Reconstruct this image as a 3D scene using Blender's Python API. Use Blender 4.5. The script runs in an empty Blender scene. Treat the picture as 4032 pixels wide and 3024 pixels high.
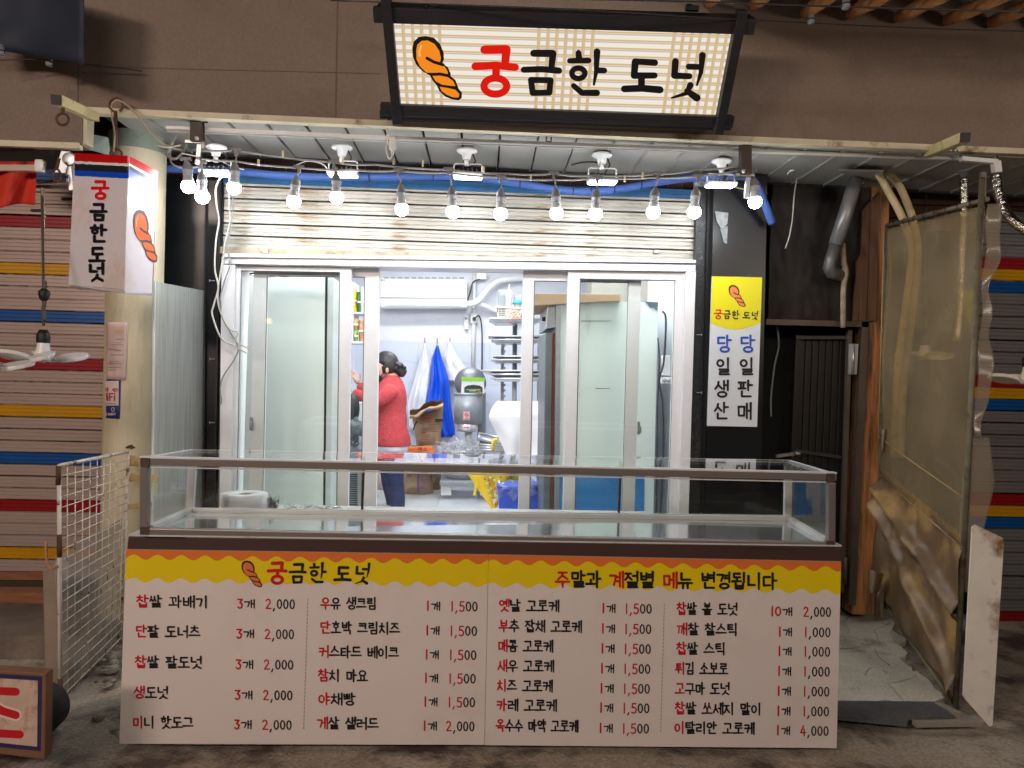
import bpy, bmesh, math, random
from mathutils import Vector, Matrix, noise
random.seed(7)
R = math.radians
scene = bpy.context.scene
col = scene.collection

# ------------------------------------------------------------------ camera, world, lights, exposure
CAM = Vector((0, 0, 1.5)); FPX = 2933.0
YAW, PITCH, ROLL = R(2.2), R(0.5), R(1.45)
_F = Vector((math.sin(YAW)*math.cos(PITCH), math.cos(YAW)*math.cos(PITCH), -math.sin(PITCH)))
_r0 = Vector((math.cos(YAW), -math.sin(YAW), 0)); _u0 = _r0.cross(_F)
_R = _r0*math.cos(ROLL) + _u0*math.sin(ROLL)
_U = _u0*math.cos(ROLL) - _r0*math.sin(ROLL)
cam_d = bpy.data.cameras.new('camera'); cam = bpy.data.objects.new('camera', cam_d); col.objects.link(cam)
cam_d.sensor_width = 36; cam_d.lens = 36*FPX/4032; cam_d.clip_start = .05; cam_d.clip_end = 200
cam.matrix_world = Matrix(((_R.x, _U.x, -_F.x, CAM.x), (_R.y, _U.y, -_F.y, CAM.y), (_R.z, _U.z, -_F.z, CAM.z), (0, 0, 0, 1)))
scene.camera = cam

world = bpy.data.worlds.new('World'); scene.world = world; world.use_nodes = True
wn = world.node_tree.nodes; wl = world.node_tree.links
sky = wn.new('ShaderNodeTexSky'); sky.sky_type = 'NISHITA'; sky.sun_disc = False
sky.sun_elevation = R(1.0); sky.sun_rotation = R(200)
bg = wn['Background']; wl.new(sky.outputs[0], bg.inputs[0]); bg.inputs[1].default_value = 0.012

def area(name, loc, target, sx, sy, power, color):
    l = bpy.data.lights.new(name, 'AREA'); l.shape = 'RECTANGLE'; l.size = sx; l.size_y = sy; l.energy = power; l.color = color
    o = bpy.data.objects.new(name, l); col.objects.link(o); o.location = loc
    o.rotation_euler = (Vector(target)-Vector(loc)).to_track_quat('-Z', 'Y').to_euler()
    return o
WARM = (1.0, .80, .68)
area('street_light_glow_a', (-4.2, -2.4, 3.7), (-2.4, 4.7, 1.2), 1.6, .5, 160, WARM)
area('street_light_glow_b', (-1.4, -3.2, 3.7), (-.6, 4.0, 1.8), 3.0, .5, 80, (1.0, .89, .81))
area('street_light_glow_c', (3.0, -3.2, 3.7), (2.8, 4.0, 2.0), 2.0, .5, 42, (1.0, .90, .80))
area('rafter_fill_glow', (3.3, 1.2, 2.5), (2.7, 3.4, 3.6), .6, .3, 14, (1.0, .82, .66))  # added fill lifting the log rafters from below, its source invented
area('kitchen_tube_glow_a', (-.35, 5.7, 2.86), (-.35, 5.7, 0), 1.2, .18, 37, (.93, .96, 1.0))
area('kitchen_tube_glow_b', (-.35, 7.3, 2.86), (-.35, 7.3, 0), 1.2, .18, 31, (.93, .96, 1.0))
area('cabinet_fill_glow', (.85, 4.88, 2.86), (.85, 4.95, 0), .7, .15, 38, (.98, 1.0, 1.0))  # added fill for the street side of the tall cabinet
area('fridge_fill_glow', (-1.15, 4.85, 2.86), (-1.15, 4.93, 0), .9, .15, 42, (.98, 1.0, 1.0))  # added fill for the street side of the fridge

scene.view_settings.view_transform = 'Standard'; scene.view_settings.look = 'None'
scene.view_settings.exposure = 0.0; scene.view_settings.gamma = 1.0
try: scene.view_settings.use_curve_mapping = False
except Exception: pass
scene.render.engine = 'CYCLES'
cy = scene.cycles
cy.use_denoising = True
try: cy.denoiser = 'OPENIMAGEDENOISE'
except Exception: pass
cy.max_bounces = 9; cy.transparent_max_bounces = 24; cy.diffuse_bounces = 3; cy.glossy_bounces = 4; cy.transmission_bounces = 6
cy.caustics_reflective = False; cy.caustics_refractive = False; cy.sample_clamp_indirect = 4.0; cy.use_light_tree = True

# ------------------------------------------------------------------ picking places in the real scene
def ray(px, py): return _F*FPX + _R*(px-2016) - _U*(py-1512)
def P(px, py, Y):
    d = ray(px, py); return CAM + d*((Y-CAM.y)/d.y)
def PZ(px, py, z):
    d = ray(px, py); return CAM + d*((z-CAM.z)/d.z)
def PX(px, py, x):
    d = ray(px, py); return CAM + d*((x-CAM.x)/d.x)
def PP(px, py, o, n):
    d = ray(px, py); return CAM + d*((o-CAM).dot(n)/d.dot(n))
def SX(o): return o*1.8228      # overview px -> photo px

# ------------------------------------------------------------------ materials
def lin(c): return tuple(((v/255)/12.92 if v/255 <= .04045 else ((v/255+.055)/1.055)**2.4) for v in c)
MATS = {}
def mat(name, rgb, rough=.6, metal=0.0, var=.12, vscale=6.0, bump=0.0, bscale=60.0, dirt=None, dscale=3.0, dlow=.52, dhigh=.7, stretch=None, spec=.5, emit=None, estr=1.0, coat=0, grit=0, gscale=90):
    if name in MATS: return MATS[name]
    m = bpy.data.materials.new(name); m.use_nodes = True; MATS[name] = m
    nt = m.node_tree; n = nt.nodes; l = nt.links; b = n['Principled BSDF']
    c = lin(rgb)
    b.inputs['Roughness'].default_value = rough; b.inputs['Metallic'].default_value = metal
    b.inputs['Specular IOR Level'].default_value = spec; b.inputs['Coat Weight'].default_value = coat
    tc = n.new('ShaderNodeTexCoord'); mp = n.new('ShaderNodeMapping'); l.new(tc.outputs['Object'], mp.inputs[0])
    if stretch: mp.inputs['Scale'].default_value = stretch
    no = n.new('ShaderNodeTexNoise'); no.inputs['Scale'].default_value = vscale; no.inputs['Detail'].default_value = 5; l.new(mp.outputs[0], no.inputs['Vector'])
    mr = n.new('ShaderNodeMapRange'); mr.inputs[1].default_value = .3; mr.inputs[2].default_value = .7
    mr.inputs[3].default_value = 1-var; mr.inputs[4].default_value = 1+var*.6; l.new(no.outputs[0], mr.inputs[0])
    hv = n.new('ShaderNodeMix'); hv.data_type = 'RGBA'; hv.blend_type = 'MULTIPLY'; hv.inputs[0].default_value = 1
    hv.inputs[6].default_value = (*c, 1); l.new(mr.outputs[0], hv.inputs[7])
    out = hv.outputs[2]
    if dirt:
        dn = n.new('ShaderNodeTexNoise'); dn.inputs['Scale'].default_value = dscale; dn.inputs['Detail'].default_value = 9; dn.inputs['Roughness'].default_value = .68
        l.new(mp.outputs[0], dn.inputs['Vector'])
        dm = n.new('ShaderNodeMapRange'); dm.inputs[1].default_value = dlow; dm.inputs[2].default_value = dhigh; l.new(dn.outputs[0], dm.inputs[0])
        mx = n.new('ShaderNodeMix'); mx.data_type = 'RGBA'; l.new(dm.outputs[0], mx.inputs[0]); l.new(out, mx.inputs[6]); mx.inputs[7].default_value = (*lin(dirt), 1)
        out = mx.outputs[2]
    if grit:
        gn = n.new('ShaderNodeTexNoise'); gn.inputs['Scale'].default_value = gscale; gn.inputs['Detail'].default_value = 8; gn.inputs['Roughness'].default_value = .75; l.new(mp.outputs[0], gn.inputs['Vector'])
        gr = n.new('ShaderNodeMapRange'); gr.inputs[1].default_value = .35; gr.inputs[2].default_value = .65; gr.inputs[3].default_value = 1-grit; gr.inputs[4].default_value = 1+grit; l.new(gn.outputs[0], gr.inputs[0])
        gm = n.new('ShaderNodeMix'); gm.data_type = 'RGBA'; gm.blend_type = 'MULTIPLY'; gm.inputs[0].default_value = 1; l.new(out, gm.inputs[6]); l.new(gr.outputs[0], gm.inputs[7]); out = gm.outputs[2]
    l.new(out, b.inputs['Base Color'])
    if bump:
        bn = n.new('ShaderNodeTexNoise'); bn.inputs['Scale'].default_value = bscale; bn.inputs['Detail'].default_value = 6; l.new(mp.outputs[0], bn.inputs['Vector'])
        bp = n.new('ShaderNodeBump'); bp.inputs['Strength'].default_value = bump; bp.inputs['Distance'].default_value = .01
        l.new(bn.outputs[0], bp.inputs['Height']); l.new(bp.outputs[0], b.inputs['Normal'])
    if emit:
        b.inputs['Emission Color'].default_value = (*lin(emit), 1); b.inputs['Emission Strength'].default_value = estr
    return m
def glass(name, tint=(.93, .97, .95), film=0.0, filmcol=(.7, .75, .72), rough=0.0, ior=1.45, streak=None):
    if name in MATS: return MATS[name]
    m = bpy.data.materials.new(name); m.use_nodes = True; MATS[name] = m
    nt = m.node_tree; n = nt.nodes; l = nt.links; n.clear()
    o = n.new('ShaderNodeOutputMaterial'); t = n.new('ShaderNodeBsdfTransparent'); t.inputs[0].default_value = (*tint, 1)
    g = n.new('ShaderNodeBsdfGlossy'); g.inputs['Roughness'].default_value = rough; g.inputs[0].default_value = (1, 1, 1, 1)
    fr = n.new('ShaderNodeFresnel')
    ge = n.new('ShaderNodeNewGeometry'); ma = n.new('ShaderNodeMath'); ma.operation = 'MULTIPLY_ADD'; l.new(ge.outputs['Backfacing'], ma.inputs[0]); ma.inputs[1].default_value = 1/ior-ior; ma.inputs[2].default_value = ior; l.new(ma.outputs[0], fr.inputs[0])
    mx = n.new('ShaderNodeMixShader'); l.new(fr.outputs[0], mx.inputs[0])
    base = t.outputs[0]
    if film:
        d = n.new('ShaderNodeBsdfDiffuse'); d.inputs[0].default_value = (*filmcol, 1)
        tl = n.new('ShaderNodeBsdfTranslucent'); tl.inputs[0].default_value = (*filmcol, 1)
        ad = n.new('ShaderNodeMixShader'); l.new(d.outputs[0], ad.inputs[1]); l.new(tl.outputs[0], ad.inputs[2])
        m2 = n.new('ShaderNodeMixShader'); m2.inputs[0].default_value = film; l.new(base, m2.inputs[1]); l.new(ad.outputs[0], m2.inputs[2])
        tc = n.new('ShaderNodeTexCoord'); mp = n.new('ShaderNodeMapping'); l.new(tc.outputs['Object'], mp.inputs[0])
        if streak: mp.inputs['Scale'].default_value = streak
        no = n.new('ShaderNodeTexNoise'); no.inputs['Scale'].default_value = 3; no.inputs['Detail'].default_value = 8; l.new(mp.outputs[0], no.inputs['Vector'])
        mr = n.new('ShaderNodeMapRange'); mr.inputs[1].default_value = .3; mr.inputs[2].default_value = .7; mr.inputs[3].default_value = film*.7; mr.inputs[4].default_value = min(1, film*1.3)
        l.new(no.outputs[0], mr.inputs[0]); l.new(mr.outputs[0], m2.inputs[0])
        base = m2.outputs[0]
    l.new(base, mx.inputs[1]); l.new(g.outputs[0], mx.inputs[2]); l.new(mx.outputs[0], o.inputs[0])
    return m
def emis(name, rgb, s):
    if name in MATS: return MATS[name]
    m = bpy.data.materials.new(name); m.use_nodes = True; MATS[name] = m
    nt = m.node_tree; n = nt.nodes; n.clear(); o = n.new('ShaderNodeOutputMaterial'); e = n.new('ShaderNodeEmission')
    e.inputs[0].default_value = (*lin(rgb), 1); e.inputs[1].default_value = s; nt.links.new(e.outputs[0], o.inputs[0])
    return m

# ------------------------------------------------------------------ mesh building
class MB:
    def __init__(s): s.v = []; s.f = []; s.mi = []; s.sm = []
    def face(s, pts, mi=0, smooth=False):
        b = len(s.v); s.v += [Vector(p) for p in pts]; s.f.append(tuple(range(b, b+len(pts)))); s.mi.append(mi); s.sm.append(smooth); return s
    def hexa(s, q, off, mi=0):
        """quad q (4 pts) pushed by off: closed box"""
        q = [Vector(p) for p in q]; off = Vector(off); a = q + [p+off for p in q]; b = len(s.v); s.v += a
        n = len(q)
        fs = [tuple(range(b+n-1, b-1, -1)), tuple(range(b+n, b+2*n))] + [(b+i, b+(i+1) % n, b+n+(i+1) % n, b+n+i) for i in range(n)]
        nrm = (q[1]-q[0]).cross(q[2]-q[0])
        if nrm.dot(off) < 0: fs = [tuple(reversed(x)) for x in fs]
        s.f += fs; s.mi += [mi]*len(fs); s.sm += [False]*len(fs); return s
    def box(s, a, b, mi=0):
        x0, y0, z0 = (min(a[i], b[i]) for i in range(3)); x1, y1, z1 = (max(a[i], b[i]) for i in range(3))
        return s.hexa([(x0, y0, z0), (x1, y0, z0), (x1, y0, z1), (x0, y0, z1)], (0, y1-y0, 0), mi)
    def bar(s, a, b, w, h, up=(0, 0, 1), mi=0):
        """box along a-b, w across, h along up"""
        a = Vector(a); b = Vector(b); d = (b-a).normalized(); u = Vector(up); u = (u-d*u.dot(d))
        if u.length < 1e-4: u = Vector((0, 1, 0)); u = u-d*u.dot(d)
        u.normalize(); r = d.cross(u)
        q = [a-r*w/2-u*h/2, a+r*w/2-u*h/2, a+r*w/2+u*h/2, a-r*w/2+u*h/2]
        return s.hexa(q, b-a, mi)
    def tube(s, pts, r, n=8, mi=0, caps=True, radii=None):
        pts = [Vector(p) for p in pts]; rings = []
        prev = None
        for i, p in enumerate(pts):
            d = (pts[min(i+1, len(pts)-1)]-pts[max(i-1, 0)]).normalized()
            if prev is None:
                u = Vector((0, 0, 1)) if abs(d.z) < .9 else Vector((1, 0, 0))
            else: u = prev
            u = (u-d*u.dot(d)).normalized(); prev = u; w = d.cross(u); rr = radii[i] if radii else r
            b = len(s.v); s.v += [p+(u*math.cos(2*math.pi*k/n)+w*math.sin(2*math.pi*k/n))*rr for k in range(n)]; rings.append(b)
        for a, b in zip(rings, rings[1:]):
            for k in range(n):
                s.f.append((a+k, a+(k+1) % n, b+(k+1) % n, b+k)); s.mi.append(mi); s.sm.append(True)
        if caps:
            s.f.append(tuple(rings[0]+k for k in range(n-1, -1, -1))); s.mi.append(mi); s.sm.append(False)
            s.f.append(tuple(rings[-1]+k for k in range(n))); s.mi.append(mi); s.sm.append(False)
        return s
    def lathe(s, prof, c=(0, 0, 0), n=20, mi=0, axis='z', sx=1, sy=1):
        c = Vector(c); rings = []
        for r, h in prof:
            b = len(s.v)
            for k in range(n):
                a = 2*math.pi*k/n; x, y = r*math.cos(a)*sx, r*math.sin(a)*sy
                s.v.append(c + (Vector((x, y, h)) if axis == 'z' else Vector((x, h, y))))
            rings.append(b)
        for a, b in zip(rings, rings[1:]):
            for k in range(n):
                q = (a+k, a+(k+1) % n, b+(k+1) % n, b+k)
                s.f.append(q if axis == 'z' else tuple(reversed(q))); s.mi.append(mi); s.sm.append(True)
        return s
    def grid(s, fn, nu, nv, mi=0, smooth=True, thick=None):
        b = len(s.v)
        for j in range(nv+1):
            for i in range(nu+1): s.v.append(Vector(fn(i/nu, j/nv)))
        for j in range(nv):
            for i in range(nu):
                a = b+j*(nu+1)+i; s.f.append((a, a+1, a+nu+2, a+nu+1)); s.mi.append(mi); s.sm.append(smooth)
        return s
    def blob(s, c, r, n=16, m=10, mi=0, jit=0, jf=6):
        c = Vector(c); b = len(s.v)
        for j in range(m+1):
            t = math.pi*j/m
            for i in range(n):
                a = 2*math.pi*i/n; d = Vector((math.sin(t)*math.cos(a), math.sin(t)*math.sin(a), math.cos(t)))
                k = 1+jit*noise.noise(d*jf*.3+c*3)
                s.v.append(c+Vector((d.x*r[0]*k, d.y*r[1]*k, d.z*r[2]*k)))
        for j in range(m):
            for i in range(n):
                a = b+j*n+i; a2 = b+j*n+(i+1) % n
                s.f.append((a2, a, a+n, a2+n)); s.mi.append(mi); s.sm.append(True)
        return s
    def build(s, name, mats, parent=None, bevel=0, label=None, kind=None, solid=0, sub=0):
        if not isinstance(mats, (list, tuple)): mats = [mats]
        base = wloc(parent) if parent else Vector((0, 0, 0))
        me = bpy.data.meshes.new(name); me.from_pydata([v-base for v in s.v], [], s.f)
        for m in mats: me.materials.append(m)
        me.polygons.foreach_set('material_index', s.mi); me.polygons.foreach_set('use_smooth', s.sm); me.update()
        o = bpy.data.objects.new(name, me); col.objects.link(o)
        if parent: o.parent = parent
        if bevel:
            bm = bmesh.new(); bm.from_mesh(me); bmesh.ops.remove_doubles(bm, verts=bm.verts, dist=1e-6)
            es = [e for e in bm.edges if len(e.link_faces) == 2 and e.calc_face_angle(0) > .6]
            try: bmesh.ops.bevel(bm, geom=es, offset=bevel, segments=2, affect='EDGES', profile=.6, clamp_overlap=True)
            except Exception: pass
            bm.to_mesh(me); bm.free()
        if solid:
            md = o.modifiers.new('thickness', 'SOLIDIFY'); md.thickness = solid; md.offset = 0
        if sub:
            md = o.modifiers.new('smooth', 'SUBSURF'); md.levels = sub; md.render_levels = sub
        if label: o['label'] = label
        if kind: o['kind'] = kind
        return o
def wloc(o):
    p = Vector((0, 0, 0))
    while o: p += o.location; o = o.parent
    return p
def tag(o, label, cat, group=None):
    o['label'] = label; o['category'] = cat
    if 'kind' not in o: o['kind'] = 'thing'
    if group: o['group'] = group
    return o
def thing(name, label, cat, loc=(0, 0, 0), group=None):
    o = bpy.data.objects.new(name, None); col.objects.link(o); o.location = loc; o.empty_display_size = .05
    return tag(o, label, cat, group)
def struct(o): o['kind'] = 'structure'; return o
def children(o): return [c for c in bpy.data.objects if c.parent == o]
def copy_tree(o, loc=None, label=None, parent=None, kids=None):
    c = o.copy(); col.objects.link(c); c.parent = parent
    if loc is not None: c.location = loc
    if label: c['label'] = label
    for k in children(o): copy_tree(k, parent=c)
    return c

# ------------------------------------------------------------------ lettering: brush strokes on a plane
class Ink:
    """strokes laid on a surface; fr(u,v,h) -> world point, h is the height over the surface"""
    def __init__(s, fr): s.fr = fr; s.mb = MB(); s.k = 0
    def cap(s, a, b, wa, wb, mi=0):
        a = Vector((a[0], a[1])); b = Vector((b[0], b[1])); d = b-a
        if d.length < 1e-9: d = Vector((1e-9, 0))
        d.normalize(); n = Vector((-d.y, d.x)); pts = []
        for k in range(7):
            t = math.pi*k/6; pts.append(a + (n*math.cos(t) - d*math.sin(t))*wa/2)
        for k in range(7):
            t = math.pi*k/6; pts.append(b + (-n*math.cos(t) + d*math.sin(t))*wb/2)
        h = .0012+.00011*(s.k % 23); s.k += 1
        s.mb.face([s.fr(p.x, p.y, h) for p in pts], mi)
    def stroke(s, pts, w, w2=None, mi=0):
        w2 = w if w2 is None else w2; n = len(pts)-1
        for i in range(n):
            s.cap(pts[i], pts[i+1], w+(w2-w)*i/n, w+(w2-w)*(i+1)/n, mi)
    def ring(s, c, rx, ry, w, mi=0, n=28):
        h = .0012+.00011*(s.k % 23); s.k += 1
        for k in range(n):
            a, b = 2*math.pi*k/n, 2*math.pi*(k+1)/n
            q = []
            for t, o in ((a, 1), (b, 1), (b, -1), (a, -1)):
                q.append(s.fr(c[0]+(rx+o*w/2)*math.cos(t), c[1]+(ry+o*w/2)*math.sin(t), h))
            s.mb.face(q, mi)
    def poly(s, pts, mi=0, h=None):
        if h is None: h = .0012+.00011*(s.k % 23); s.k += 1
        P3 = [s.fr(x, y, h) for x, y in pts]
        from mathutils.geometry import tessellate_polygon
        for t in tessellate_polygon([P3]): s.mb.face([P3[i] for i in t], mi)
# jamo: strokes in a unit box, y down
JL = {
 'ㄱ': [[(.05,.12),(.9,.12),(.84,.5),(.62,1)]], 'ㄴ': [[(.1,0),(.1,.85),(1,.85)]], 'ㄷ': [[(.95,.1),(.1,.1),(.1,.88),(1,.86)]],
 'ㄹ': [[(.05,.06),(.92,.06),(.9,.46),(.1,.48),(.08,.9),(1,.88)]], 'ㅁ': [[(.1,.1),(.92,.1),(.88,.9),(.14,.9),(.1,.1)]],
 'ㅂ': [[(.1,0),(.14,.92),(.88,.92),(.92,0)],[(.12,.48),(.9,.48)]], 'ㅅ': [[(.5,0),(.42,.45),(.03,.98)],[(.46,.42),(1,.95)]],
 'ㅇ': 'O', 'ㅈ': [[(.08,.1),(.92,.1)],[(.52,.12),(.4,.55),(.03,.98)],[(.45,.48),(1,.95)]],
 'ㅊ': [[(.5,-.12),(.5,.06)],[(.08,.22),(.92,.22)],[(.52,.24),(.4,.62),(.03,1)],[(.45,.58),(1,.98)]],
 'ㅋ': [[(.05,.08),(.9,.08),(.84,.5),(.6,1)],[(.05,.48),(.84,.46)]], 'ㅌ': [[(.95,.05),(.1,.05),(.1,.92),(1,.9)],[(.1,.48),(.9,.48)]],
 'ㅍ': [[(.02,.08),(.98,.08)],[(.3,.1),(.34,.88)],[(.7,.1),(.66,.88)],[(0,.92),(1,.9)]],
 'ㅎ': [[(.5,-.14),(.5,.02)],[(.05,.2),(.95,.2)],'o'],
}
DBL = {'ㄲ': 'ㄱ', 'ㄸ': 'ㄷ', 'ㅃ': 'ㅂ', 'ㅆ': 'ㅅ', 'ㅉ': 'ㅈ'}
JV = {'ㅏ': [[(.3,0),(.3,1)],[(.3,.45),(1.05,.45)]], 'ㅑ': [[(.3,0),(.3,1)],[(.3,.32),(1.05,.32)],[(.3,.6),(1.05,.6)]],
 'ㅓ': [[(.8,0),(.8,1)],[(0,.45),(.8,.45)]], 'ㅕ': [[(.8,0),(.8,1)],[(0,.3),(.8,.3)],[(0,.58),(.8,.58)]], 'ㅣ': [[(.6,0),(.6,1)]],
 'ㅐ': [[(.2,.04),(.2,.94)],[(.9,0),(.9,1)],[(.2,.47),(.9,.47)]], 'ㅒ': [[(.2,.04),(.2,.94)],[(.9,0),(.9,1)],[(.2,.35),(.9,.35)],[(.2,.6),(.9,.6)]],
 'ㅔ': [[(.4,.05),(.4,.95)],[(.98,0),(.98,1)],[(-.12,.47),(.4,.47)]], 'ㅖ': [[(.4,.05),(.4,.95)],[(.98,0),(.98,1)],[(-.12,.33),(.4,.33)],[(-.12,.6),(.4,.6)]],
 'ㅗ': [[(.5,0),(.5,.75)],[(0,.78),(1,.78)]], 'ㅛ': [[(.33,0),(.33,.75)],[(.67,0),(.67,.75)],[(0,.78),(1,.78)]],
 'ㅜ': [[(0,.25),(1,.25)],[(.5,.25),(.5,1.05)]], 'ㅠ': [[(0,.25),(1,.25)],[(.33,.25),(.33,1.05)],[(.67,.25),(.67,1.05)]], 'ㅡ': [[(0,.5),(1,.5)]]}
MIX = {'ㅘ': ('ㅗ', 'ㅏ'), 'ㅙ': ('ㅗ', 'ㅐ'), 'ㅚ': ('ㅗ', 'ㅣ'), 'ㅝ': ('ㅜ', 'ㅓ'), 'ㅞ': ('ㅜ', 'ㅔ'), 'ㅟ': ('ㅜ', 'ㅣ'), 'ㅢ': ('ㅡ', 'ㅣ')}
LS = 'ㄱㄲㄴㄷㄸㄹㅁㅂㅃㅅㅆㅇㅈㅉㅊㅋㅌㅍㅎ'; VS = 'ㅏㅐㅑㅒㅓㅔㅕㅖㅗㅘㅙㅚㅛㅜㅝㅞㅟㅠㅡㅢㅣ'
TS = ['', 'ㄱ', 'ㄲ', 'ㄳ', 'ㄴ', 'ㄵ', 'ㄶ', 'ㄷ', 'ㄹ', 'ㄺ', 'ㄻ', 'ㄼ', 'ㄽ', 'ㄾ', 'ㄿ', 'ㅀ', 'ㅁ', 'ㅂ', 'ㅄ', 'ㅅ', 'ㅆ', 'ㅇ', 'ㅈ', 'ㅊ', 'ㅋ', 'ㅌ', 'ㅍ', 'ㅎ']
DG = {'0': 'O', '1': [[(.5,.02),(.48,.98)]], '2': [[(.1,.2),(.35,.02),(.75,.1),(.82,.35),(.12,.95),(.95,.95)]], '3': [[(.12,.08),(.85,.08),(.45,.42),(.85,.6),(.75,.92),(.4,1),(.1,.88)]],
 '4': [[(.62,0),(.08,.68),(.98,.68)],[(.72,.35),(.72,1)]], '5': [[(.85,.04),(.25,.04),(.18,.45),(.6,.4),(.9,.62),(.75,.93),(.4,1),(.1,.9)]], ',': [[(.6,.95),(.35,1.2)]]}
def jamo(ink, j, box, w, mi, final=False, wide=False):
    x0, y0, x1, y1 = box
    if j in DBL:
        m = (x1-x0)*.06; xm = (x0+x1)/2
        jamo(ink, DBL[j], (x0, y0, xm-m, y1), w*.85, mi, final, wide); jamo(ink, DBL[j], (xm+m, y0, x1, y1), w*.85, mi, final, wide); return
    T = lambda p: (x0+(x1-x0)*p[0], y0+(y1-y0)*p[1])
    d = JL[j]
    if d == 'O': ink.ring(((x0+x1)/2, (y0+y1)/2), (x1-x0)*.42, (y1-y0)*.42, w, mi); return
    if j in 'ㄱㅋ' and (wide or final):
        d = [[(.05,.15),(.92,.15),(.9,1)]] + ([[(.05,.55),(.88,.55)]] if j == 'ㅋ' else [])
    for st in d:
        if st == 'o': ink.ring(T((.5,.66)), (x1-x0)*.32, (y1-y0)*.25, w*.9, mi)
        else: ink.stroke([T(p) for p in st], w*1.08, w*.92, mi)
def syl(ink, ch, x, y, W, H, w, mi):
    """x,y top left in surface units, v axis grows downwards"""
    B = lambda b: (x+W*b[0], y+H*b[1], x+W*b[2], y+H*b[3])
    def vow(v, b):
        x0, y0, x1, y1 = B(b)
        for st in JV[v]:
            pp = [(x0+(x1-x0)*p[0], y0+(y1-y0)*p[1]) for p in st]
            ink.stroke(pp, w*1.1, w*.85, mi)
    if ch in DG:
        d = DG[ch]
        if d == 'O': ink.ring((x+W/2, y+H/2), W*.36, H*.43, w, mi); return
        for st in d: ink.stroke([(x+W*p[0], y+H*p[1]) for p in st], w, w, mi)
        return
    c = ord(ch)-0xAC00; L = LS[c//588]; V = VS[(c % 588)//28]; T = TS[c % 28]
    if V in MIX:
        h, vv = MIX[V]
        if T: jamo(ink, L, B((.1,0,.58,.3)), w, mi, wide=True); vow(h, (.03,.32,.66,.56)); vow(vv, (.66,-.02,.98,.58)); jamo(ink, T, B((.2,.64,.85,1)), w, mi, True)
        else: jamo(ink, L, B((.08,.1,.56,.48)), w, mi, wide=True); vow(h, (.0,.52,.64,.85)); vow(vv, (.66,.0,.98,1))
    elif V in 'ㅏㅑㅓㅕㅣㅐㅒㅔㅖ':
        a = .5 if V in 'ㅓㅕㅔㅖ' else .54
        if T: jamo(ink, L, B((.04,.06,a,.5)), w, mi); vow(V, (.6,-.02,.98,.58)); jamo(ink, T, B((.2,.65,.9,1)), w, mi, True)
        else: jamo(ink, L, B((.04,.16,a,.84)), w, mi); vow(V, (.6,0,.98,1))
    else:
        if T: jamo(ink, L, B((.2,0,.8,.31)), w, mi, wide=True); vow(V, (.02,.33,.98,.6)); jamo(ink, T, B((.2,.65,.82,1)), w, mi, True)
        else: jamo(ink, L, B((.16,.04,.84,.52)), w, mi, wide=True); vow(V, (.02,.56,.98,.98))
def logo(ink, x, y, s, oi=0, ki=1, hi=2, rot=0, edge=1.0):
    """twisted doughnut drawn in a 420 px high frame; x,y = its top left; s = size of one of its px"""
    A = lambda pts: [((p[0]-460)*s+x, (p[1]-233)*s+y) for p in pts]
    ink.poly(A([(460,320),(468,270),(500,240),(545,233),(600,245),(640,285),(663,340),(665,385),(655,412),(690,435),(708,475),(708,492),(740,520),(755,560),(760,575),(782,600),(780,635),(760,650),(720,645),(670,625),(635,590),(618,553),(590,520),(575,490),(530,465),(485,420),(465,370)]), ki, .0014)
    ink.poly(A([(485,330),(492,290),(520,265),(560,262),(605,285),(635,330),(645,375),(640,405),(672,435),(690,465),(690,480),(640,470),(590,472),(550,470),(510,430),(488,385)]), oi, .0019)
    ink.poly(A([(590,492),(640,490),(690,500),(725,525),(740,558),(700,555),(650,548),(610,525)]), oi, .0019)
    ink.poly(A([(637,562),(690,570),(740,582),(765,610),(760,632),(720,630),(680,612),(650,590)]), oi, .0019)
    ink.k = 12
    ink.stroke(A([(555,377),(600,402),(660,420)]), 20*s, 20*s, ki)
    ink.stroke(A([(518,298),(506,330),(508,362)]), 13*s, 13*s, hi)
# ------------------------------------------------------------------ palette
m_fascia = mat('brown_render', (134, 117, 105), .85, var=.10, vscale=1.2, bump=.25, bscale=180, dirt=(110, 94, 84), grit=.1, gscale=60, dscale=1.1, dlow=.5, dhigh=.75)
m_cream = mat('cream_painted_steel', (214, 204, 176), .5, var=.12, bump=.1, bscale=30, dirt=(120, 96, 66), dscale=5, dlow=.57, dhigh=.68)
m_soffit = mat('soffit_sheet', (172, 171, 164), .42, var=.06, metal=.1, dirt=(130, 126, 118), dscale=2, dlow=.55, dhigh=.8)
m_seam = mat('seam_dark', (52, 52, 52), .7)
m_black = mat('gloss_black_panel', (18, 21, 25), .3, var=.3, bump=.05, bscale=12, dirt=(60, 64, 68), dscale=9, dlow=.64, dhigh=.74)
m_blackm = mat('matt_black', (24, 24, 26), .55, var=.2)
m_white = mat('white_upvc', (238, 239, 242), .28, var=.03, vscale=20)
m_whitep = mat('white_paint', (222, 224, 230), .6, var=.04)
m_whitepl = mat('white_plastic', (232, 232, 230), .35, var=.03)
m_steel = mat('stainless', (206, 208, 211), .3, metal=.7, var=.08, bump=.03, bscale=80)
m_steelr = mat('satin_steel', (170, 172, 175), .38, metal=.9, var=.1, vscale=15)
m_alu = mat('satin_aluminium', (226, 226, 226), .35, metal=.1, var=.04)
m_darkalu = mat('bronze_aluminium', (134, 126, 121), .34, metal=.4, var=.04)
m_rust = mat('rusty_iron', (92, 62, 46), .8, var=.35, vscale=30, bump=.4)
m_brownst = mat('brown_painted_steel', (70, 56, 48), .6, var=.2, dirt=(110, 80, 60), dscale=14, dlow=.55, dhigh=.68)
m_cable = mat('grey_cable', (150, 150, 148), .5)
m_cablew = mat('white_cable', (214, 210, 200), .5)
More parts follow.
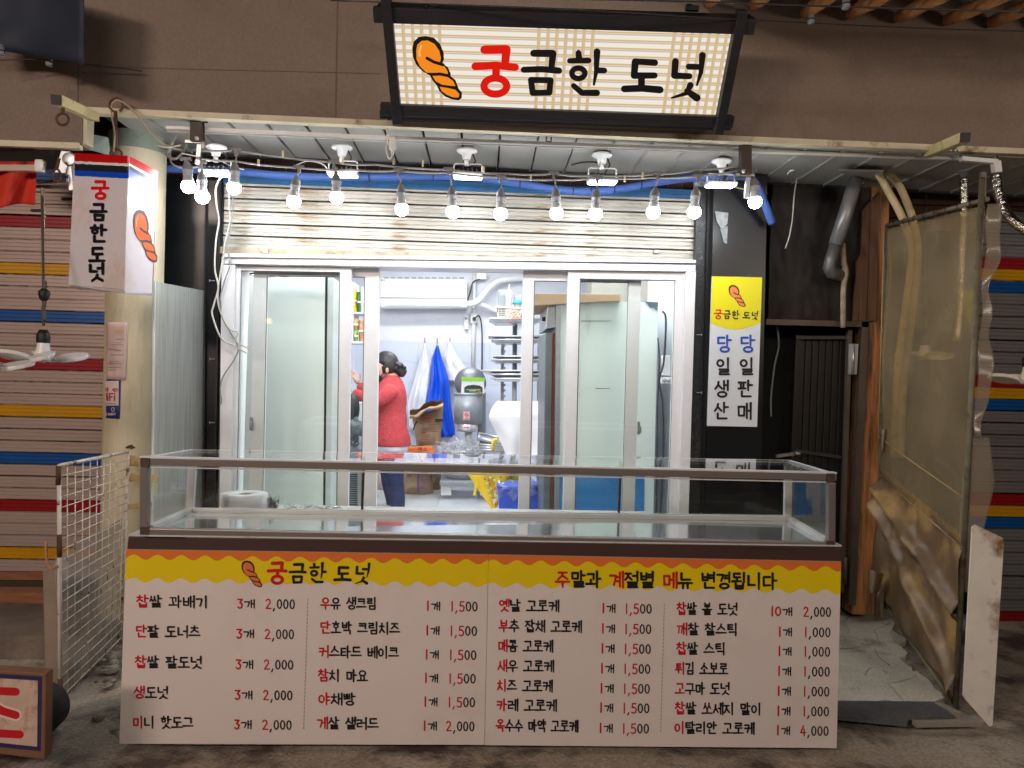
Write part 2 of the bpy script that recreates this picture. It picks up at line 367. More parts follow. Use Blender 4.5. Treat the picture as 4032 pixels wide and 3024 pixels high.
m_cabled = mat('dark_cable', (42, 42, 44), .5)
m_wood = mat('varnished_wood', (196, 132, 80), .5, var=.35, vscale=5, stretch=(14, 14, 1.2), bump=.15, bscale=6, dirt=(78, 54, 40), dscale=1.6, dlow=.46, dhigh=.66)
m_woodd = mat('dark_wood_siding', (84, 48, 30), .6, var=.4, vscale=5, stretch=(1.2, 14, 14), bump=.15, bscale=6)
m_log = mat('log_rafter', (196, 136, 80), .55, var=.4, vscale=4, stretch=(8, 1.5, 8), bump=.3, bscale=5, dirt=(70, 40, 22), dscale=3, dlow=.5, dhigh=.7)
m_conc = mat('worn_concrete', (168, 160, 146), .85, grit=.3, var=.25, vscale=3, bump=.6, bscale=40, dirt=(84, 76, 66), dscale=2.4, dlow=.5, dhigh=.7)
m_ground = mat('street_concrete', (172, 158, 142), .75, grit=.35, gscale=70, var=.3, vscale=1.6, bump=.5, bscale=50, dirt=(88, 76, 68), dscale=2.2, dlow=.48, dhigh=.60)

# ------------------------------------------------------------------ ground
def ground():
    mb = MB()
    def fn(u, v):
        x = -6+12*u; y = -5+14*v*1.0
        h = .012*noise.noise(Vector((x*1.3, y*1.3, 0)))+.004*noise.noise(Vector((x*9, y*9, 3)))
        return (x, y, h-.012)
    mb.grid(fn, 150, 150)
    struct(mb.build('ground', m_ground))
ground()
# ------------------------------------------------------------------ brown fascia wall above the shop
Z_SOF = P(2016, 515, 3.88).z
def lip(x):  # photo y of the eave lip
    return 434 + (x-365)*.0447 - max(0, x-2000)*.0013
fw = MB()
YF = 3.88
tl, tr = P(-300, -260, YF), P(4400, -260, YF)
a, b, c_, d = P(320, 250, YF), P(320, lip(320)-4, YF), P(2016, lip(2016)-4, YF), P(4400, lip(4400)-4, YF)
top = Vector((a.x, YF, tl.z))
for q in ([P(320, -260, YF), P(2016, -260, YF), c_, b], [P(2016, -260, YF), tr, d, c_], [tl, P(320, -260, YF), P(320, 570, YF), P(-300, 548, YF)]):
    fw.hexa(q, (0, .1, 0))
fasc = struct(fw.build('upper_wall', m_fascia))
jm = MB()
for x in (318, 1333): jm.bar(P(x, -200, YF-.001), P(x-12, lip(x)-6, YF-.001), .006, .003, (0, 1, 0))
jm.bar(P(320, 262, YF-.001), P(1500, 290, YF-.001), .004, .003, (0, 1, 0))
jm.build('panel_joint', mat('joint_brown', (112, 97, 86), .9), fasc)  # joints slightly darker brown than the wall
# underside and inner closing of the wall so that it has depth
ub = MB(); ub.hexa([P(320, lip(320), 3.985), P(4400, lip(4400), 3.985), P(4400, -260, 3.985), P(320, -260, 3.985)], (0, .05, 0)); ub.build('back_board', m_woodd, fasc)

# cream eave lip
for nm, pts in (('eave_edge', [(345, lip(345)), (2016, lip(2016)), (4400, lip(4400))]),):
    e = MB()
    for p, q in zip(pts, pts[1:]): e.bar(P(p[0], p[1]+6, 3.885), P(q[0], q[1]+6, 3.885), .05, .03)
    eave = e.build(nm, m_cream)
tag(eave, 'cream painted steel edge running along the foot of the brown wall', 'trim')
e = MB(); e.bar(P(-300, 556, 3.89), P(318, 578, 3.89), .04, .03); o = e.build('eave_edge', m_cream)
tag(o, 'short lower cream steel edge above the striped shutter', 'trim')
e = MB(); e.bar(P(338, 450, 3.93), P(334, 575, 3.93), .05, .07, (0, 1, 0)); o = e.build('corner_post', m_cream)
tag(o, 'short cream upright where the brown wall steps down by the pillar', 'trim')

# ------------------------------------------------------------------ metal strip ceiling under the eave
sof = bpy.data.objects.new('eave_ceiling', None); col.objects.link(sof); sof['kind'] = 'structure'
xs = -2.0; n = 0
while xs < 3.6:
    w = .2055
    z0 = lambda x: P(2016, 0, 1).z*0 + Z_SOF + .012 - (x)*.0155
    mb = MB()
    zl, zr = z0(xs), z0(xs+w)
    yb = 4.64 if n > 1 else 4.9
    mb.hexa([(xs+.006, 3.91, zl), (xs+w-.006, 3.91, zr), (xs+w-.006, yb, zr), (xs+.006, yb, zl)], (0, 0, .012))
    mb.hexa([(xs+w-.010, 3.91, zr-.010), (xs+w-.005, 3.91, zr-.010), (xs+w-.005, yb, zr-.010), (xs+w-.010, yb, zr-.010)], (0, 0, .012))
    mb.build('ceiling_panel', m_soffit, sof); xs += w; n += 1
mb = MB(); mb.box((-2.1, 3.93, Z_SOF+.08), (3.7, 4.7, Z_SOF+.1)); mb.build('ceiling_backing', m_seam, sof)
mb = MB(); mb.hexa([P(345, lip(345)+4, 4.0), P(4300, lip(4300)+4, 4.0), P(4300, lip(4300)+14, 4.0), P(345, lip(345)+14, 4.0)], (0, .01, 0)); mb.build('ceiling_angle', m_soffit, sof)
mb = MB(); mb.bar((-2.0, 4.63, z0(-2)-.004), (3.5, 4.63, z0(3.5)-.004), .03, .02); mb.build('ceiling_angle', m_seam, sof)

# sides: wall behind everything up high, alley side walls
YB = 4.78
bw = MB()
bw.hexa([P(-300, 2300, YB+.1), P(640, 2300, YB+.1), P(640, 300, YB+.1), P(-300, 300, YB+.1)], (0, .05, 0))
struct(bw.build('wall_left', mat('dark_recess', (46, 42, 40), .9)))
bw = MB()
bw.hexa([P(3380, 2700, YB+.1), P(4500, 2700, YB+.1), P(4500, 450, YB+.1), P(3380, 450, YB+.1)], (0, .05, 0))
struct(bw.build('wall_right', MATS['dark_recess']))

# ------------------------------------------------------------------ dark red tile band over the roller shutter
tb = bpy.data.objects.new('tile_band', None); col.objects.link(tb); tb['kind'] = 'structure'
m_tile = mat('dark_red_tile', (84, 44, 40), .35, var=.35, vscale=14)
mb = MB(); zA, zB = P(1800, 722, 4.66).z, Z_SOF+.05
mb.box((-2.1, 4.665, zA-.06), (1.75, 4.70, zB)); mb.build('grout', mat('grout', (150, 128, 116), .9), tb)
random.seed(3)
tw, th = .088, .052
proto = None
for r in range(4):
    for k in range(44):
        x = -2.08+k*tw+(tw/2 if r % 2 else 0); z = zB-.066-r*th
        if x > 1.68: continue
        if proto is None:
            mb = MB(); mb.box((0, 0, 0), (tw-.006, .012, th-.006)); proto = mb.build('brick', m_tile, tb, bevel=.001); o = proto
        else: o = proto.copy(); col.objects.link(o)
        o.location = (x, 4.655-random.random()*.002, z)

# ------------------------------------------------------------------ roller shutters: every slat a part
def slat_mesh(name, x0, x1, h, mats_, ribs=2, deep=.006):
    """one ribbed slat, bottom at z 0, front face y about 0"""
    prof = [(.010, 0), (.010, .05*h), (.0, .07*h), (.0, .30*h), (.0035, .325*h), (.0035, .355*h), (0, .38*h), (0, .64*h), (.0035, .665*h), (.0035, .695*h), (0, .72*h), (.0, .92*h), (deep+.004, .97*h), (.010, h)]
    mb = MB(); b = 0
    for y, z in prof: mb.v += [Vector((x0, y, z)), Vector((x1, y, z))]
    for i in range(len(prof)-1):
        mb.f.append((2*i, 2*i+1, 2*i+3, 2*i+2)); mb.mi.append(0); mb.sm.append(False)
    mb.f.append((1, 0, 2*len(prof)-2, 2*len(prof)-1)); mb.mi.append(0); mb.sm.append(False)
    o = mb.build(name, mats_); return o
m_sw = mat('shutter_silver', (186, 166, 158), .34, metal=.25, var=.05, vscale=3, stretch=(1, 1, 12))
m_sr = mat('shutter_red', (150, 14, 26), .36, metal=.1, var=.08)
m_sy = mat('shutter_yellow', (206, 150, 10), .36, metal=.1, var=.08)
m_sb = mat('shutter_blue', (10, 84, 158), .36, metal=.1, var=.08)
m_sg = mat('shutter_grey', (128, 124, 124), .38, metal=.25, var=.1, vscale=3, stretch=(1, 1, 12))
SHY = 4.75
def shutter(x0, x1, ytop, ybot, xpx, k0y, pitch, colf, label, tilt=0.0, base=None):
    root = thing('roller_shutter', label, 'shutter', (0, SHY, 0))
    h = (P(xpx, k0y, SHY).z - P(xpx, k0y+pitch, SHY).z)
    kmin = int(math.floor((ytop-k0y)/pitch)); kmax = int(math.ceil((ybot-k0y)/pitch))
    cache = {}
    for k in range(kmin, kmax):
        mt = colf(k); z = P(xpx, k0y+pitch*(k+1), SHY).z
        if mt.name not in cache:
            o = slat_mesh('slat', x0, x1, h, mt); cache[mt.name] = o
        else: o = cache[mt.name].copy(); col.objects.link(o)
        o.parent = root; o.location = (0, random.uniform(-.0016, .0016), z+random.uniform(-.0008, .0008)); o.rotation_euler = (random.uniform(-.012, .012), random.uniform(-.0007, .0007), 0)
    return root
C3 = [m_sr, m_sy, m_sb]
xl0, xl1 = P(-260, 1500, SHY).x, P(560, 1500, SHY).x
sl = shutter(xl0, xl1, 690, 2230, 200, 851, 46.6, lambda k: C3[(k//4) % 3] if k % 4 == 0 else m_sw, 'pinkish silver roller shutter with single red yellow and blue slats beside the cream pillar')
def rc(k):
    j = k % 10
    return C3[j] if j < 3 else m_sg
xr0, xr1 = P(3838, 1500, SHY).x, P(4400, 1500, SHY).x
sr = shutter(xr0, xr1, 870, 2490, 3940, 1013, 46.5, rc, 'grey roller shutter with tripled red yellow and blue slats behind the plastic door')
# dark openings (black box cleats) on the top of the left one
mb = MB()
for x, y in ((262, 783), (142, 828)): mb.bar(P(x-20, y, SHY-.01), P(x+22, y, SHY-.01), .012, .014)
mb.build('slot', m_blackm, sl)
mb = MB(); mb.box((xl0, SHY-.02, P(200, 2250, SHY).z-.03), (xl1, SHY+.02, P(200, 2232, SHY).z)); mb.build('bottom_bar', m_sw, sl)

# the rolled shop shutter over the windows (rusty silver)
m_rs = mat('old_shutter_silver', (182, 180, 171), .4, metal=.25, var=.16, vscale=3, stretch=(1, 1, 5), dirt=(138, 114, 82), dscale=5, dlow=.52, dhigh=.68, bump=.06, bscale=14)
random.seed(12)
rs = thing('roller_shutter', 'weathered silver roller shutter rolled low above the white sliding windows', 'shutter', (0, 4.57, 0))
cx0, cx1 = P(880, 900, 4.57).x, P(2748, 900, 4.57).x
h = .0745; z = P(1800, 1004, 4.57).z
o0 = None
for k in range(6):
    if o0 is None: o0 = slat_mesh('slat', cx0, cx1, h, m_rs); o = o0
    else: o = o0.copy(); col.objects.link(o)
    o.parent = rs; o.location = (0, 0, z); z += h
mb = MB(); zz = P(1800, 1018, 4.56).z
mb.box((cx0-.02, 4.545, zz-.012), (cx1+.02, 4.60, P(1800, 1003, 4.57).z+.0)); mb.box((cx0-.02, 4.535, zz-.016), (cx1+.02, 4.60, zz-.012))
mb.build('bottom_bar', mat('shutter_bar', (170, 160, 140), .45, metal=.5, dirt=(110, 86, 60), dscale=8), rs)
for px in (1048, 2584):
    mb = MB(); p = P(px, 992, 4.55); mb.box((p.x-.014, 4.535, p.z-.01), (p.x+.014, 4.56, p.z+.012)); mb.build('stop_block', m_steelr, rs, bevel=.003)
mb = MB(); zt = P(1800, 752, 4.57).z
mb.box((cx0-.03, 4.56, zt), (cx1+.05, 4.66, zt+.055)); mb.box((cx0-.03, 4.55, zt+.022), (cx1+.05, 4.66, zt+.03))
mb.build('blue_hood', mat('faded_blue_steel', (40, 100, 150), .5, var=.3, vscale=4, dirt=(60, 70, 80), dscale=5), rs)

# ------------------------------------------------------------------ black cladding each side of the window
lb = thing('cladding_panel', 'glossy black panel between the cream pillar and the white window frame', 'panel')
mb = MB(); q = [P(600, 2350, 4.62), P(800, 2350, 4.62), P(808, 690, 4.62), P(600, 690, 4.62)]; mb.hexa(q, (0, .05, 0)); mb.build('board', m_black, lb)
mb = MB(); mb.hexa([P(792, 2350, 4.56), P(850, 2350, 4.56), P(880, 700, 4.56), P(806, 700, 4.56)], (0, .1, 0)); mb.build('edge_strip', m_black, lb)
mb = MB(); mb.bar(P(838, 2350, 4.545), P(868, 700, 4.545), .012, .02, (0, 1, 0)); mb.bar(P(800, 2350, 4.55), P(812, 700, 4.55), .008, .02, (0, 1, 0)); mb.build('edge_bead', m_blackm, lb)
for y in (1105, 1414, 1664, 1786):
    mb = MB(); p = P(836, y, 4.53); mb.tube([p+Vector((-.014, 0, 0)), p+Vector((.016, 0, .0))], .0022, 6); mb.tube([p+Vector((-.016, 0, -.007)), p+Vector((-.016, 0, .007))], .003, 6); mb.build('bolt', m_steel, lb)

rp = thing('cladding_panel', 'glossy black cladding column behind the yellow and white vertical sign', 'panel')
q = [P(2775, 2400, 4.42), P(2985, 2400, 4.42), P(3022, 690, 4.42), P(2812, 690, 4.42)]
mb = MB(); mb.hexa(q, (0, .35, 0)); mb.build('board', m_black, rp)
mb = MB(); mb.hexa([P(2705, 2400, 4.52), P(2772, 2400, 4.52), P(2806, 735, 4.52), P(2745, 735, 4.52)], (0, .12, 0)); mb.build('edge_strip', mat('worn_black_metal', (58, 60, 62), .4, metal=.3, var=.3, vscale=30, bump=.4, bscale=60, dirt=(110, 112, 112), dscale=26, dlow=.6, dhigh=.7), rp)
mb = MB(); mb.bar(P(2757, 2400, 4.50), P(2790, 735, 4.50), .016, .03, (0, 1, 0)); mb.build('edge_bead', m_blackm, rp)
for y in (1318, 1546):
    mb = MB(); p = P(2752, y, 4.49); mb.tube([p+Vector((-.014, 0, 0)), p+Vector((.016, 0, .0))], .0022, 6); mb.tube([p+Vector((.016, 0, -.007)), p+Vector((.016, 0, .007))], .003, 6); mb.build('bolt', m_steel, rp)
mb = MB()   # torn tape remains
mb.face([P(2815, 832, 4.41), P(2868, 838, 4.41), P(2864, 880, 4.41), P(2850, 905, 4.41), P(2836, 895, 4.41), P(2822, 870, 4.41)]); mb.face([P(2836, 900, 4.41), P(2866, 890, 4.41), P(2862, 960, 4.41), P(2850, 955, 4.41)])
mb.build('torn_tape', mat('torn_tape', (130, 134, 136), .6, var=.3, vscale=40), rp)

# ------------------------------------------------------------------ round pillar
pc = P(524, 1500, 4.38); pr = .152
pil = thing('round_pillar', 'cream painted round pillar between the shutter and the shop', 'pillar', (pc.x, 4.38, 0))
mb = MB(); prof = []
zc = P(524, 590, 4.3).z
top_z = Z_SOF+.05
mb.lathe([(pr, 0), (pr, .5), (pr, 1.0), (pr*1.0, 1.5), (pr*.995, 2.0), (pr, zc)], pc*Vector((1, 1, 0)) if False else (pc.x, 4.38, 0), 40, 0)
mb.lathe([(pr*1.01, zc), (pr*1.01, top_z)], (pc.x, 4.38, 0), 40, 1)
mb.build('shaft', [mat('cream_wall_paint', (214, 202, 172), .55, var=.06, vscale=5, bump=.5, bscale=14, stretch=(3, 3, .8), dirt=(176, 158, 128), dscale=3, dlow=.55, dhigh=.8), mat('old_green_paint', (150, 160, 146), .7, var=.12, dirt=(110, 112, 104), dscale=5)], pil)
# hole broken out near its foot
def H_P(px, py):
    x = P(px, py, 4.25).x - pc.x; x = max(-pr*.99, min(pr*.99, x)); y = 4.38-math.sqrt((pr+.004)**2-x*x); p = P(px, py, y); return Vector((pc.x+x, y, p.z))
hp = P(508, 1760, 4.38-pr+.004)
mb = MB()
_h = [(518+15*math.cos(t)*(1+.3*math.sin(3*t)), 1760+8*math.sin(t)*(1+.3*math.cos(5*t))) for t in [k*math.pi/8 for k in range(16)]]
for _a, _b in zip(_h, _h[1:]+_h[:1]): mb.face([H_P(*_a), H_P(*_b), H_P(518, 1760)])
mb.build('broken_hole', mat('hole_brown', (96, 64, 44), .95, var=.5, vscale=40), pil)
def on_pillar(px, py, h=.003):
    x = P(px, py, 4.25).x - pc.x; x = max(-pr*.995, min(pr*.995, x)); y = 4.38-math.sqrt(max(0, (pr+h)**2-x*x))
    p = P(px, py, y); return Vector((pc.x+x*(1+h/pr), y, p.z))
def pil_sheet(name, quad, mt, label, cat, nu=10, nv=4, h=.003, wob=0):
    (ax, ay), (bx, by), (cx_, cy_), (dx, dy) = quad
    mb = MB()
    def fn(u, v):
        x = (ax*(1-u)+bx*u)*(1-v)+(dx*(1-u)+cx_*u)*v; y = (ay*(1-u)+by*u)*(1-v)+(dy*(1-u)+cy_*u)*v
        return on_pillar(x, y, h+wob*abs(noise.noise(Vector((u*3, v*4, 1)))))
    mb.grid(fn, nu, nv)
    o = mb.build(name, mt, solid=.0006); return tag(o, label, cat)
pap = pil_sheet('paper_notice', [(420, 1268), (511, 1270), (502, 1497), (424, 1492)], mat('old_paper', (206, 180, 172), .8, var=.1, vscale=9), 'crumpled faded paper notice taped to the round pillar', 'notice', 10, 12, .004, .012)
ink = Ink(lambda x, y, h: on_pillar(x, y, .012+h))
for i, (x0, x1, y) in enumerate(((470, 497, 1336), (470, 490, 1350), (455, 495, 1358), (440, 470, 1375), (466, 488, 1380), (450, 495, 1398), (440, 480, 1425), (436, 492, 1432), (440, 488, 1446), (438, 470, 1456))):
    ink.stroke([(x0, y), (x1, y)], 3, 2, 0)
ink.stroke([(466, 1302), (495, 1303)], 8, 8, 1)
ink.mb.build('printed_line', [mat('print_grey', (160, 140, 136), .8), mat('print_ochre', (214, 180, 120), .8)], pap)
wf = pil_sheet('wifi_sticker', [(419, 1494), (484, 1498), (480, 1650), (419, 1646)], [mat('sticker_navy', (52, 56, 118), .5)], 'white and navy free wifi sticker on the round pillar under the paper notice', 'sticker', 8, 4, .003)
i2 = Ink(lambda x, y, h: on_pillar(x, y, .0045+h))
i2.mb.grid(lambda u, v: on_pillar(420+57*u, 1500+97*v, .0060), 8, 4, smooth=False)
ir = Ink(lambda x, y, h: on_pillar(x, y, .0065+h)); 
ir.stroke([(424, 1550), (428, 1576), (431, 1576)], 5, 5, 1)
ir.stroke([(432, 1558), (432, 1576)], 5, 5, 1); ir.stroke([(432, 1549), (432, 1550)], 6, 6, 1)
ir.stroke([(441, 1576), (441, 1550), (454, 1550)], 5, 5, 1); ir.stroke([(441, 1563), (451, 1563)], 5, 5, 1)
ir.stroke([(462, 1558), (461, 1577)], 5, 5, 1); ir.stroke([(462, 1549), (462, 1550)], 6, 6, 1)
for r in (6, 11, 16): ir.stroke([(464+r*math.sin(t), 1546-r*math.cos(t)) for t in [-.8+.2*k for k in range(9)]], 3, 3, 1)
for i, ch in enumerate('EE'):
    x = 423+i*8
    ir.stroke([(x, 1528), (x, 1540)], 2.5, 2.5, 1)
    for yy in (1528, 1534, 1540): ir.stroke([(x, yy), (x+5, yy)], 2.2, 2.2, 1)
ir.stroke([(424, 1590), (436, 1590)], 2.2, 2.2, 0+2); ir.stroke([(440, 1590), (468, 1591)], 2.2, 2.2, 2)
# ZONE
for pts in ([(425, 1627), (431, 1627), (425, 1635), (431, 1635)], [(442, 1635), (442, 1627), (447, 1635), (447, 1627)], [(456, 1627), (450, 1627), (450, 1635), (456, 1635)], [(450, 1631), (455, 1631)]): ir.stroke(pts, 2, 2, 0)
ir.ring((436.5, 1631), 2.6, 4, 1.8, 0); ir.ring((455, 1612), 6, 7, 2.2, 0); ir.ring((461, 1630), 4, 4, 2, 0)
W3 = [mat('sticker_white', (226, 206, 204), .5), mat('sticker_red', (190, 30, 60), .5), mat('sticker_ink', (60, 60, 120), .5)]
i2.mb.build('white_field', W3, wf); ir.mb.build('lettering', W3, wf)
# the pillar is also cluttered with brown packing tape
m_tape = glass('brown_tape', (.95, .82, .6), film=.6, filmcol=(.80, .62, .38))
for i, (q, lb_) in enumerate((([(505, 1792), (600, 1800), (600, 1840), (505, 1835)], 'topmost crumpled strip of tan packing tape tying the mesh fence to the pillar'),
          ([(505, 1862), (620, 1872), (620, 1900), (505, 1897)], 'second strip of tan packing tape down, tying the mesh fence to the pillar'),
          ([(505, 1985), (600, 1975), (598, 2000), (505, 2006)], 'lowest strip of tan packing tape tying the mesh fence to the pillar'))):
    mb = MB(); (ax, ay), (bx, by), (cx_, cy_), (dx, dy) = q
    def fn(u, v):
        x = (ax*(1-u)+bx*u)*(1-v)+(dx*(1-u)+cx_*u)*v; y = (ay*(1-u)+by*u)*(1-v)+(dy*(1-u)+cy_*u)*v
        return P(x, y, 4.18-.2*u+.035*noise.noise(Vector((u*4, v*3, i*5))))
    mb.grid(fn, 14, 5); tag(mb.build('packing_tape', m_tape, solid=.0008), lb_, 'tape')

# ------------------------------------------------------------------ twin-wall clear sheet standing between pillar and shop
pcw = thing('polycarbonate_sheet', 'upright translucent ribbed plastic sheet beside the cream pillar', 'sheet')
A, B_, C_, D_ = P(608, 1108, 4.2), P(812, 1146, 4.58), P(800, 2300, 4.58), P(596, 2300, 4.2)
mb = MB(); mb.hexa([A, B_, C_, D_], (-.008, 0, 0)); mb.build('sheet', glass('twinwall', (.86, .9, .9), film=.5, filmcol=(.88, .9, .88), rough=.12, streak=(60, 60, .5)), pcw)
mb = MB()
for k in range(46):
    t = (k+.5)/46; p = A.lerp(B_, t); q = D_.lerp(C_, t); mb.bar(p+Vector((.004, -.002, 0)), q+Vector((.004, -.002, 0)), .0012, .002, (0, 1, 0))
mb.build('rib', glass('twinwall_rib', (.97, .98, .98), film=.15, filmcol=(.95, .96, .96), ior=1.05), pcw)
mb = MB(); mb.bar(B_, C_, .012, .012, (0, 1, 0)); mb.bar(A, D_, .01, .01, (0, 1, 0)); mb.build('edge_profile', m_whitepl, pcw)
# ------------------------------------------------------------------ white sliding window wall
YW = 4.50
m_gl = glass('window_glass', (.975, .99, .982), ior=1.36)
win = thing('sliding_window', 'white framed sliding windows standing half open across the shop front', 'window', (0, YW, 0))
def rail(mb, pts, y0, y1, mi=0):   # four photo corners at depth y0
    mb.hexa([P(x, y, y0) for x, y in pts], (0, y1-y0, 0), mi)
BOT = 2150
mb = MB()
rail(mb, [(862, BOT), (905, BOT), (925, 1040), (874, 1040)], 4.46, 4.66)
rail(mb, [(905, BOT), (915, BOT), (948, 1040), (925, 1040)], 4.49, 4.66)
rail(mb, [(2668, BOT), (2708, BOT), (2738, 1067), (2702, 1067)], 4.46, 4.66)
rail(mb, [(2650, BOT), (2668, BOT), (2702, 1067), (2690, 1067)], 4.49, 4.66)
rail(mb, [(874, 1040), (2738, 1067), (2740, 1043), (872, 1010)], 4.46, 4.66)
rail(mb, [(880, 1012), (2740, 1036), (2740, 1023), (880, 997)], 4.44, 4.68)
mb.build('outer_frame', m_white, win, bevel=.003)
def sash(xs_t, xs_b, ytl, ytr, y0, rail_h, lbl, hx=None):
    """xs: the four edges (outer l, inner l, inner r, outer r) at the top and at the bottom"""
    s = MB(); d = .042
    yl = lambda x: ytl+(ytr-ytl)*(x-xs_t[0])/(xs_t[3]-xs_t[0])
    rail(s, [(xs_b[0], BOT), (xs_b[1], BOT), (xs_t[1], yl(xs_t[1])), (xs_t[0], yl(xs_t[0]))], y0, y0+d)
    rail(s, [(xs_b[2], BOT), (xs_b[3], BOT), (xs_t[3], yl(xs_t[3])), (xs_t[2], yl(xs_t[2]))], y0, y0+d)
    rail(s, [(xs_t[1], yl(xs_t[1])+rail_h), (xs_t[2], yl(xs_t[2])+rail_h), (xs_t[2], yl(xs_t[2])), (xs_t[1], yl(xs_t[1]))], y0, y0+d)
    sf = s.build('sash_frame', m_white, win, bevel=.004)
    g = MB(); g.hexa([P(xs_b[1]-2, BOT, y0+.018), P(xs_b[2]+2, BOT, y0+.018), P(xs_t[2]+2, yl(xs_t[2])+rail_h-2, y0+.018), P(xs_t[1]-2, yl(xs_t[1])+rail_h-2, y0+.018)], (0, .005, 0))
    g.build('glass_pane', m_gl, sf)
    k = MB(); w = 4
    for a, b in (((xs_b[1]+2, BOT), (xs_t[1]+2, yl(xs_t[1])+rail_h)), ((xs_b[2]-2, BOT), (xs_t[2]-2, yl(xs_t[2])+rail_h)), ((xs_t[1], yl(xs_t[1])+rail_h+2), (xs_t[2], yl(xs_t[2])+rail_h+2))):
        k.bar(P(*a, y0+.012), P(*b, y0+.012), .006, .006, (0, 1, 0))
    k.build('glazing_seal', mat('seal_grey', (120, 124, 124), .6), sf)
    if hx:
        h = MB(); p = P(hx[0], hx[1], y0)
        h.box(p+Vector((-.008, -.012, -.04)), p+Vector((.008, 0, .04))); h.box(p+Vector((-.004, -.03, -.03)), p+Vector((.012, -.012, .012)))
        h.build('handle', m_steelr, sf, bevel=.003)
sash((925, 948, 1340, 1384), (905, 925, 1326, 1368), 1030, 1038, 4.495, 34, '', None)
sash((1000, 1050, 1438, 1494), (978, 1028, 1422, 1478), 1050, 1056, 4.556, 34, '', (990, 1668))
sash((2060, 2103, 2477, 2526), (2038, 2080, 2446, 2494), 1066, 1074, 4.556, 38, '', (2514, 1685))
sash((2238, 2283, 2662, 2702), (2214, 2259, 2630, 2668), 1058, 1066, 4.495, 38, '', None)

# ------------------------------------------------------------------ the kitchen behind
ZF = .30; YK = 8.4; XL, XR = -1.95, 1.29
fl = bpy.data.objects.new('kitchen_floor', None); col.objects.link(fl); fl['kind'] = 'structure'
m_marb = mat('pale_marble_tile', (226, 226, 228), .22, var=.03, dirt=(176, 178, 184), dscale=3.2, dlow=.58, dhigh=.66)
t0 = None
for i in range(6):
    for j in range(7):
        if t0 is None:
            mb = MB(); mb.box((0, 0, -.02), (.596, .596, 0)); t0 = mb.build('floor_tile', m_marb, fl); o = t0
        else: o = t0.copy(); col.objects.link(o)
        o.location = (-2.2+i*.6, 4.45+j*.6, ZF)
mb = MB(); mb.box((-2.2, 4.46, .0), (1.45, 8.6, ZF-.006)); mb.build('floor_base', mat('pale_grout', (170, 170, 170), .9), fl)
kw = bpy.data.objects.new('kitchen_back_wall', None); col.objects.link(kw); kw['kind'] = 'structure'
zt = P(1650, 1344, YK).z
mb = MB(); mb.box((XL-.1, YK, 0), (XR+.1, YK+.1, 3.1)); mb.build('plaster', m_whitep, kw)
m_wt = mat('bluish_wall_tile', (206, 212, 228), .18, var=.015)
t0 = None; x = XL
for i in range(8):
    for j in range(7):
        if t0 is None:
            mb = MB(); mb.box((0, -.008, -.232), (.396, .0, 0)); t0 = mb.build('wall_tile', m_wt, kw, bevel=.0015); o = t0
        else: o = t0.copy(); col.objects.link(o)
        o.location = (XL+.012+i*.4, YK, zt-j*.235)
mb = MB(); mb.box((XR, 4.62, 0), (XR+.08, YK, 3.1)); struct(mb.build('kitchen_right_wall', mat('bluish_white_paint', (214, 218, 228), .55, var=.03)))
mb = MB(); mb.box((XL-.08, 4.70, 0), (XL, YK, 3.1)); struct(mb.build('kitchen_left_wall', m_whitep))
mb = MB(); mb.box((XL-.1, 4.60, 2.95), (XR+.1, YK, 3.05)); struct(mb.build('kitchen_ceiling', m_whitep))
mb = MB(); mb.box((XL, 4.668, P(1800, 1000, 4.66).z), (XR+.1, 4.70, 3.0)); struct(mb.build('wall_above_window', m_whitep))
for nm, x, y, lb_ in (('a', -.35, 5.7, 'nearest ceiling tube lamp over the kitchen'), ('b', -.35, 7.3, 'ceiling tube lamp by the back wall over the air conditioner'), ('c', .85, 4.88, 'short added fill tube brightening the tall pale cabinet'), ('d', -1.15, 4.85, 'short added fill tube brightening the tall pale fridge')):  # c and d are added fill tubes, a and b the kitchen's own
    t = thing('tube_lamp', lb_, 'ceiling lamp', (x, y, 2.95), 'kitchen tube lamps')
    mb = MB(); L = .62 if nm in 'ab' else .3
    mb.box((x-L, y-.04, 2.90), (x+L, y+.04, 2.945)); mb.build('housing', m_whitepl, t)
    mb = MB(); mb.tube([(x-L, y, 2.885), (x+L, y, 2.885)], .013, 10); mb.build('tube', emis('tube_glow', (240, 246, 255), 12), t)

# pinned cord line, aprons on hooks
m_pl = mat('white_vinyl', (226, 227, 232), .28, var=.05)
m_plb = mat('blue_vinyl', (26, 84, 214), .28, var=.08)
def apron(apex, prof, Y, mt, label, seed=0, folds=5, depth=.05):
    """prof: list of (y, xl, xr) photo rows below the apex"""
    rows = [(apex[1], apex[0]-4, apex[0]+4)]+prof
    mb = MB(); nu = 28; nv = 26
    def fn(u, v):
        y = rows[0][0]+(rows[-1][0]-rows[0][0])*v
        for a, b in zip(rows, rows[1:]):
            if y <= b[0]+1e-6: break
        t = (y-a[0])/(b[0]-a[0]); xl = a[1]+(b[1]-a[1])*t; xr = a[2]+(b[2]-a[2])*t
        x = xl+(xr-xl)*u
        f = math.sin(u*folds*math.pi+seed+.6*math.sin(v*3+seed))*depth*(.3+.7*v)*.5 + .03*noise.noise(Vector((u*5, v*4, seed)))*min(1, 3*v)
        e = min(1, 6*u, 6*(1-u))
        return P(x, y, Y-.02-.05*math.sin(math.pi*u)+f*e)
    mb.grid(fn, nu, nv)
    o = mb.build('apron', mt, solid=.002); tag(o, label, 'apron'); 
    return o
apron((1673, 1352), [(1440, 1646, 1702), (1560, 1612, 1690), (1596, 1604, 1690), (1690, 1612, 1680)], 8.30, m_pl, 'white plastic apron hanging from the wall pin closest to the woman', 1, 4)
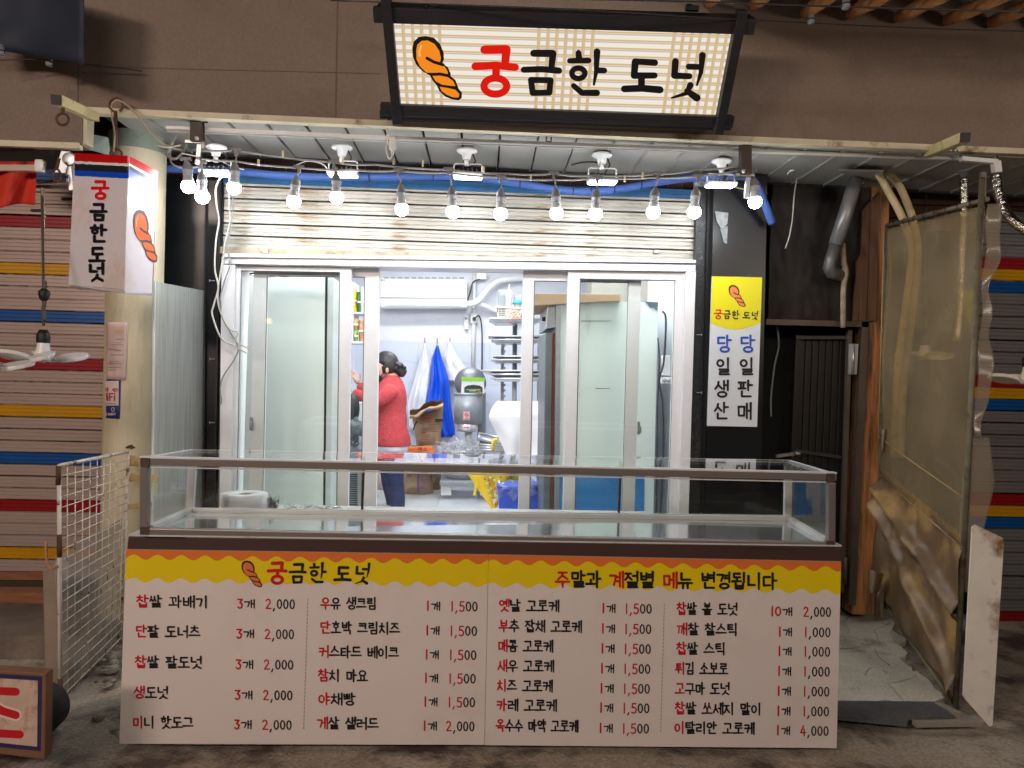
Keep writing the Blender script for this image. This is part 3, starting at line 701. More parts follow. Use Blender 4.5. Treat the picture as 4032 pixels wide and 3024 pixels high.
apron((1722, 1360), [(1410, 1700, 1740), (1500, 1692, 1768), (1600, 1672, 1776), (1700, 1680, 1792), (1722, 1720, 1790)], 8.22, m_plb, 'bright blue plastic apron hanging between two white ones', 2, 5, .08)
apron((1772, 1346), [(1400, 1748, 1800), (1440, 1752, 1830), (1470, 1758, 1842), (1500, 1768, 1800)], 8.30, mat('white_vinyl_pleated', (232, 232, 236), .3, bump=.4, bscale=12, stretch=(.3, .3, 3)), 'pleated white plastic sheet hanging just over the mixer', 4, 3)
for px in (1673, 1722, 1772):
    lab = {1673: 'pink topped wall pin holding the first white apron', 1722: 'pink topped wall pin holding the blue apron', 1772: 'pink topped wall pin holding the pleated white sheet'}[px]
    mb = MB(); mb.tube([P(px, 1330, 8.38), P(px, 1352, 8.36)], .006, 6); tag(mb.build('wall_pin', mat('pink_pin', (190, 120, 116), .5)), lab, 'pin')

# air conditioner
ac = thing('air_conditioner', 'white wall mounted split air conditioner high on the back wall', 'air conditioner', P(1667, 1212, 8.2))
mb = MB(); q = [P(1496, 1211, 8.14), P(1840, 1211, 8.14), P(1838, 1100, 8.14), P(1495, 1094, 8.14)]; mb.hexa(q, (0, .24, 0)); mb.build('case', m_whitepl, ac, bevel=.02)
mb = MB(); mb.hexa([P(1520, 1203, 8.125), P(1818, 1203, 8.125), P(1818, 1181, 8.125), P(1520, 1179, 8.125)], (0, .02, 0)); mb.build('air_flap', m_whitep, ac, bevel=.002)
mb = MB(); mb.bar(P(1500, 1172, 8.135), P(1836, 1175, 8.135), .004, .012, (0, 0, 1)); mb.build('seam', mat('seam_grey', (150, 152, 158), .6), ac)
mb = MB()
for k in range(12): mb.bar(P(1512+k*27, 1094, 8.16), P(1530+k*27, 1094, 8.16), .03, .012)
mb.build('intake_grille', mat('seam_grey', (150, 152, 158), .6), ac)
ink = Ink(lambda x, y, h: P(x, y, 8.138-h)); ink.ring((1503, 1103), 2.2, 2.2, 1.6, 0); ink.stroke([(1508, 1101), (1508, 1105), (1510.5, 1105)], .9, .9, 0); ink.stroke([(1515, 1101), (1512.5, 1102), (1512.5, 1105), (1515, 1105), (1515, 1103.4)], .9, .9, 0)
ink.mb.build('lettering', mat('logo_grey', (90, 90, 96), .5), ac)
def tube_thing(name, pts, r, mt, label, cat, n=8, Y=None):
    mb = MB()
    pp = [P(*p) if len(p) == 3 else Vector(p) for p in pts]
    # smooth by Catmull-Rom
    out = []
    for i in range(len(pp)-1):
        p0, p1, p2, p3 = pp[max(0, i-1)], pp[i], pp[i+1], pp[min(len(pp)-1, i+2)]
        for k in range(6):
            t = k/6; out.append(.5*((2*p1)+(p2-p0)*t+(2*p0-5*p1+4*p2-p3)*t*t+(3*p1-p0-3*p2+p3)*t**3))
    out.append(pp[-1]); mb.tube(out, r, n)
    return tag(mb.build(name, mt), label, cat)
tube_thing('insulated_pipe', [(1836, 1198, 8.2), (1880, 1186, 8.2), (1930, 1130, 8.25), (1980, 1102, 8.28), (2090, 1094, 8.3)], .035, m_whitepl, 'white insulated pipe rising from the air conditioner', 'pipe')
tube_thing('insulated_pipe', [(1836, 1200, 8.2), (1890, 1198, 8.25), (1960, 1226, 8.3), (2040, 1262, 8.3)], .028, m_whitepl, 'white insulated pipe dropping away from the air conditioner', 'pipe')
mb = MB(); mb.tube([P(1869, 1060, 8.36), P(1862, 1460, 8.36)], .022, 8); tag(mb.build('conduit', m_whitepl), 'straight white conduit running down the back wall', 'conduit')
mb = MB(); mb.hexa([P(1876, 1099, 8.3), P(1915, 1099, 8.3), P(1915, 1076, 8.3), P(1876, 1074, 8.3)], (0, .08, 0)); tag(mb.build('junction_box', m_whitepl, bevel=.004), 'white junction box above the air conditioner end', 'box')
oc = thing('power_outlet', 'white double wall outlet with a grey plug in it', 'outlet', P(1866, 1272, 8.38))
mb = MB(); mb.hexa([P(1853, 1272, 8.33), P(1878, 1272, 8.33), P(1878, 1232, 8.33), P(1853, 1232, 8.33)], (0, .06, 0)); mb.build('box', m_whitepl, oc, bevel=.004)
mb = MB(); p = P(1867, 1242, 8.325); mb.lathe([(.0, .012), (.02, .012), (.024, 0)], p, 14, axis='y'); mb.build('socket', mat('seam_grey', (150, 152, 158), .6), oc)
mb = MB(); p = P(1867, 1256, 8.32); mb.tube([p+Vector((0, .02, 0)), p+Vector((0, -.05, 0))], .02, 10); mb.build('plug', m_cabled, oc)
tube_thing('black_cable', [(1868, 1256, 8.26), (1886, 1244, 8.28), (1897, 1290, 8.33), (1898, 1400, 8.36), (1897, 1520, 8.36), (1900, 1730, 8.36)], .008, m_cabled, 'dark cord falling from the wall outlet behind the mixer', 'cord')
tube_thing('black_cable', [(1890, 1099, 8.3), (1862, 1112, 8.34), (1852, 1150, 8.35), (1840, 1184, 8.3)], .007, m_cabled, 'short dark cord from the junction box to the air conditioner', 'cord')
rm = thing('remote_control', 'small white remote control in a holder on the back wall', 'remote control', P(1836, 1296, 8.38))
mb = MB(); mb.hexa([P(1828, 1296, 8.34), P(1844, 1296, 8.34), P(1844, 1246, 8.34), P(1827, 1246, 8.34)], (0, .04, 0)); mb.build('body', m_whitepl, rm, bevel=.004)
mb = MB(); mb.hexa([P(1830, 1258, 8.336), P(1841, 1258, 8.336), P(1841, 1249, 8.336), P(1830, 1249, 8.336)], (0, .01, 0)); mb.build('screen', mat('lcd', (120, 130, 140), .3), rm)
mb = MB()
for j in range(6):
    for i in range(3): p = P(1831+i*4.6, 1265+j*4.6, 8.338); mb.box(p-Vector((.003, .003, .003)), p+Vector((.003, .003, .003)))
mb.build('keypad', mat('seam_grey', (150, 152, 158), .6), rm)

# spiral dough mixer
mx = thing('dough_mixer', 'tall grey dough mixer with a steel bowl on splayed feet', 'mixer', (P(1850, 1900, 7.6).x, 7.6, ZF))
m_mg = mat('mixer_grey', (150, 154, 160), .4, metal=.2, var=.05)
def cyl(mb, px0, px1, y0, y1, Y, mi=0, n=26, r2=None):
    a = P((px0+px1)/2, y0, Y); b = P((px0+px1)/2, y1, Y); r = (px1-px0)/2/FPX*Y
    mb.lathe([(0, b.z), (r2 or r, b.z), (r, a.z), (0, a.z)], (a.x, Y, 0), n, mi)
mb = MB(); cyl(mb, 1790, 1900, 1553, 1668, 7.5); cyl(mb, 1788, 1902, 1548, 1556, 7.5); mb.build('motor_drum', m_mg, mx)
mb = MB(); cyl(mb, 1800, 1882, 1670, 1698, 7.45); mb.build('steel_collar', m_steel, mx)
mb = MB(); cyl(mb, 1830, 1860, 1698, 1745, 7.45); cyl(mb, 1838, 1850, 1745, 1790, 7.45); mb.build('shaft', m_steel, mx)
mb = MB(); mb.hexa([P(1880, 1930, 7.7), P(1912, 1930, 7.7), P(1914, 1545, 7.7), P(1880, 1545, 7.7)], (0, .4, 0)); mb.build('column', m_mg, mx, bevel=.02)
mb = MB(); p = P(1816, 1850, 7.45); z1 = P(1816, 1775, 7.45).z; z2 = P(1816, 1908, 7.45).z; rr = 80/FPX*7.45
mb.lathe([(0, z2), (rr*.5, z2+.01), (rr*.82, z2+.09), (rr, z2+.2), (rr, z1), (rr*1.04, z1), (rr*1.04, z1+.02), (rr*.96, z1+.02), (rr*.95, z2+.2)], (P(1822, 1850, 7.45).x, 7.45, 0), 30); mb.build('bowl', m_steel, mx)
mb = MB(); mb.hexa([P(1730, 1916, 7.2), P(1905, 1916, 7.2), P(1905, 1893, 7.2), P(1730, 1893, 7.2)], (0, .6, 0)); mb.build('base', m_mg, mx, bevel=.02)
mb = MB()
for a in (1736, 1890): mb.hexa([P(a, 1950, 7.25), P(a+40, 1950, 7.25), P(a+40, 1914, 7.25), P(a, 1914, 7.25)], (0, .1, 0))
mb.build('foot', m_whitepl, mx)
mb = MB(); mb.lathe([(.0, 0), (.165, 0), (.165, .03), (.12, .04), (0, .04)], P(1852, 1508, 7.75), 26, axis='y'); mb.build('guard_disc', mat('mixer_dark', (120, 122, 126), .4, metal=.5), mx)
mb = MB(); mb.hexa([P(1823, 1655, 7.325), P(1851, 1655, 7.325), P(1851, 1619, 7.325), P(1823, 1619, 7.325)], (0, .003, 0)); mb.build('warning_label', [mat('label_white', (236, 232, 230), .5)], mx)
ink = Ink(lambda x, y, h: P(x, y, 7.322-h))
R3 = mat('label_red', (200, 40, 50), .5)
for pts in ([(1825, 1621), (1849, 1621), (1849, 1653), (1825, 1653), (1825, 1621)],): ink.stroke(pts, 1.6, 1.6)
ink.ring((1837, 1633), 8, 8, 1.5)
for k in range(4): ink.stroke([(1832+k*3.2, 1638), (1832+k*3.2, 1628)], 1.6, 1.6)
ink.stroke([(1831, 1627), (1843, 1640)], 1.5, 1.5); ink.stroke([(1829, 1646), (1845, 1646)], 2, 2); ink.stroke([(1828, 1650), (1846, 1650)], 1.4, 1.4)
ink.mb.build('hand_symbol', R3, mx)
mb = MB(); mb.hexa([P(1824, 1690, 7.15), P(1850, 1690, 7.15), P(1850, 1678, 7.15), P(1824, 1678, 7.15)], (0, .002, 0)); mb.build('arrow_label', [mat('label_white', (236, 232, 230), .5)], mx)
ink = Ink(lambda x, y, h: P(x, y, 7.148-h)); ink.stroke([(1827, 1684), (1842, 1684)], 4, 4); ink.poly([(1841, 1679), (1849, 1684), (1841, 1689)]); ink.mb.build('arrow', mat('label_magenta', (190, 30, 70), .5), mx)
# box on the mixer
bx = thing('product_box', 'white box with a green lid flap resting on the mixer drum', 'box', P(1863, 1549, 7.5))
mb = MB(); mb.hexa([P(1815, 1549, 7.38), P(1908, 1549, 7.38), P(1906, 1500, 7.38), P(1818, 1500, 7.38)], (0, .22, 0)); mb.build('carton', m_whitep, bx, bevel=.004)
mb = MB(); mb.hexa([P(1817, 1500, 7.375), P(1909, 1502, 7.375), P(1909, 1488, 7.375), P(1818, 1484, 7.375)], (0, .2, 0)); mb.build('green_flap', mat('lime', (140, 200, 60), .5), bx)
ink = Ink(lambda x, y, h: P(x, y, 7.378-h))
ink.poly([(1828, 1546), (1828, 1526), (1840, 1518), (1864, 1515), (1888, 1518), (1900, 1526), (1900, 1546)], 0); ink.poly([(1832, 1543), (1832, 1530), (1896, 1530), (1896, 1543)], 1)
ink.stroke([(1838, 1534), (1890, 1534)], 2.5, 2.5, 2); ink.stroke([(1848, 1539), (1874, 1539)], 2, 2, 3); ink.stroke([(1880, 1536), (1894, 1545)], 3, 2, 4)
ink.mb.build('printed_front', [mat('print_black', (40, 38, 30), .5), mat('print_green', (50, 90, 50), .5), mat('print_lime', (150, 190, 90), .5), m_whitep, mat('print_orange', (220, 120, 50), .5)], bx)
# plastic film over the bowl
def film(name, quad, Y, mt, label, cat, amp=.08, n=18, sc=4, seed=0, dy=.1):
    (ax, ay), (bx_, by), (cx_, cy_), (dx, dy_) = quad; mb = MB()
    def fn(u, v):
        x = (ax*(1-u)+bx_*u)*(1-v)+(dx*(1-u)+cx_*u)*v; y = (ay*(1-u)+by*u)*(1-v)+(dy_*(1-u)+cy_*u)*v
        q = Vector((u*sc, v*sc, seed)); e = math.sin(math.pi*u)
        return P(x, y, Y-dy*e+amp*noise.noise(q))+Vector((0, 0, amp*.6*noise.noise(q+Vector((5, 5, 5)))))
    mb.grid(fn, n, n); return tag(mb.build(name, mt), label, cat)
m_film = glass('clear_film', (.99, .99, .99), film=.4, filmcol=(.93, .94, .96), rough=.15, ior=1.2)
film('plastic_film', [(1715, 1735), (1890, 1730), (1895, 1780), (1722, 1785)], 7.3, m_film, 'crumpled clear plastic film draped over the mixer bowl', 'film', .16, 24, 6, 3, .25)

# flour bags
m_kraft = mat('kraft_paper', (176, 146, 114), .8, var=.12, vscale=6, bump=.5, bscale=9)
def sack(quad, Y, dep, mt, label, seed, prints, mats_=None):
    """pillow shaped sack whose front shows the quad"""
    t = thing('paper_sack', label, 'sack', P((quad[0][0]+quad[1][0])/2, quad[0][1], Y))
    mb = MB(); (ax, ay), (bx_, by), (cx_, cy_), (dx, dy_) = quad; n = 14
    def pt(u, v, side):
        x = (ax*(1-u)+bx_*u)*(1-v)+(dx*(1-u)+cx_*u)*v; y = (ay*(1-u)+by*u)*(1-v)+(dy_*(1-u)+cy_*u)*v
        b = (max(0, math.sin(math.pi*u))**.35)*(max(0, math.sin(math.pi*(v*.92+.06)))**.4)
        k = noise.noise(Vector((u*4, v*4, seed)))*.035
        return P(x, y, Y)+Vector((0, (-b if side == 0 else b)*dep/2+k*b, k*.3))
    mb.grid(lambda u, v: pt(u, v, 0), n, n); mb.grid(lambda u, v: pt(1-u, v, 1), n, n)
    mb.build('sack_paper', mt, t)
    ink = Ink(lambda x, y, h: P(x, y, Y-dep/2-.012-h))
    for pr_ in prints: pr_(ink)
    if prints: ink.mb.build('print', mats_, t)
    return t
def lines(x0, x1, y0, n, dy, w, mi, slope=0.0, rag=.25):
    def f(ink):
        random.seed(int(x0+y0))
        for i in range(n): ink.stroke([(x0, y0+i*dy), (x1-(x1-x0)*rag*random.random(), y0+i*dy-slope*(x1-x0))], w, w, mi)
    return f
PR = [mat('print_brown', (90, 66, 54), .7), mat('print_red', (176, 40, 40), .7), mat('print_purple', (104, 76, 122), .7), mat('print_dark', (44, 44, 50), .7)]
s1 = sack([(1640, 1752), (1735, 1750), (1746, 1600), (1622, 1640)], 7.55, .2, m_kraft, 'opened brown paper flour sack with its top rolled down', 1,
     [lines(1662, 1728, 1666, 6, 7, 1.6, 0, .04), lines(1650, 1700, 1648, 1, 7, 4, 1, .02, 0), lines(1660, 1676, 1704, 1, 7, 4, 1, 0, 0), lines(1656, 1726, 1712, 4, 6, 1.6, 0, .0), lines(1715, 1744, 1652, 2, 6, 5, 3, 0, 0), lambda k: k.stroke([(1628, 1690), (1634, 1672), (1642, 1660)], 5, 5, 3)], PR)
mb = MB()
mb.grid(lambda u, v: P(1613+132*u, 1628-52*u+20*v+6*math.sin(u*9), 7.38+.16*math.sin(v*math.pi*2)*(1)-.0)+Vector((0, 0, .03*math.cos(v*2*math.pi)+.02*noise.noise(Vector((u*5, v*2, 0))))), 20, 12)
mb.build('rolled_top', m_kraft, s1)
sack([(1586, 1945), (1706, 1940), (1700, 1850), (1590, 1850)], 7.6, .3, m_kraft, 'plump tan flour sack with a purple band, lying on the marble floor', 2,
     [lambda k: k.stroke([(1648, 1868), (1646, 1935)], 9, 9, 2), lines(1656, 1690, 1872, 8, 7.5, 2.2, 2, 0, .1), lines(1604, 1622, 1868, 3, 5, 3, 0)], PR)
sack([(1700, 1930), (1736, 1924), (1736, 1850), (1700, 1850)], 7.9, .2, mat('kraft_dark', (150, 124, 100), .8, var=.15, bump=.5, bscale=9), 'narrow brown sack tucked behind the plump tan one', 3, [lines(1708, 1730, 1866, 6, 8, 2, 3)], PR)
sack([(1600, 1830), (1740, 1826), (1700, 1752), (1606, 1757)], 7.4, .25, mat('sack_white_orange', (222, 150, 100), .7, var=.2, bump=.3, bscale=10), 'orange printed sack lying under the opened flour sack', 4,
     [lambda k: k.stroke([(1608, 1772), (1700, 1768)], 12, 12, 1), lambda k: syl(k, '맥', 1646, 1762, 16, 14, 2, 0), lambda k: syl(k, '스', 1666, 1762, 16, 14, 2, 0)], [mat('print_ink', (40, 30, 30), .7), mat('print_bright_orange', (232, 100, 30), .7)])
sack([(1480, 1935), (1545, 1935), (1545, 1850), (1480, 1850)], 7.9, .3, mat('sack_pinkish', (196, 170, 158), .7, var=.1, bump=.3), 'pinkish grey sack standing behind the woman\'s legs', 5, [], PR)

# tray trolley
tr_ = thing('tray_trolley', 'steel tray trolley loaded with round edged baking trays', 'trolley', (P(2050, 1900, 6.6).x, 6.7, ZF))
m_pole = m_steelr
mb = MB(); mb.tube([P(2028, 1270, 6.7), P(2022, 1960, 6.7)], .022, 10); mb.build('pole', m_pole, tr_)
mb = MB()
for x in (1979, 2122):
    mb.bar(P(x, 1350, 6.95), P(x-4, 1960, 6.95), .03, .03, (0, 1, 0))
mb.build('upright', m_pole, tr_)
mb = MB()
for k in range(16): mb.bar(P(1974, 1360+k*22, 6.93), P(1990, 1362+k*22, 6.93), .012, .02)
mb.build('runner', m_steelr, tr_)
def tray(x0, x1, y, Y, label, tilt=0, h=9):
    t = thing('baking_tray', label, 'tray', P((x0+x1)/2, y+h, Y), 'baking trays on the trolley')
    a = P(x0, y, Y); b = P(x1, y+tilt, Y); w = .34; mb = MB()
    hz = h/FPX*Y
    mb.hexa([a+Vector((.05, 0, -hz)), b+Vector((-.05, 0, -hz)), b+Vector((-.05, w, -hz)), a+Vector((.05, w, -hz))], (0, 0, .004))
    mb.face([a+Vector((.05, 0, -hz)), b+Vector((-.05, 0, -hz)), b+Vector((-.01, -.03, -.004)), a+Vector((.01, -.03, -.004))])
    mb.face([a+Vector((.05, w, -hz)), b+Vector((-.05, w, -hz)), b+Vector((-.01, w+.03, -.004)), a+Vector((.01, w+.03, -.004))])
    mb.face([a+Vector((.05, 0, -hz)), a+Vector((.05, w, -hz)), a+Vector((.01, w+.03, -.004)), a+Vector((.01, -.03, -.004))])
    mb.face([b+Vector((-.05, 0, -hz)), b+Vector((-.05, w, -hz)), b+Vector((-.01, w+.03, -.004)), b+Vector((-.01, -.03, -.004))])
    mb.build('pan', m_steel, t)
    mb = MB(); mb.tube([a+Vector((.0, -.03, 0)), b+Vector((0, -.03, 0)), b+Vector((0, w+.03, 0)), a+Vector((0, w+.03, 0)), a+Vector((0, -.03, 0))], .008, 6); mb.build('rim', m_steel, t)
ords = ['topmost tray of the trolley, under the plastic basket', 'tray in the second stack from the trolley top, upper of the two', 'shallow tray directly below the second stack top', 'thin tray at mid height of the trolley, upper', 'thin tray at mid height of the trolley, lower', 'widest tray, sticking out left of the trolley pole', 'wide tray just under the widest one', 'lowest uncovered tray, right above the white cloth']
for (x0, x1, y, h), lb_ in zip([(1930, 2137, 1256, 16), (1926, 2137, 1324, 12), (1938, 2137, 1338, 14), (1944, 2137, 1403, 10), (1936, 2137, 1417, 12), (1894, 2137, 1460, 12), (1930, 2137, 1474, 13), (1934, 2137, 1491, 12)], ords): tray(x0, x1, y, 6.45, lb_, 0, h)
# cloth over its lower half
mb = MB()
rows = [(1579, 1958, 2130), (1600, 1940, 2136), (1640, 1924, 2140), (1700, 1950, 2140), (1783, 1990, 2140), (1840, 1996, 2120)]
def fn(u, v):
    y = rows[0][0]+(rows[-1][0]-rows[0][0])*v
    for a, b in zip(rows, rows[1:]):
        if y <= b[0]+1e-6: break
    t = (y-a[0])/(b[0]-a[0]); x = (a[1]+(b[1]-a[1])*t)*(1-u)+(a[2]+(b[2]-a[2])*t)*u
    return P(x, y, 6.36+.05*math.sin(u*9+v*3)*v+.03*noise.noise(Vector((u*3, v*3, 9)))+.1*(1-min(1, 5*v)))
mb.grid(fn, 30, 24)
tag(mb.build('cloth_cover', mat('white_cloth', (222, 222, 224), .8, var=.04), solid=.003), 'white cloth draped over the lower part of the tray trolley', 'cloth')
# basket and bottles
bk = thing('plastic_basket', 'cream openwork plastic basket on the topmost tray', 'basket', P(2000, 1256, 6.5))
mb = MB(); A = P(1957, 1208, 6.42); B_ = P(2062, 1214, 6.42); C_ = P(2050, 1254, 6.42); D_ = P(1962, 1254, 6.42)
mb.hexa([D_, C_, B_, A], (0, .01, 0)); mb.hexa([D_, A, A+Vector((0, .24, 0)), D_+Vector((0, .24, 0))], (.008, 0, 0)); mb.hexa([C_, B_, B_+Vector((0, .24, 0)), C_+Vector((0, .24, 0))], (-.008, 0, 0))
mb.bar(A+Vector((-.005, 0, 0)), B_+Vector((.005, 0, 0)), .025, .014, (0, 0, 1)); mb.build('side', mat('cream_plastic', (226, 220, 204), .4), bk)
mb = MB()
for i in range(5):
    for j in range(4): p = P(1966+i*5.6, 1218+j*8, 6.416); mb.box(p-Vector((.004, .002, .006)), p+Vector((.004, .002, .006)))
mb.build('hole', mat('hole_grey', (110, 112, 104), .8), bk)
def bottle(px, y0, y1, w, Y, mt, label, noz=True):
    t = thing('squeeze_bottle', label, 'bottle', P(px, y1, Y)); mb = MB(); a, b = P(px, y1, Y), P(px, y0, Y); r = w/2/FPX*Y; H = b.z-a.z
    if noz: mb.lathe([(0, 0), (r, 0), (r, H*.62), (r*.8, H*.7), (r*.55, H*.72), (r*.18, H*.8), (r*.1, H), (0, H)], a, 14)
    else: mb.lathe([(r*.8, 0), (r, H*.97), (r*1.05, H), (r*.97, H), (r*.75, .01), (0, .01)], a, 16)
    mb.build('bottle_body', mt, t); return t
m_clr = glass('clear_plastic', (.9, .93, .95), film=.35, filmcol=(.85, .88, .92), rough=.1)
bottle(1975, 1142, 1212, 34, 6.5, m_clr, 'large clear plastic tub in the basket', False)
bottle(2003, 1118, 1206, 24, 6.46, m_whitepl, 'white squeeze bottle with a pointed nozzle in the basket')
tb_ = bottle(2037, 1162, 1214, 34, 6.5, m_clr, 'clear tub with a turquoise lid in the basket', False)
mb = MB(); p = P(2037, 1190, 6.5); mb.lathe([(.036, -.016), (.04, -.016), (.041, .012), (.036, .012)], p, 16); mb.build('lid', mat('turquoise', (60, 190, 200), .4), tb_)
random.seed(4); mb = MB()
for k in range(9):
    a = P(2048, 1238, 6.4); pts = [a+Vector((-.09*t+.03*math.sin(k+t*5)*t, -.03, .05*math.sin(t*3+k)*.8-.02*k*t*.3)) for t in (0, .25, .5, .75, 1)]
    mb.tube(pts, .0025, 5)
tag(mb.build('orange_netting', mat('orange_net', (230, 90, 40), .5)), 'tangled orange netting hanging over the basket edge', 'netting')
# stack of bare trays at the back, umbrella, bin
for k in range(4): 
    t = thing('baking_tray', ['lowest of the four trays piled by the yellow umbrella handle', 'second tray from the bottom of the pile by the umbrella handle', 'third tray from the bottom of the pile by the umbrella handle', 'top tray of the pile by the umbrella handle, tipped up'][k], 'tray', P(1940, 1783-k*9, 7.0), 'trays piled beside the mixer')
    a = P(1886, 1778-k*10-(14 if k == 3 else 0), 6.9); b = P(1985, 1782-k*9, 6.9); mb = MB()
    mb.hexa([a, b, b+Vector((0, .35, .02)), a+Vector((0, .35, .02))], (0, 0, .006)); mb.build('pan', m_steel, t)
    mb = MB(); mb.tube([a+Vector((0, 0, .02)), b+Vector((0, 0, .02)), b+Vector((0, .35, .04)), a+Vector((0, .35, .04)), a+Vector((0, 0, .02))], .012, 6); mb.build('rim', m_steel, t)
um = thing('folded_umbrella', 'folded yellow umbrella with pink spots leaning by the blue bin', 'umbrella', P(1942, 2006, 5.9))
m_yel = mat('umbrella_yellow', (242, 204, 30), .5, var=.1)
mb = MB(); tip = P(1942, 2004, 5.9); top = P(1950, 1855, 5.9)
d = (top-tip); L = d.length; d.normalize(); sx = Vector((1, 0, 0)); sy = Vector((0, 1, 0))
rings = 10; nn = 24
def ufn(u, v):
    a = u*2*math.pi; r = .012+.15*v*(1+.25*math.cos(a*6))*(1 if v < .97 else .96)
    return tip+d*(L*v)+sx*math.cos(a)*r*1.2+sy*math.sin(a)*r*.5
mb.grid(ufn, 48, 12); mb.build('canopy', m_yel, um)
ink = Ink(lambda x, y, h: P(x, y, 5.80-h)); random.seed(11)
for k in range(26):
    y = 1868+random.random()*120; hw = (2004-y)/150*55; x = 1946+(random.random()*2-1)*hw*.9
    ink.ring((x, y), 2.2, 2.6, 4, k % 2)
ink.mb.build('spot', [mat('spot_pink', (214, 96, 96), .5), mat('spot_cream', (244, 232, 190), .5)], um)
mb = MB(); mb.tube([P(1950, 1860, 5.9), P(1946, 1790, 5.95), P(1940, 1760, 5.95)], .006, 8); mb.build('rod', m_steelr, um)
mb = MB(); mb.tube([P(1941, 1775, 5.95), P(1941, 1745, 5.95), P(1944, 1733, 5.95), P(1952, 1730, 5.95), P(1958, 1738, 5.95)], .013, 10); mb.build('handle', m_yel, um)
mb = MB(); mb.hexa([P(1862, 1950, 5.86), P(1873, 1952, 5.86), P(1880, 1895, 5.86), P(1872, 1893, 5.86)], (0, .006, 0)); mb.build('tie_band', m_yel, um)
bn = thing('blue_bin', 'blue plastic bin lined with a clear bag on the kitchen floor', 'bin', P(2045, 2030, 5.7))
mb = MB(); mb.hexa([P(1968, 2040, 5.6), P(2122, 2040, 5.6), P(2132, 1915, 5.6), P(1958, 1915, 5.6)], (0, .3, 0)); mb.build('tub', mat('bin_blue', (50, 90, 210), .45), bn, bevel=.01)
mb = MB(); mb.tube([P(1955, 1915, 5.58), P(2135, 1917, 5.58)], .014, 8); mb.build('rim', mat('bin_blue', (50, 90, 210), .45), bn)
film('bin_liner', [(1945, 1960), (2132, 1950), (2138, 1895), (1962, 1900)], 5.58, glass('liner_film', (.8, .84, .97), film=.35, filmcol=(.62, .7, .95), rough=.1), 'crumpled clear liner bag turned over the blue bin rim', 'bag', .08, 22, 6, 7, .05)

# tall pale cabinet (proofer) on the right with a cardboard sheet on top
pf = thing('proofing_cabinet', 'tall pale green sided steel cabinet with a blue lower panel', 'cabinet', (P(2400, 1900, 5.05).x, 5.05, ZF))
m_pg = mat('pale_green_paint', (214, 224, 218), .45, var=.06, vscale=2.5, stretch=(1, 1, .25), dirt=(160, 168, 160), dscale=4, dlow=.6, dhigh=.72)
mb = MB(); mb.hexa([P(2201, 2150, 5.0), P(2570, 2150, 5.0), P(2592, 1190, 5.0), P(2208, 1184, 5.0)], (0, .72, 0)); mb.build('body', m_pg, pf)
mb = MB(); mb.hexa([P(2198, 2150, 4.994), P(2535, 2150, 4.994), P(2538, 1872, 4.994), P(2200, 1872, 4.994)], (0, .004, 0)); mb.build('blue_panel', mat('panel_blue', (46, 116, 176), .45, var=.1), pf)
mb = MB(); mb.hexa([P(2180, 2150, 4.99), P(2201, 2150, 4.99), P(2208, 1184, 4.99), P(2190, 1184, 4.99)], (0, .74, 0)); mb.build('corner_post', m_steelr, pf)
mb = MB(); mb.hexa([P(2136, 2150, 5.05), P(2166, 2150, 5.05), P(2178, 1310, 5.05), P(2148, 1310, 5.05)], (0, .6, 0)); mb.build('door', mat('steel_dark', (120, 124, 126), .4, metal=.6, var=.1), pf, bevel=.006)
mb = MB(); mb.hexa([P(2168, 2150, 5.03), P(2174, 2150, 5.03), P(2186, 1310, 5.03), P(2180, 1310, 5.03)], (0, .6, 0)); mb.build('door_gasket', mat('gasket_rust', (120, 56, 44), .6), pf)
mb = MB(); mb.hexa([P(2148, 1296, 5.02), P(2190, 1290, 5.02), P(2190, 1184, 5.02), P(2156, 1186, 5.02)], (0, .6, 0)); mb.build('control_box', m_steelr, pf, bevel=.006)
mb = MB(); mb.tube([P(2134, 1256, 5.1), P(2150, 1256, 5.1)], .016, 10); mb.build('knob', m_blackm, pf)
ink = Ink(lambda x, y, h: P(x, y, 4.998-h))
ink.poly([(2535, 1187), (2592, 1190), (2588, 1224), (2574, 1212), (2560, 1212), (2548, 1196)], 0); ink.stroke([(2346, 1529), (2385, 1530)], 3, 2, 0); ink.stroke([(2388, 1530), (2401, 1529)], 2, 2, 0); ink.stroke([(2290, 1264), (2406, 1264)], 2.5, 1.5, 0)
ink.mb.build('bare_patch', mat('bare_metal_dark', (66, 84, 92), .6), pf)
mb = MB(); mb.hexa([P(2104, 1203, 4.96), P(2444, 1184, 4.96), P(2444, 1158, 4.96), P(2104, 1156, 4.96)], (0, .8, 0)); tag(mb.build('cardboard_sheet', mat('cardboard', (176, 148, 118), .85, var=.08), bevel=.002), 'folded cardboard lying on top of the tall pale cabinet', 'cardboard')
# overhead cupboards far right
mb = MB(); mb.hexa([P(2330, 1180, 5.9), P(2640, 1230, 5.9), P(2640, 1090, 5.9), P(2330, 1085, 5.9)], (0, .3, 0)); mb.hexa([P(2470, 1190, 5.89), P(2476, 1190, 5.89), P(2476, 1090, 5.89), P(2470, 1090, 5.89)], (0, .01, 0))
tag(mb.build('wall_cupboard', mat('taupe_laminate', (142, 138, 130), .5, var=.05)), 'taupe wall cupboard above the tall pale cabinet', 'cupboard')
tube_thing('black_cable', [(2608, 1225, 4.85), (2622, 1260, 4.85), (2614, 1420, 4.85), (2596, 1500, 4.85), (2610, 1600, 4.85), (2612, 1800, 4.85), (2600, 2050, 4.85)], .007, m_cabled, 'long looping black cord beside the tall pale cabinet', 'cord')
tube_thing('black_cable', [(2590, 1330, 4.95), (2596, 1420, 4.95), (2590, 1600, 4.95), (2584, 2050, 4.95)], .005, m_cabled, 'thin straight black cord along the cabinet edge', 'cord')
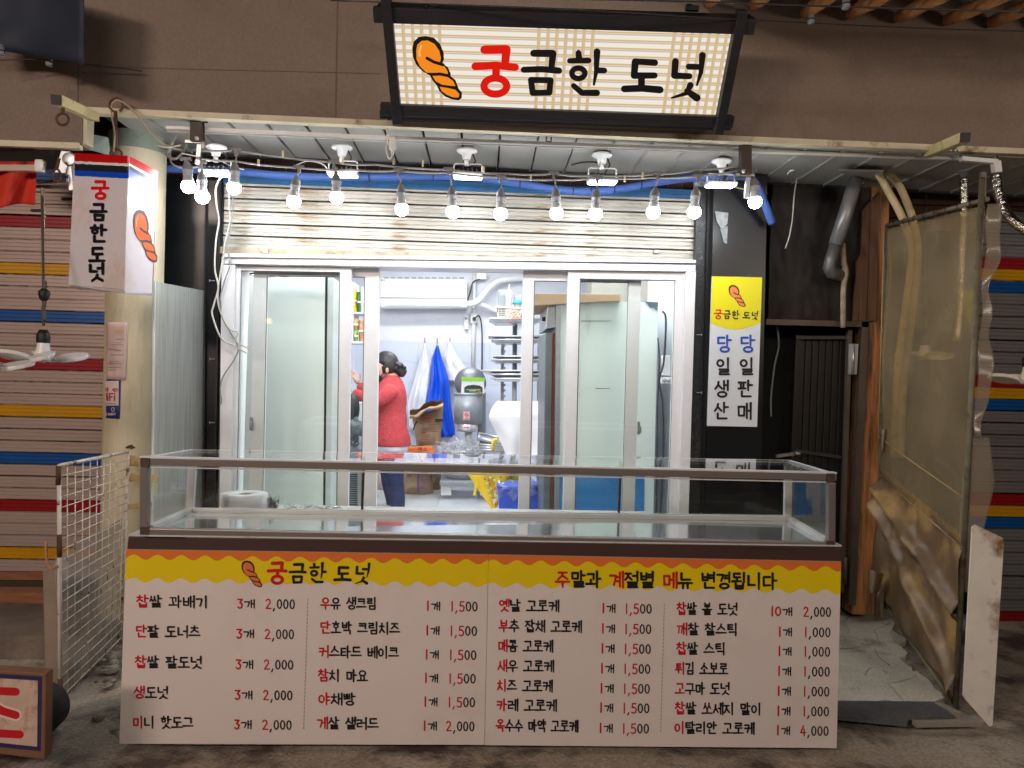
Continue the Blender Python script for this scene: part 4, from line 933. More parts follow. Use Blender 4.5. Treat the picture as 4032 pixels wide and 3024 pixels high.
mb = MB(); mb.hexa([P(2608, 1478, 4.9), P(2640, 1478, 4.9), P(2640, 1400, 4.9), P(2608, 1400, 4.9)], (0, .03, 0)); tag(mb.build('switch_box', m_whitepl, bevel=.004), 'upright white switch box beside the long black cord', 'switch')
t = thing('power_outlet', 'white two gang outlet on the kitchen right wall', 'outlet', P(2625, 1510, 4.9))
mb = MB(); mb.hexa([P(2610, 1506, 4.9), P(2642, 1506, 4.9), P(2642, 1425, 4.9), P(2610, 1425, 4.9)], (0, .0301, 0)); 
mb = MB(); mb.hexa([P(2606, 1510, 4.885), P(2644, 1510, 4.885), P(2644, 1486, 4.885), P(2606, 1486, 4.885)], (0, .04, 0)); mb.build('plate', m_whitepl, t, bevel=.003)
mb = MB(); mb.lathe([(0, 0), (.012, 0), (.014, .01)], P(2618, 1498, 4.875), 12, axis='y'); mb.lathe([(0, 0), (.012, 0), (.014, .01)], P(2634, 1498, 4.875), 12, axis='y'); mb.build('socket', MATS['seam_grey'], t)
for k in range(11):
    t = thing('stacked_pan', 'blue grey metal pan, '+['lowest', 'second', 'third', 'fourth', 'fifth', 'sixth', 'seventh', 'eighth', 'ninth', 'tenth', 'topmost'][k]+' from the bottom of the stack behind the pale cabinet', 'pan', P(2600, 1738-k*13, 5.9), 'pans stacked behind the pale cabinet')
    p = P(2604, 1738-k*13, 5.9); mb = MB(); mb.lathe([(0, 0), (.16, 0), (.18, .018), (.185, .018), (.165, -.004)], p, 20); mb.build('pan_body', mat('pan_blue_grey', (120, 134, 148), .35, metal=.6), t)
mb = MB(); mb.hexa([P(2560, 1760, 5.7), P(2640, 1760, 5.7), P(2640, 1744, 5.7), P(2560, 1744, 5.7)], (0, .5, 0)); mb.hexa([P(2580, 2060, 5.7), P(2606, 2060, 5.7), P(2606, 1760, 5.7), P(2580, 1760, 5.7)], (0, .05, 0))
tag(mb.build('steel_table', m_steelr), 'steel table carrying the stack of blue grey pans', 'table')

# upright fridge on the left: its side faces the street
fr = thing('upright_fridge', 'tall pale fridge seen side on behind the left glass', 'fridge', (P(1150, 1900, 5.0).x, 5.0, ZF))
mb = MB(); mb.hexa([P(930, 2150, 4.98), P(1270, 2150, 4.98), P(1280, 1090, 4.98), P(930, 1084, 4.98)], (0, .7, 0)); mb.build('body', mat('fridge_side', (226, 231, 227), .4, var=.03, vscale=2), fr)
mb = MB(); mb.hexa([P(1270, 2150, 4.985), P(1278, 2150, 4.985), P(1290, 1092, 4.985), P(1280, 1092, 4.985)], (0, .68, 0)); mb.build('door_gasket', m_blackm, fr)
mb = MB(); mb.hexa([P(1278, 2150, 4.98), P(1300, 2150, 4.98), P(1314, 1094, 4.98), P(1290, 1094, 4.98)], (0, .7, 0)); mb.build('door', mat('fridge_door', (196, 200, 198), .35), fr, bevel=.006)
mb = MB(); mb.tube([P(1306, 1652, 5.2), P(1322, 1650, 5.2), P(1324, 1520, 5.2), P(1308, 1520, 5.2)], .012, 8); mb.build('handle', m_steelr, fr)
for k, pts in enumerate(([(950, 1082, 4.9), (1040, 1074, 4.9), (1120, 1088, 4.95), (1200, 1076, 4.95), (1290, 1090, 4.95)], [(960, 1078, 4.9), (1060, 1090, 4.95), (1150, 1074, 4.95), (1260, 1084, 4.95)])):
    tube_thing('cable', pts, .006, m_cablew if k else m_cabled, ['dark cable lying along the top of the fridge', 'white cable lying along the top of the fridge'][k], 'cable')
# shelf with packets on the back left
sh = thing('wall_shelf', 'white wall shelf full of packets seen between two window frames', 'shelf', P(1410, 1350, 6.9))
mb = MB(); mb.hexa([P(1340, 1352, 6.8), P(1440, 1352, 6.8), P(1440, 1344, 6.8), P(1340, 1344, 6.8)], (0, .3, 0)); mb.hexa([P(1340, 1235, 6.8), P(1440, 1235, 6.8), P(1440, 1229, 6.8), P(1340, 1229, 6.8)], (0, .3, 0)); mb.build('board', m_whitep, sh)
mb = MB(); mb.hexa([P(1380, 1352, 6.79), P(1390, 1352, 6.79), P(1392, 1110, 6.79), P(1382, 1110, 6.79)], (0, .3, 0)); mb.build('upright', m_whitep, sh)
for i, (x0, y0, x1, y1, c, lb_) in enumerate(((1390, 1140, 1406, 1228, (232, 208, 40), 'yellow packet standing on the upper shelf'), (1406, 1150, 1424, 1228, (60, 110, 70), 'dark green packet on the upper shelf'), (1420, 1130, 1432, 1228, (224, 222, 214), 'tall white bag on the upper shelf'),
        (1392, 1255, 1412, 1300, (206, 170, 120), 'beige pouch on the lower shelf'), (1412, 1262, 1432, 1343, (190, 140, 100), 'brown pouch on the lower shelf'), (1394, 1302, 1410, 1343, (150, 190, 80), 'small green and white packet on the lower shelf'))):
    t = thing('food_packet', lb_, 'packet', P((x0+x1)/2, y1, 6.85)); mb = MB()
    def fn(u, v, s=0): 
        b = (max(0, math.sin(math.pi*u))**.5)*(max(0, math.sin(math.pi*(v*.9+.05)))**.5)*.05
        return P(x0+(x1-x0)*u, y1+(y0-y1)*v, 6.85)+Vector((0, (-b if not s else b)+.01*noise.noise(Vector((u*5, v*5, i))), 0))
    mb.grid(fn, 8, 8); mb.grid(lambda u, v: fn(1-u, v, 1), 8, 8); mb.build('pouch', mat('packet_%d' % i, c, .4, var=.3, vscale=25), t)
    ink = Ink(lambda x, y, h: P(x, y, 6.79-h)); ink.stroke([(x0+4, (y0+y1)/2), (x1-4, (y0+y1)/2)], 7, 7, 0); ink.mb.build('label_band', mat('packet_band', (240, 236, 220), .5), t)
# machine before the woman (seen in slices)
fm = thing('fryer_cabinet', 'steel fryer with a perforated side in front of the woman', 'fryer', (P(1400, 1900, 5.6).x, 5.6, ZF))
mb = MB(); mb.hexa([P(1300, 2060, 5.55), P(1428, 2060, 5.55), P(1432, 1720, 5.55), P(1304, 1720, 5.55)], (0, .6, 0)); mb.build('body', mat('fryer_steel', (166, 170, 172), .35, metal=.5, var=.1), fm, bevel=.008)
mb = MB()
for i in range(6):
    for j in range(15):
        p = P(1378+i*5.5, 1868+j*8.5, 5.547); mb.box(p-Vector((.004, .001, .005)), p+Vector((.004, .002, .005)))
mb.build('perforation', m_blackm, fm)
mb = MB(); mb.blob(P(1388, 1610, 5.7), (.055, .05, .12), 14, 10); mb.build('black_hood', m_blackm, fm)
mb = MB(); mb.hexa([P(1398, 1670, 5.9), P(1436, 1662, 5.9), P(1436, 1580, 5.9), P(1412, 1584, 5.9)], (0, .2, 0)); mb.build('control_head', mat('fryer_panel', (206, 212, 216), .4), fm, bevel=.01)
def cloth_lump(c, r, mt, label, cat, seed):
    mb = MB(); mb.blob(c, r, 20, 14, jit=.5, jf=9); o = mb.build('kitchen_bundle', mt); tag(o, label, cat)
cloth_lump(P(1400, 1700, 5.5), (.09, .07, .10), mat('camouflage_cloth', (86, 90, 96), .8, var=.6, vscale=22), 'dark mottled cloth bundle on the fryer', 'bundle', 1)
cloth_lump(P(1424, 1732, 5.5), (.06, .06, .06), mat('grey_bag', (180, 184, 196), .4, var=.2, vscale=14, bump=.4), 'pale grey plastic bundle beside the mottled cloth', 'bundle', 2)

# ------------------------------------------------------------------ the woman in the red fleece
m_skin = mat('skin', (206, 160, 138), .5, var=.05)
m_fleece = mat('red_fleece', (188, 70, 74), .95, var=.2, vscale=26, bump=1.0, bscale=70)
m_hair = mat('dark_hair', (34, 28, 28), .42, var=.4, vscale=6, stretch=(3, 3, 14), bump=.4, bscale=20)
m_jean = mat('navy_jeans', (38, 46, 84), .8, var=.15, vscale=20, bump=.3, bscale=120)
YP = 6.8
def pv(px, py, dy=0): return P(px, py, YP+dy)
pw = thing('person', 'woman in a red fleece jacket and black mask working at the fryer', 'person', (P(1560, 1900, YP).x, YP, ZF))
def skinned(name, V, E, rad, mt, sub=2, jit=0, jf=1):
    me = bpy.data.meshes.new(name); base = wloc(pw); me.from_pydata([v-base for v in V], E, []); o = bpy.data.objects.new(name, me); col.objects.link(o); o.parent = pw
    md = o.modifiers.new('skin', 'SKIN'); md.use_smooth_shade = True
    for i, r in enumerate(rad):
        sv = me.skin_vertices[0].data[i]; sv.radius = r if isinstance(r, tuple) else (r, r)
        sv.use_root = (i == 0)
    s = o.modifiers.new('sub', 'SUBSURF'); s.levels = sub; s.render_levels = sub
    me.materials.append(mt); return o
# body: pelvis-spine-neck-head core in skin, legs and hands part of the same surface
B = [pv(1546, 1760), pv(1552, 1690), pv(1550, 1600), pv(1545, 1530), pv(1540, 1490), pv(1528, 1462), pv(1516, 1440),
     pv(1545, 1800, -.09), pv(1548, 1900, -.09), pv(1562, 1985, -.09), pv(1566, 2040, -.09), pv(1545, 2052, -.11),
     pv(1535, 1800, .11), pv(1532, 1905, .12), pv(1545, 1980, .12), pv(1550, 2025, .12), pv(1528, 2036, .1)]
E_ = [(0, 1), (1, 2), (2, 3), (3, 4), (4, 5), (5, 6), (0, 7), (7, 8), (8, 9), (9, 10), (10, 11), (0, 12), (12, 13), (13, 14), (14, 15), (15, 16)]
RD = [(.09, .09), (.08, .08), (.08, .08), (.07, .07), (.052, .055), (.085, .09), (.095, .10), .07, .055, .05, .04, .035, .07, .055, .05, .04, .035]
skinned('body', B, E_, RD, m_skin)
mb = MB(); mb.blob(pv(1510, 1448, 0), (.088, .078, .115), 20, 16); mb.build('face', m_skin, pw)
mb = MB(); mb.blob(pv(1469, 1462), (.016, .012, .02), 10, 8); mb.build('nose', m_skin, pw)
mb = MB(); mb.blob(pv(1524, 1457, -.085), (.016, .012, .03), 10, 8); mb.build('ear', m_skin, pw)
mb = MB()
def hfn(u, v):
    a = u*2*math.pi; t = v*math.pi*.72
    r = Vector((math.sin(t)*math.cos(a)*.118, math.sin(t)*math.sin(a)*.098, math.cos(t)*.125))
    cut = 0
    if r.x < -.03: r.x = max(r.x, -.092); 
    if r.x < -.02 and r.z < .02: r *= .80
    return pv(1520, 1436)+r*(1+.02*noise.noise(Vector((u*30, v*4, 0))))
mb.grid(hfn, 36, 20); mb.build('hair', m_hair, pw)
mb = MB(); mb.blob(pv(1566, 1450), (.07, .065, .055), 16, 12, jit=.2); mb.blob(pv(1580, 1464), (.045, .045, .05), 16, 12, jit=.2); mb.build('hair_bun', m_hair, pw)
mb = MB(); mb.blob(pv(1563, 1433, -.05), (.04, .02, .022), 12, 8); mb.blob(pv(1573, 1440, -.05), (.035, .02, .028), 12, 8); mb.build('hair_bow', mat('satin_black', (30, 30, 34), .25), pw)
mb = MB(); mb.grid(lambda u, v: pv(1472+30*u*(1)+2*math.sin(v*3), 1480+(22*(v)-(10*(1-u))*(1-v))*(1-.5*u)*1.0, -.088*u**.8-.005+.0*v), 10, 8)
mb.blob(pv(1484, 1492), (.062, .082, .045), 16, 10); mb.build('face_mask', mat('mask_black', (26, 26, 28), .7), pw)
mb = MB(); mb.tube([pv(1500, 1480, -.085), pv(1516, 1462, -.09), pv(1524, 1450, -.09)], .003, 5); mb.tube([pv(1500, 1496, -.08), pv(1520, 1478, -.09), pv(1524, 1466, -.09)], .003, 5); mb.build('mask_strap', MATS['mask_black'], pw)
# fleece: torso shaped as a lathe-like loft, then two sleeves
def loft(rows, name, mt, n=30, disp=.004):
    """rows: (y photo, x left, x right, depth radius)"""
    mb = MB(); rings = []
    for (y, xl, xr, dr) in rows:
        a = pv(xl, y); b = pv(xr, y); c = (a+b)/2; rx = (b-a).length/2; bs = len(mb.v)
        for k in range(n):
            t = 2*math.pi*k/n; p = c+Vector((rx*math.cos(t), dr*math.sin(t), 0))
            q = noise.noise(p*9)*disp*3+noise.noise(p*40)*disp
            mb.v.append(p+Vector((math.cos(t), math.sin(t), 0))*q)
        rings.append(bs)
    for a, b in zip(rings, rings[1:]):
        for k in range(n): mb.f.append((a+k, b+k, b+(k+1) % n, a+(k+1) % n)); mb.mi.append(0); mb.sm.append(True)
    return mb.build(name, mt, pw)
rows = [(1478, 1518, 1564, .062), (1488, 1508, 1576, .085), (1505, 1494, 1590, .13), (1530, 1480, 1600, .175), (1560, 1472, 1602, .185), (1600, 1468, 1600, .175), (1640, 1466, 1600, .165), (1680, 1464, 1606, .165), (1720, 1462, 1613, .175), (1748, 1462, 1616, .175), (1754, 1466, 1612, .168)]
r2 = []
for a, b in zip(rows, rows[1:]):
    for k in range(3): t = k/3; r2.append(tuple(a[i]+(b[i]-a[i])*t for i in range(4)))
r2.append(rows[-1]); loft(r2, 'fleece_jacket', m_fleece, 44)
loft([(1744, 1470, 1608, .165), (1760, 1470, 1606, .162), (1778, 1476, 1600, .155), (1779, 1480, 1596, .15)], 'white_shirt_hem', m_whitep)
skinned('near_sleeve', [pv(1560, 1525, -.15), pv(1530, 1548, -.2), pv(1488, 1580, -.22), pv(1430, 1562, -.24), pv(1385, 1546, -.25)], [(0, 1), (1, 2), (2, 3), (3, 4)], [.075, .08, .068, .055, .045], m_fleece)
skinned('far_sleeve', [pv(1540, 1525, .15), pv(1490, 1555, .16), pv(1450, 1545, .12), pv(1424, 1525, .08), pv(1408, 1514, .06)], [(0, 1), (1, 2), (2, 3), (3, 4)], [.075, .07, .055, .046, .04], m_fleece)
def hand(c, d, up, side, name):
    d = d.normalized(); up = up.normalized(); V = [c, c+d*.045, c+d*.085]; E = [(0, 1), (1, 2)]; rad = [(.026, .018), (.036, .016), (.034, .014)]
    for i in range(4):
        b = len(V); off = up*(.026-.0175*i); L = (.06, .07, .066, .05)[i]
        V += [c+d*.085+off, c+d*(.085+L*.5)+off+side*.006, c+d*(.085+L)+off*1.05+side*.022]; E += [(2, b), (b, b+1), (b+1, b+2)]; rad += [.010, .009, .0075]
    b = len(V); V += [c+d*.03+up*.035, c+d*.06+up*.06, c+d*.085+up*.068]; E += [(1, b), (b, b+1), (b+1, b+2)]; rad += [.012, .010, .008]
    return skinned(name, V, E, rad, m_skin, 1)
hand(pv(1408, 1514, .06), Vector((-.45, -.1, .9)), Vector((.8, 0, .5)), Vector((-.6, 0, -.3)), 'hand')
hand(pv(1386, 1546, -.25), Vector((-1, .1, .35)), Vector((.2, 0, 1)), Vector((0, .5, -.6)), 'hand')
skinned('jeans', [pv(1546, 1772), pv(1546, 1815, -.09), pv(1552, 1900, -.09), pv(1566, 1960, -.09), pv(1566, 2030, -.09), pv(1538, 1815, .1), pv(1536, 1905, .12), pv(1548, 1960, .12), pv(1550, 2020, .12)], [(0, 1), (1, 2), (2, 3), (3, 4), (0, 5), (5, 6), (6, 7), (7, 8)], [.15, .115, .085, .078, .06, .115, .085, .075, .06], m_jean)
for dy, x, y in ((-.09, 1562, 2052), (.12, 1546, 2036)):
    mb = MB(); mb.blob(pv(x-10, y-6, dy), (.11, .045, .045), 14, 8); mb.build('shoe', m_blackm, pw)
# ------------------------------------------------------------------ counter with the menu boards
YC = 3.0
ct = thing('shop_counter', 'long street counter with a dark brown top edge behind the menu boards', 'counter', (P(1900, 2900, YC).x, YC+.3, 0))
m_brown = mat('dark_brown_laminate', (70, 48, 44), .4, var=.08)
mb = MB(); mb.hexa([P(500, 2162, YC), P(3310, 2212, YC), P(3314, 2153, YC), P(506, 2112, YC)], (0, .53, 0)); mb.build('top_edge', m_brown, ct, bevel=.002)
z0 = P(506, 2112, YC).z; z1 = P(3314, 2153, YC).z
mb = MB(); A = P(506, 2111, YC); B_ = P(3314, 2152, YC); mb.hexa([A, B_, B_+Vector((0, .53, 0)), A+Vector((0, .53, 0))], (0, 0, .006)); mb.build('worktop', mat('pale_worktop', (206, 204, 200), .35, var=.05, dirt=(170, 166, 160), dscale=7), ct)
mb = MB(); mb.hexa([P(490, 2920, YC+.012), P(3290, 2935, YC+.012), P(3304, 2205, YC+.012), P(504, 2158, YC+.012)], (0, .50, 0)); mb.build('carcass', mat('grey_board', (120, 116, 112), .7), ct)

def border(name, quad, px_seam, label):
    t = thing('menu_board', label, 'menu board', P((quad[0][0]+quad[1][0])/2, quad[0][1], YC-.012)); return t
m_menu = mat('menu_white', (228, 216, 210), .3, var=.03, vscale=2, dirt=(214, 196, 188), dscale=1.6, dlow=.5, dhigh=.75)
m_my = mat('menu_yellow', (236, 206, 16), .3, var=.02); m_mo = mat('menu_orange', (226, 118, 50), .3, var=.02)
m_mk = mat('menu_black', (24, 22, 28), .4, var=0); m_mr = mat('menu_red', (196, 12, 40), .4, var=0); m_md = mat('menu_dash', (176, 140, 120), .5)
m_logo_o = mat('logo_orange', (226, 118, 64), .4, var=0); m_logo_h = mat('logo_highlight', (240, 160, 110), .4, var=0)
YM = YC-.014
def board(q, label, waves):
    """q: bl, br, tr, tl photo corners"""
    t = thing('menu_board', label, 'menu board', P((q[0][0]+q[1][0])/2, q[0][1], YM))
    mb = MB(); mb.hexa([P(x, y, YM) for x, y in q], (0, .010, 0)); mb.build('panel', m_menu, t)
    ink = Ink(lambda x, y, h: P(x, y, YM-h))
    tl, tr = q[3], q[2]; n = 90
    L = lambda x: tl[1]+(tr[1]-tl[1])*(x-tl[0])/(tr[0]-tl[0])
    xs_ = [tl[0]+(tr[0]-tl[0])*i/n for i in range(n+1)]
    ph = waves
    def strip(o0, a0, o1, a1, mi, h):
        for a, b in zip(xs_, xs_[1:]):
            f = lambda x, o, am: L(x)+o+am*math.cos((x-ph)*2*math.pi/93.5)
            ink.mb.face([ink.fr(a-(.028*o0), f(a, o0, a0), h), ink.fr(b-(.028*o0), f(b, o0, a0), h), ink.fr(b-.028*o1, f(b, o1, a1), h), ink.fr(a-.028*o1, f(a, o1, a1), h)], mi)
    strip(0, 0, 29, 11, 1, .0006); strip(29, 11, 119, 10, 0, .0006)
    ink.mb.build('wavy_border', [m_my, m_mo], t); return t
bl_ = board([(470, 2929), (1907, 2933), (1923, 2184), (496, 2164)], 'menu board headed by the twisted doughnut logo and shop name', 575)
br_ = board([(1908.5, 2934), (3294, 2946), (3312, 2212), (1924.5, 2184)], 'menu board with the seasonal change notice and croquette prices', 1990)
def run(ink, s, xl, xr, yc, H, w, colors, slope=.012):
    """write s between photo x xl..xr, centred on yc; colors: list of material indices per char"""
    un = []
    for ch in s: un.append(.5 if ch == ' ' else .5 if ch == ',' else .36 if ch == '1' else .66 if ch in DG else 1.0)
    tot = sum(un); k = (xr-xl)/tot; x = xl
    for i, (ch, u) in enumerate(zip(s, un)):
        if ch != ' ':
            W = k*u*(.92 if ch not in DG else .88); hh = H if ch not in DG else H*.78
            y = yc+slope*(x-xl)-hh/2+(.0 if ch not in DG else H*.06)
            syl(ink, ch, x+k*u*.04, y, W, hh, w, colors[i])
        x += k*u
def item(t, name, x0, x1, y, qty, qx0, qx1, qy, price, px0, px1, red):
    ink = Ink(lambda x, y, h: P(x, y, YM-h)); H = 46
    run(ink, name, SX(x0), SX(x1), SX(y), H, 6.8, [1 if i == 0 else 0 for i in range(len(name))]); ink.mb.build('item_name', [m_mk, m_mr], t); ink = Ink(ink.fr)
    nd = sum(c.isdigit() for c in qty)
    xd = SX(qx0); xm = SX(qx0)+(SX(qx1)-SX(qx0))*(.38 if nd == 1 else .55)
    run(ink, qty[:nd], xd, xm, SX(qy)-2, 48, 6.6, [1]*nd); run(ink, qty[nd:], xm, SX(qx1)+4, SX(qy)+3, 32, 5.4, [0]); ink.mb.build('quantity', [m_mk, m_mr], t); ink = Ink(ink.fr)
    run(ink, price, SX(px0), SX(px1)+2, SX(qy), 50, 5.4, [1 if i < red else 0 for i in range(len(price))], .012)
    ink.mb.build('price', [m_mk, m_mr], t)
for i, (s, x0, x1) in enumerate([('찹쌀 꽈배기', 293, 450), ('단팥 도너츠', 292, 433), ('찹쌀 팥도넛', 290, 437), ('생도넛', 288, 364), ('미니 핫도그', 286, 418)]):
    y = [1299, 1364, 1430, 1496, 1560][i]; k = i*1.75
    item(bl_, s, x0, x1, y, '3개', 512-k, 549-k, y+4, '2,000', 573-k, 637-k, 1)
for i, (s, x0, x1) in enumerate([('우유 생크림', 692, 814), ('단호박 크림치즈', 691, 864), ('커스타드 베이크', 688, 862), ('참치 마요', 686, 795), ('야채빵', 686, 768), ('게살 샐러드', 684, 818)]):
    y = [1303, 1356, 1408, 1459, 1510, 1562][i]; k = i*1.4
    item(bl_, s, x0, x1, y, '1개', 919-k, 949-k, y+5, '1,500' if i < 5 else '2,000', (973 if i < 5 else 970)-k, 1032-k, 3 if i < 5 else 1)
for i, (s, x0, x1) in enumerate([('옛날 고로케', 1077, 1208), ('부추 잡채 고로케', 1077, 1257), ('매콤 고로케', 1075, 1195), ('새우 고로케', 1074, 1197), ('치즈 고로케', 1073, 1194), ('카레 고로케', 1072, 1203), ('옥수수 마약 고로케', 1071, 1249)]):
    y = [1308, 1352, 1395, 1438, 1481, 1523, 1567][i]; k = i*1.0
    item(br_, s, x0, x1, y, '1개', 1298-k, 1328-k, y+5, '1,500', 1350-k, 1408-k, 3)
for i, (s, x0, x1) in enumerate([('찹쌀 볼 도넛', 1461, 1594), ('깨찰 찰스틱', 1461, 1594), ('찹쌀 스틱', 1460, 1568), ('튀김 소보로', 1459, 1573), ('고구마 도넛', 1458, 1577), ('찹쌀 쏘세지 말이', 1457, 1645), ('이탈리안 고로케', 1456, 1630)]):
    y = [1315, 1359, 1401, 1444, 1487, 1530, 1572][i]; k = i*.8
    item(br_, s, x0, x1, y, '10개' if i == 0 else '1개', (1664 if i == 0 else 1680)-k, 1710-k, y+5, ['2,000', '1,000', '1,000', '1,000', '1,000', '1,000', '4,000'][i], (1735 if i in (0,) else 1738 if i < 6 else 1733)-k, 1795-k, 1)
def brand_strokes(ink, A, s, red, blk, bw=1.08):
    """the five big syllables; A maps drawing coordinates, s scales widths"""
    S = lambda pts, w, w2=None, mi=blk: ink.stroke([A(p) for p in pts], w*s*bw, None if w2 is None else w2*s*bw, mi)
    def ring(c, rx, ry, w, mi): ink.ring(A(c), rx*s, ry*s, w*s, mi)
    S([(928, 322), (1065, 320)], 50, 52, red); S([(1070, 320), (1062, 402)], 50, 46, red); S([(868, 430), (1000, 424), (1127, 436)], 46, 44, red); S([(1003, 430), (1002, 500)], 46, 44, red); ring((998, 558), 74, 52, 48, red)
    S([(1247, 345), (1368, 346)], 42, 44); S([(1371, 347), (1362, 436)], 42, 36); S([(1182, 452), (1300, 448), (1410, 458)], 36, 38); S([(1229, 518), (1356, 520), (1348, 600), (1240, 602), (1229, 518)], 36, 36)
    S([(1537, 342), (1540, 376)], 34, 38); S([(1480, 394), (1602, 392)], 32, 34); ring((1536, 475), 42, 34, 37, blk); S([(1657, 335), (1652, 460), (1637, 548)], 40, 14); S([(1660, 455), (1704, 457)], 36, 34); S([(1506, 556), (1560, 602), (1656, 602)], 32, 38)
    S([(1905, 398), (2032, 406)], 36, 38); S([(1905, 400), (1897, 490), (2030, 489)], 42, 36); S([(1945, 500), (1945, 565)], 40, 40); S([(1834, 576), (1950, 572), (2065, 582)], 40, 42)
    S([(2165, 398), (2158, 490), (2255, 494)], 40, 36); S([(2340, 358), (2330, 470), (2304, 552)], 40, 12); S([(2252, 432), (2326, 434)], 36, 34); S([(2262, 552), (2235, 605), (2142, 634)], 38, 12); S([(2240, 590), (2304, 634)], 34, 44)
def brand_small(t, x0, x1, yc, sl, fr, mats_, name='lettering'):
    s = (x1-x0)/(2345-850); ink = Ink(fr)
    brand_strokes(ink, lambda p: (x0+(p[0]-850)*s, yc+(p[1]-480)*s*1.02-(p[0]-850)*s*sl), s, 1, 0)
    ink.mb.build(name, mats_, t)
brand_small(bl_, SX(577), SX(798), SX(1241), .020, lambda x, y, h: P(x, y, YM-h), [m_mk, m_mr])
ink = Ink(lambda x, y, h: P(x, y, YM-h)); logo(ink, 951, 2207, .253, 0, 1, 2); ink.mb.build('doughnut_logo', [m_logo_o, mat('logo_brown_black', (50, 30, 30), .4), m_logo_h], bl_)
ink = Ink(lambda x, y, h: P(x, y, YM-h)); s = '주말과 계절별 메뉴 변경됩니다'
run(ink, s, SX(1199), SX(1679), SX(1251), 62, 9.5, [1 if c in '주계메' else 0 for c in s], .011); ink.mb.build('lettering', [m_mk, m_mr], br_)
for t, xa, xb, y0, y1 in ((bl_, 1212, 1195, 2357, 2876), (br_, 2616, 2601, 2378, 2888)):
    ink = Ink(lambda x, y, h: P(x, y, YM-h)); n = 34
    for k in range(n):
        u0, u1 = k/n, (k+.5)/n; ink.stroke([(xa+(xb-xa)*u0, y0+(y1-y0)*u0), (xa+(xb-xa)*u1, y0+(y1-y0)*u1)], 2.6)
    ink.mb.build('dashed_line', [m_md], t)

# ------------------------------------------------------------------ glass display case
dc = thing('display_case', 'long empty glass display case with aluminium edges on the counter', 'display case', P(1900, 2112, 3.25))
Y0, Y1 = 3.02, 3.50
def c3(px, py, Y): return P(px, py, Y)
F_bl, F_br, F_tl, F_tr = (571, 2093), (3269, 2149), (573, 1815), (3270, 1876)
K_tl, K_tr, K_bl, K_br = (761, 1776), (3101, 1817), (748, 2018), (3107, 2048)
mb = MB()
fbz = .046
mb.bar(c3(*F_bl, Y0)+Vector((-.0, 0, 0)), c3(*F_br, Y0), .035, .032)                 # bottom front
mb.build('front_bottom_rail', m_darkalu, dc, bevel=.003)
mb = MB(); mb.bar(c3(557, 1815, Y0), c3(3288, 1877, Y0), .03, .030); mb.build('front_top_rail', m_darkalu, dc, bevel=.003)
mb = MB(); mb.bar(c3(557, 1799, Y0), c3(3288, 1861, Y0), .034, .006); mb.bar(c3(575, 1838, Y0-.004), c3(3270, 1898, Y0-.004), .02, .004); mb.build('bright_trim', m_alu, dc)
for a, b in (((571, 2105), (572, 1838)), ((3269, 2160), (3271, 1900))):
    mb = MB(); mb.bar(c3(*a, Y0-.001), c3(*b, Y0-.001), .03, .03, (0, 1, 0)); mb.build('front_post', m_darkalu, dc, bevel=.003)
for x, y in ((572, 1822), (571, 2094), (3270, 1882), (3269, 2148)):
    mb = MB(); p = c3(x, y, Y0-.017); mb.box(p+Vector((-.017, -.003, -.019)), p+Vector((.017, .003, .019))); mb.build('corner_joint', m_brownst, dc)
mb = MB(); mb.bar(c3(*K_tl, Y1), c3(*K_tr, Y1), .026, .014); mb.build('back_top_rail', m_alu, dc, bevel=.002)
mb = MB(); mb.bar(c3(748, 2011, Y1), c3(3107, 2042, Y1), .02, .02); mb.bar(c3(748, 2001, Y1-.012), c3(3107, 2031, Y1-.012), .006, .006); mb.build('back_bottom_rail', m_alu, dc, bevel=.002)
for a, b in (((572, 1806), K_tl), ((3272, 1868), K_tr)):
    mb = MB(); mb.bar(c3(*a, Y0), c3(*b, Y1), .026, .016); mb.build('side_top_rail', m_alu, dc, bevel=.002)
for a, b in (((590, 2078), (748, 2008)), ((3256, 2130), (3107, 2042))):
    mb = MB(); mb.bar(c3(*a, Y0+.02), c3(*b, Y1), .03, .02); mb.build('side_bottom_rail', m_alu, dc, bevel=.002)
for a, b in (((748, 2010), (762, 1782)), ((3100, 2040), (3103, 1826))):
    mb = MB(); mb.bar(c3(*a, Y1), c3(*b, Y1), .034, .022, (0, 1, 0)); mb.build('back_post', m_alu, dc, bevel=.002)
m_cg = glass('case_glass', (.98, .99, .985), ior=1.4)
def pane(name, pts, off): mb = MB(); mb.hexa(pts, off); mb.build(name, m_cg, dc)
pane('front_glass', [c3(585, 2080, Y0), c3(3255, 2136, Y0), c3(3256, 1892, Y0), c3(586, 1832, Y0)], (0, .005, 0))
pane('top_glass', [c3(585, 1803, Y0+.012)+Vector((0, 0, -.004)), c3(3262, 1862, Y0+.012)+Vector((0, 0, -.004)), c3(3095, 1812, Y1-.012), c3(768, 1772, Y1-.012)], (0, 0, .005))
pane('side_glass', [c3(577, 2085, Y0+.03), c3(752, 2008, Y1), c3(762, 1784, Y1), c3(577, 1815, Y0+.03)], (-.005, 0, 0))
pane('side_glass', [c3(3264, 2140, Y0+.03), c3(3104, 2042, Y1), c3(3102, 1826, Y1), c3(3268, 1880, Y0+.03)], (.005, 0, 0))
m_slide = glass('case_back_glass', (.97, .985, .98), ior=1.35)
for xa, xb, yy in ((760, 1432, Y1+.004), (1428, 2444, Y1+.012), (2436, 3098, Y1+.004)):
    la = lambda x: 1784+(x-762)*.0178; lb2 = lambda x: 2004+(x-748)*.0132
    mb = MB(); mb.hexa([c3(xa, lb2(xa), yy), c3(xb-8, lb2(xb), yy), c3(xb, la(xb), yy), c3(xa+8, la(xa), yy)], (0, .004, 0)); o = mb.build('sliding_back_glass', m_slide, dc)
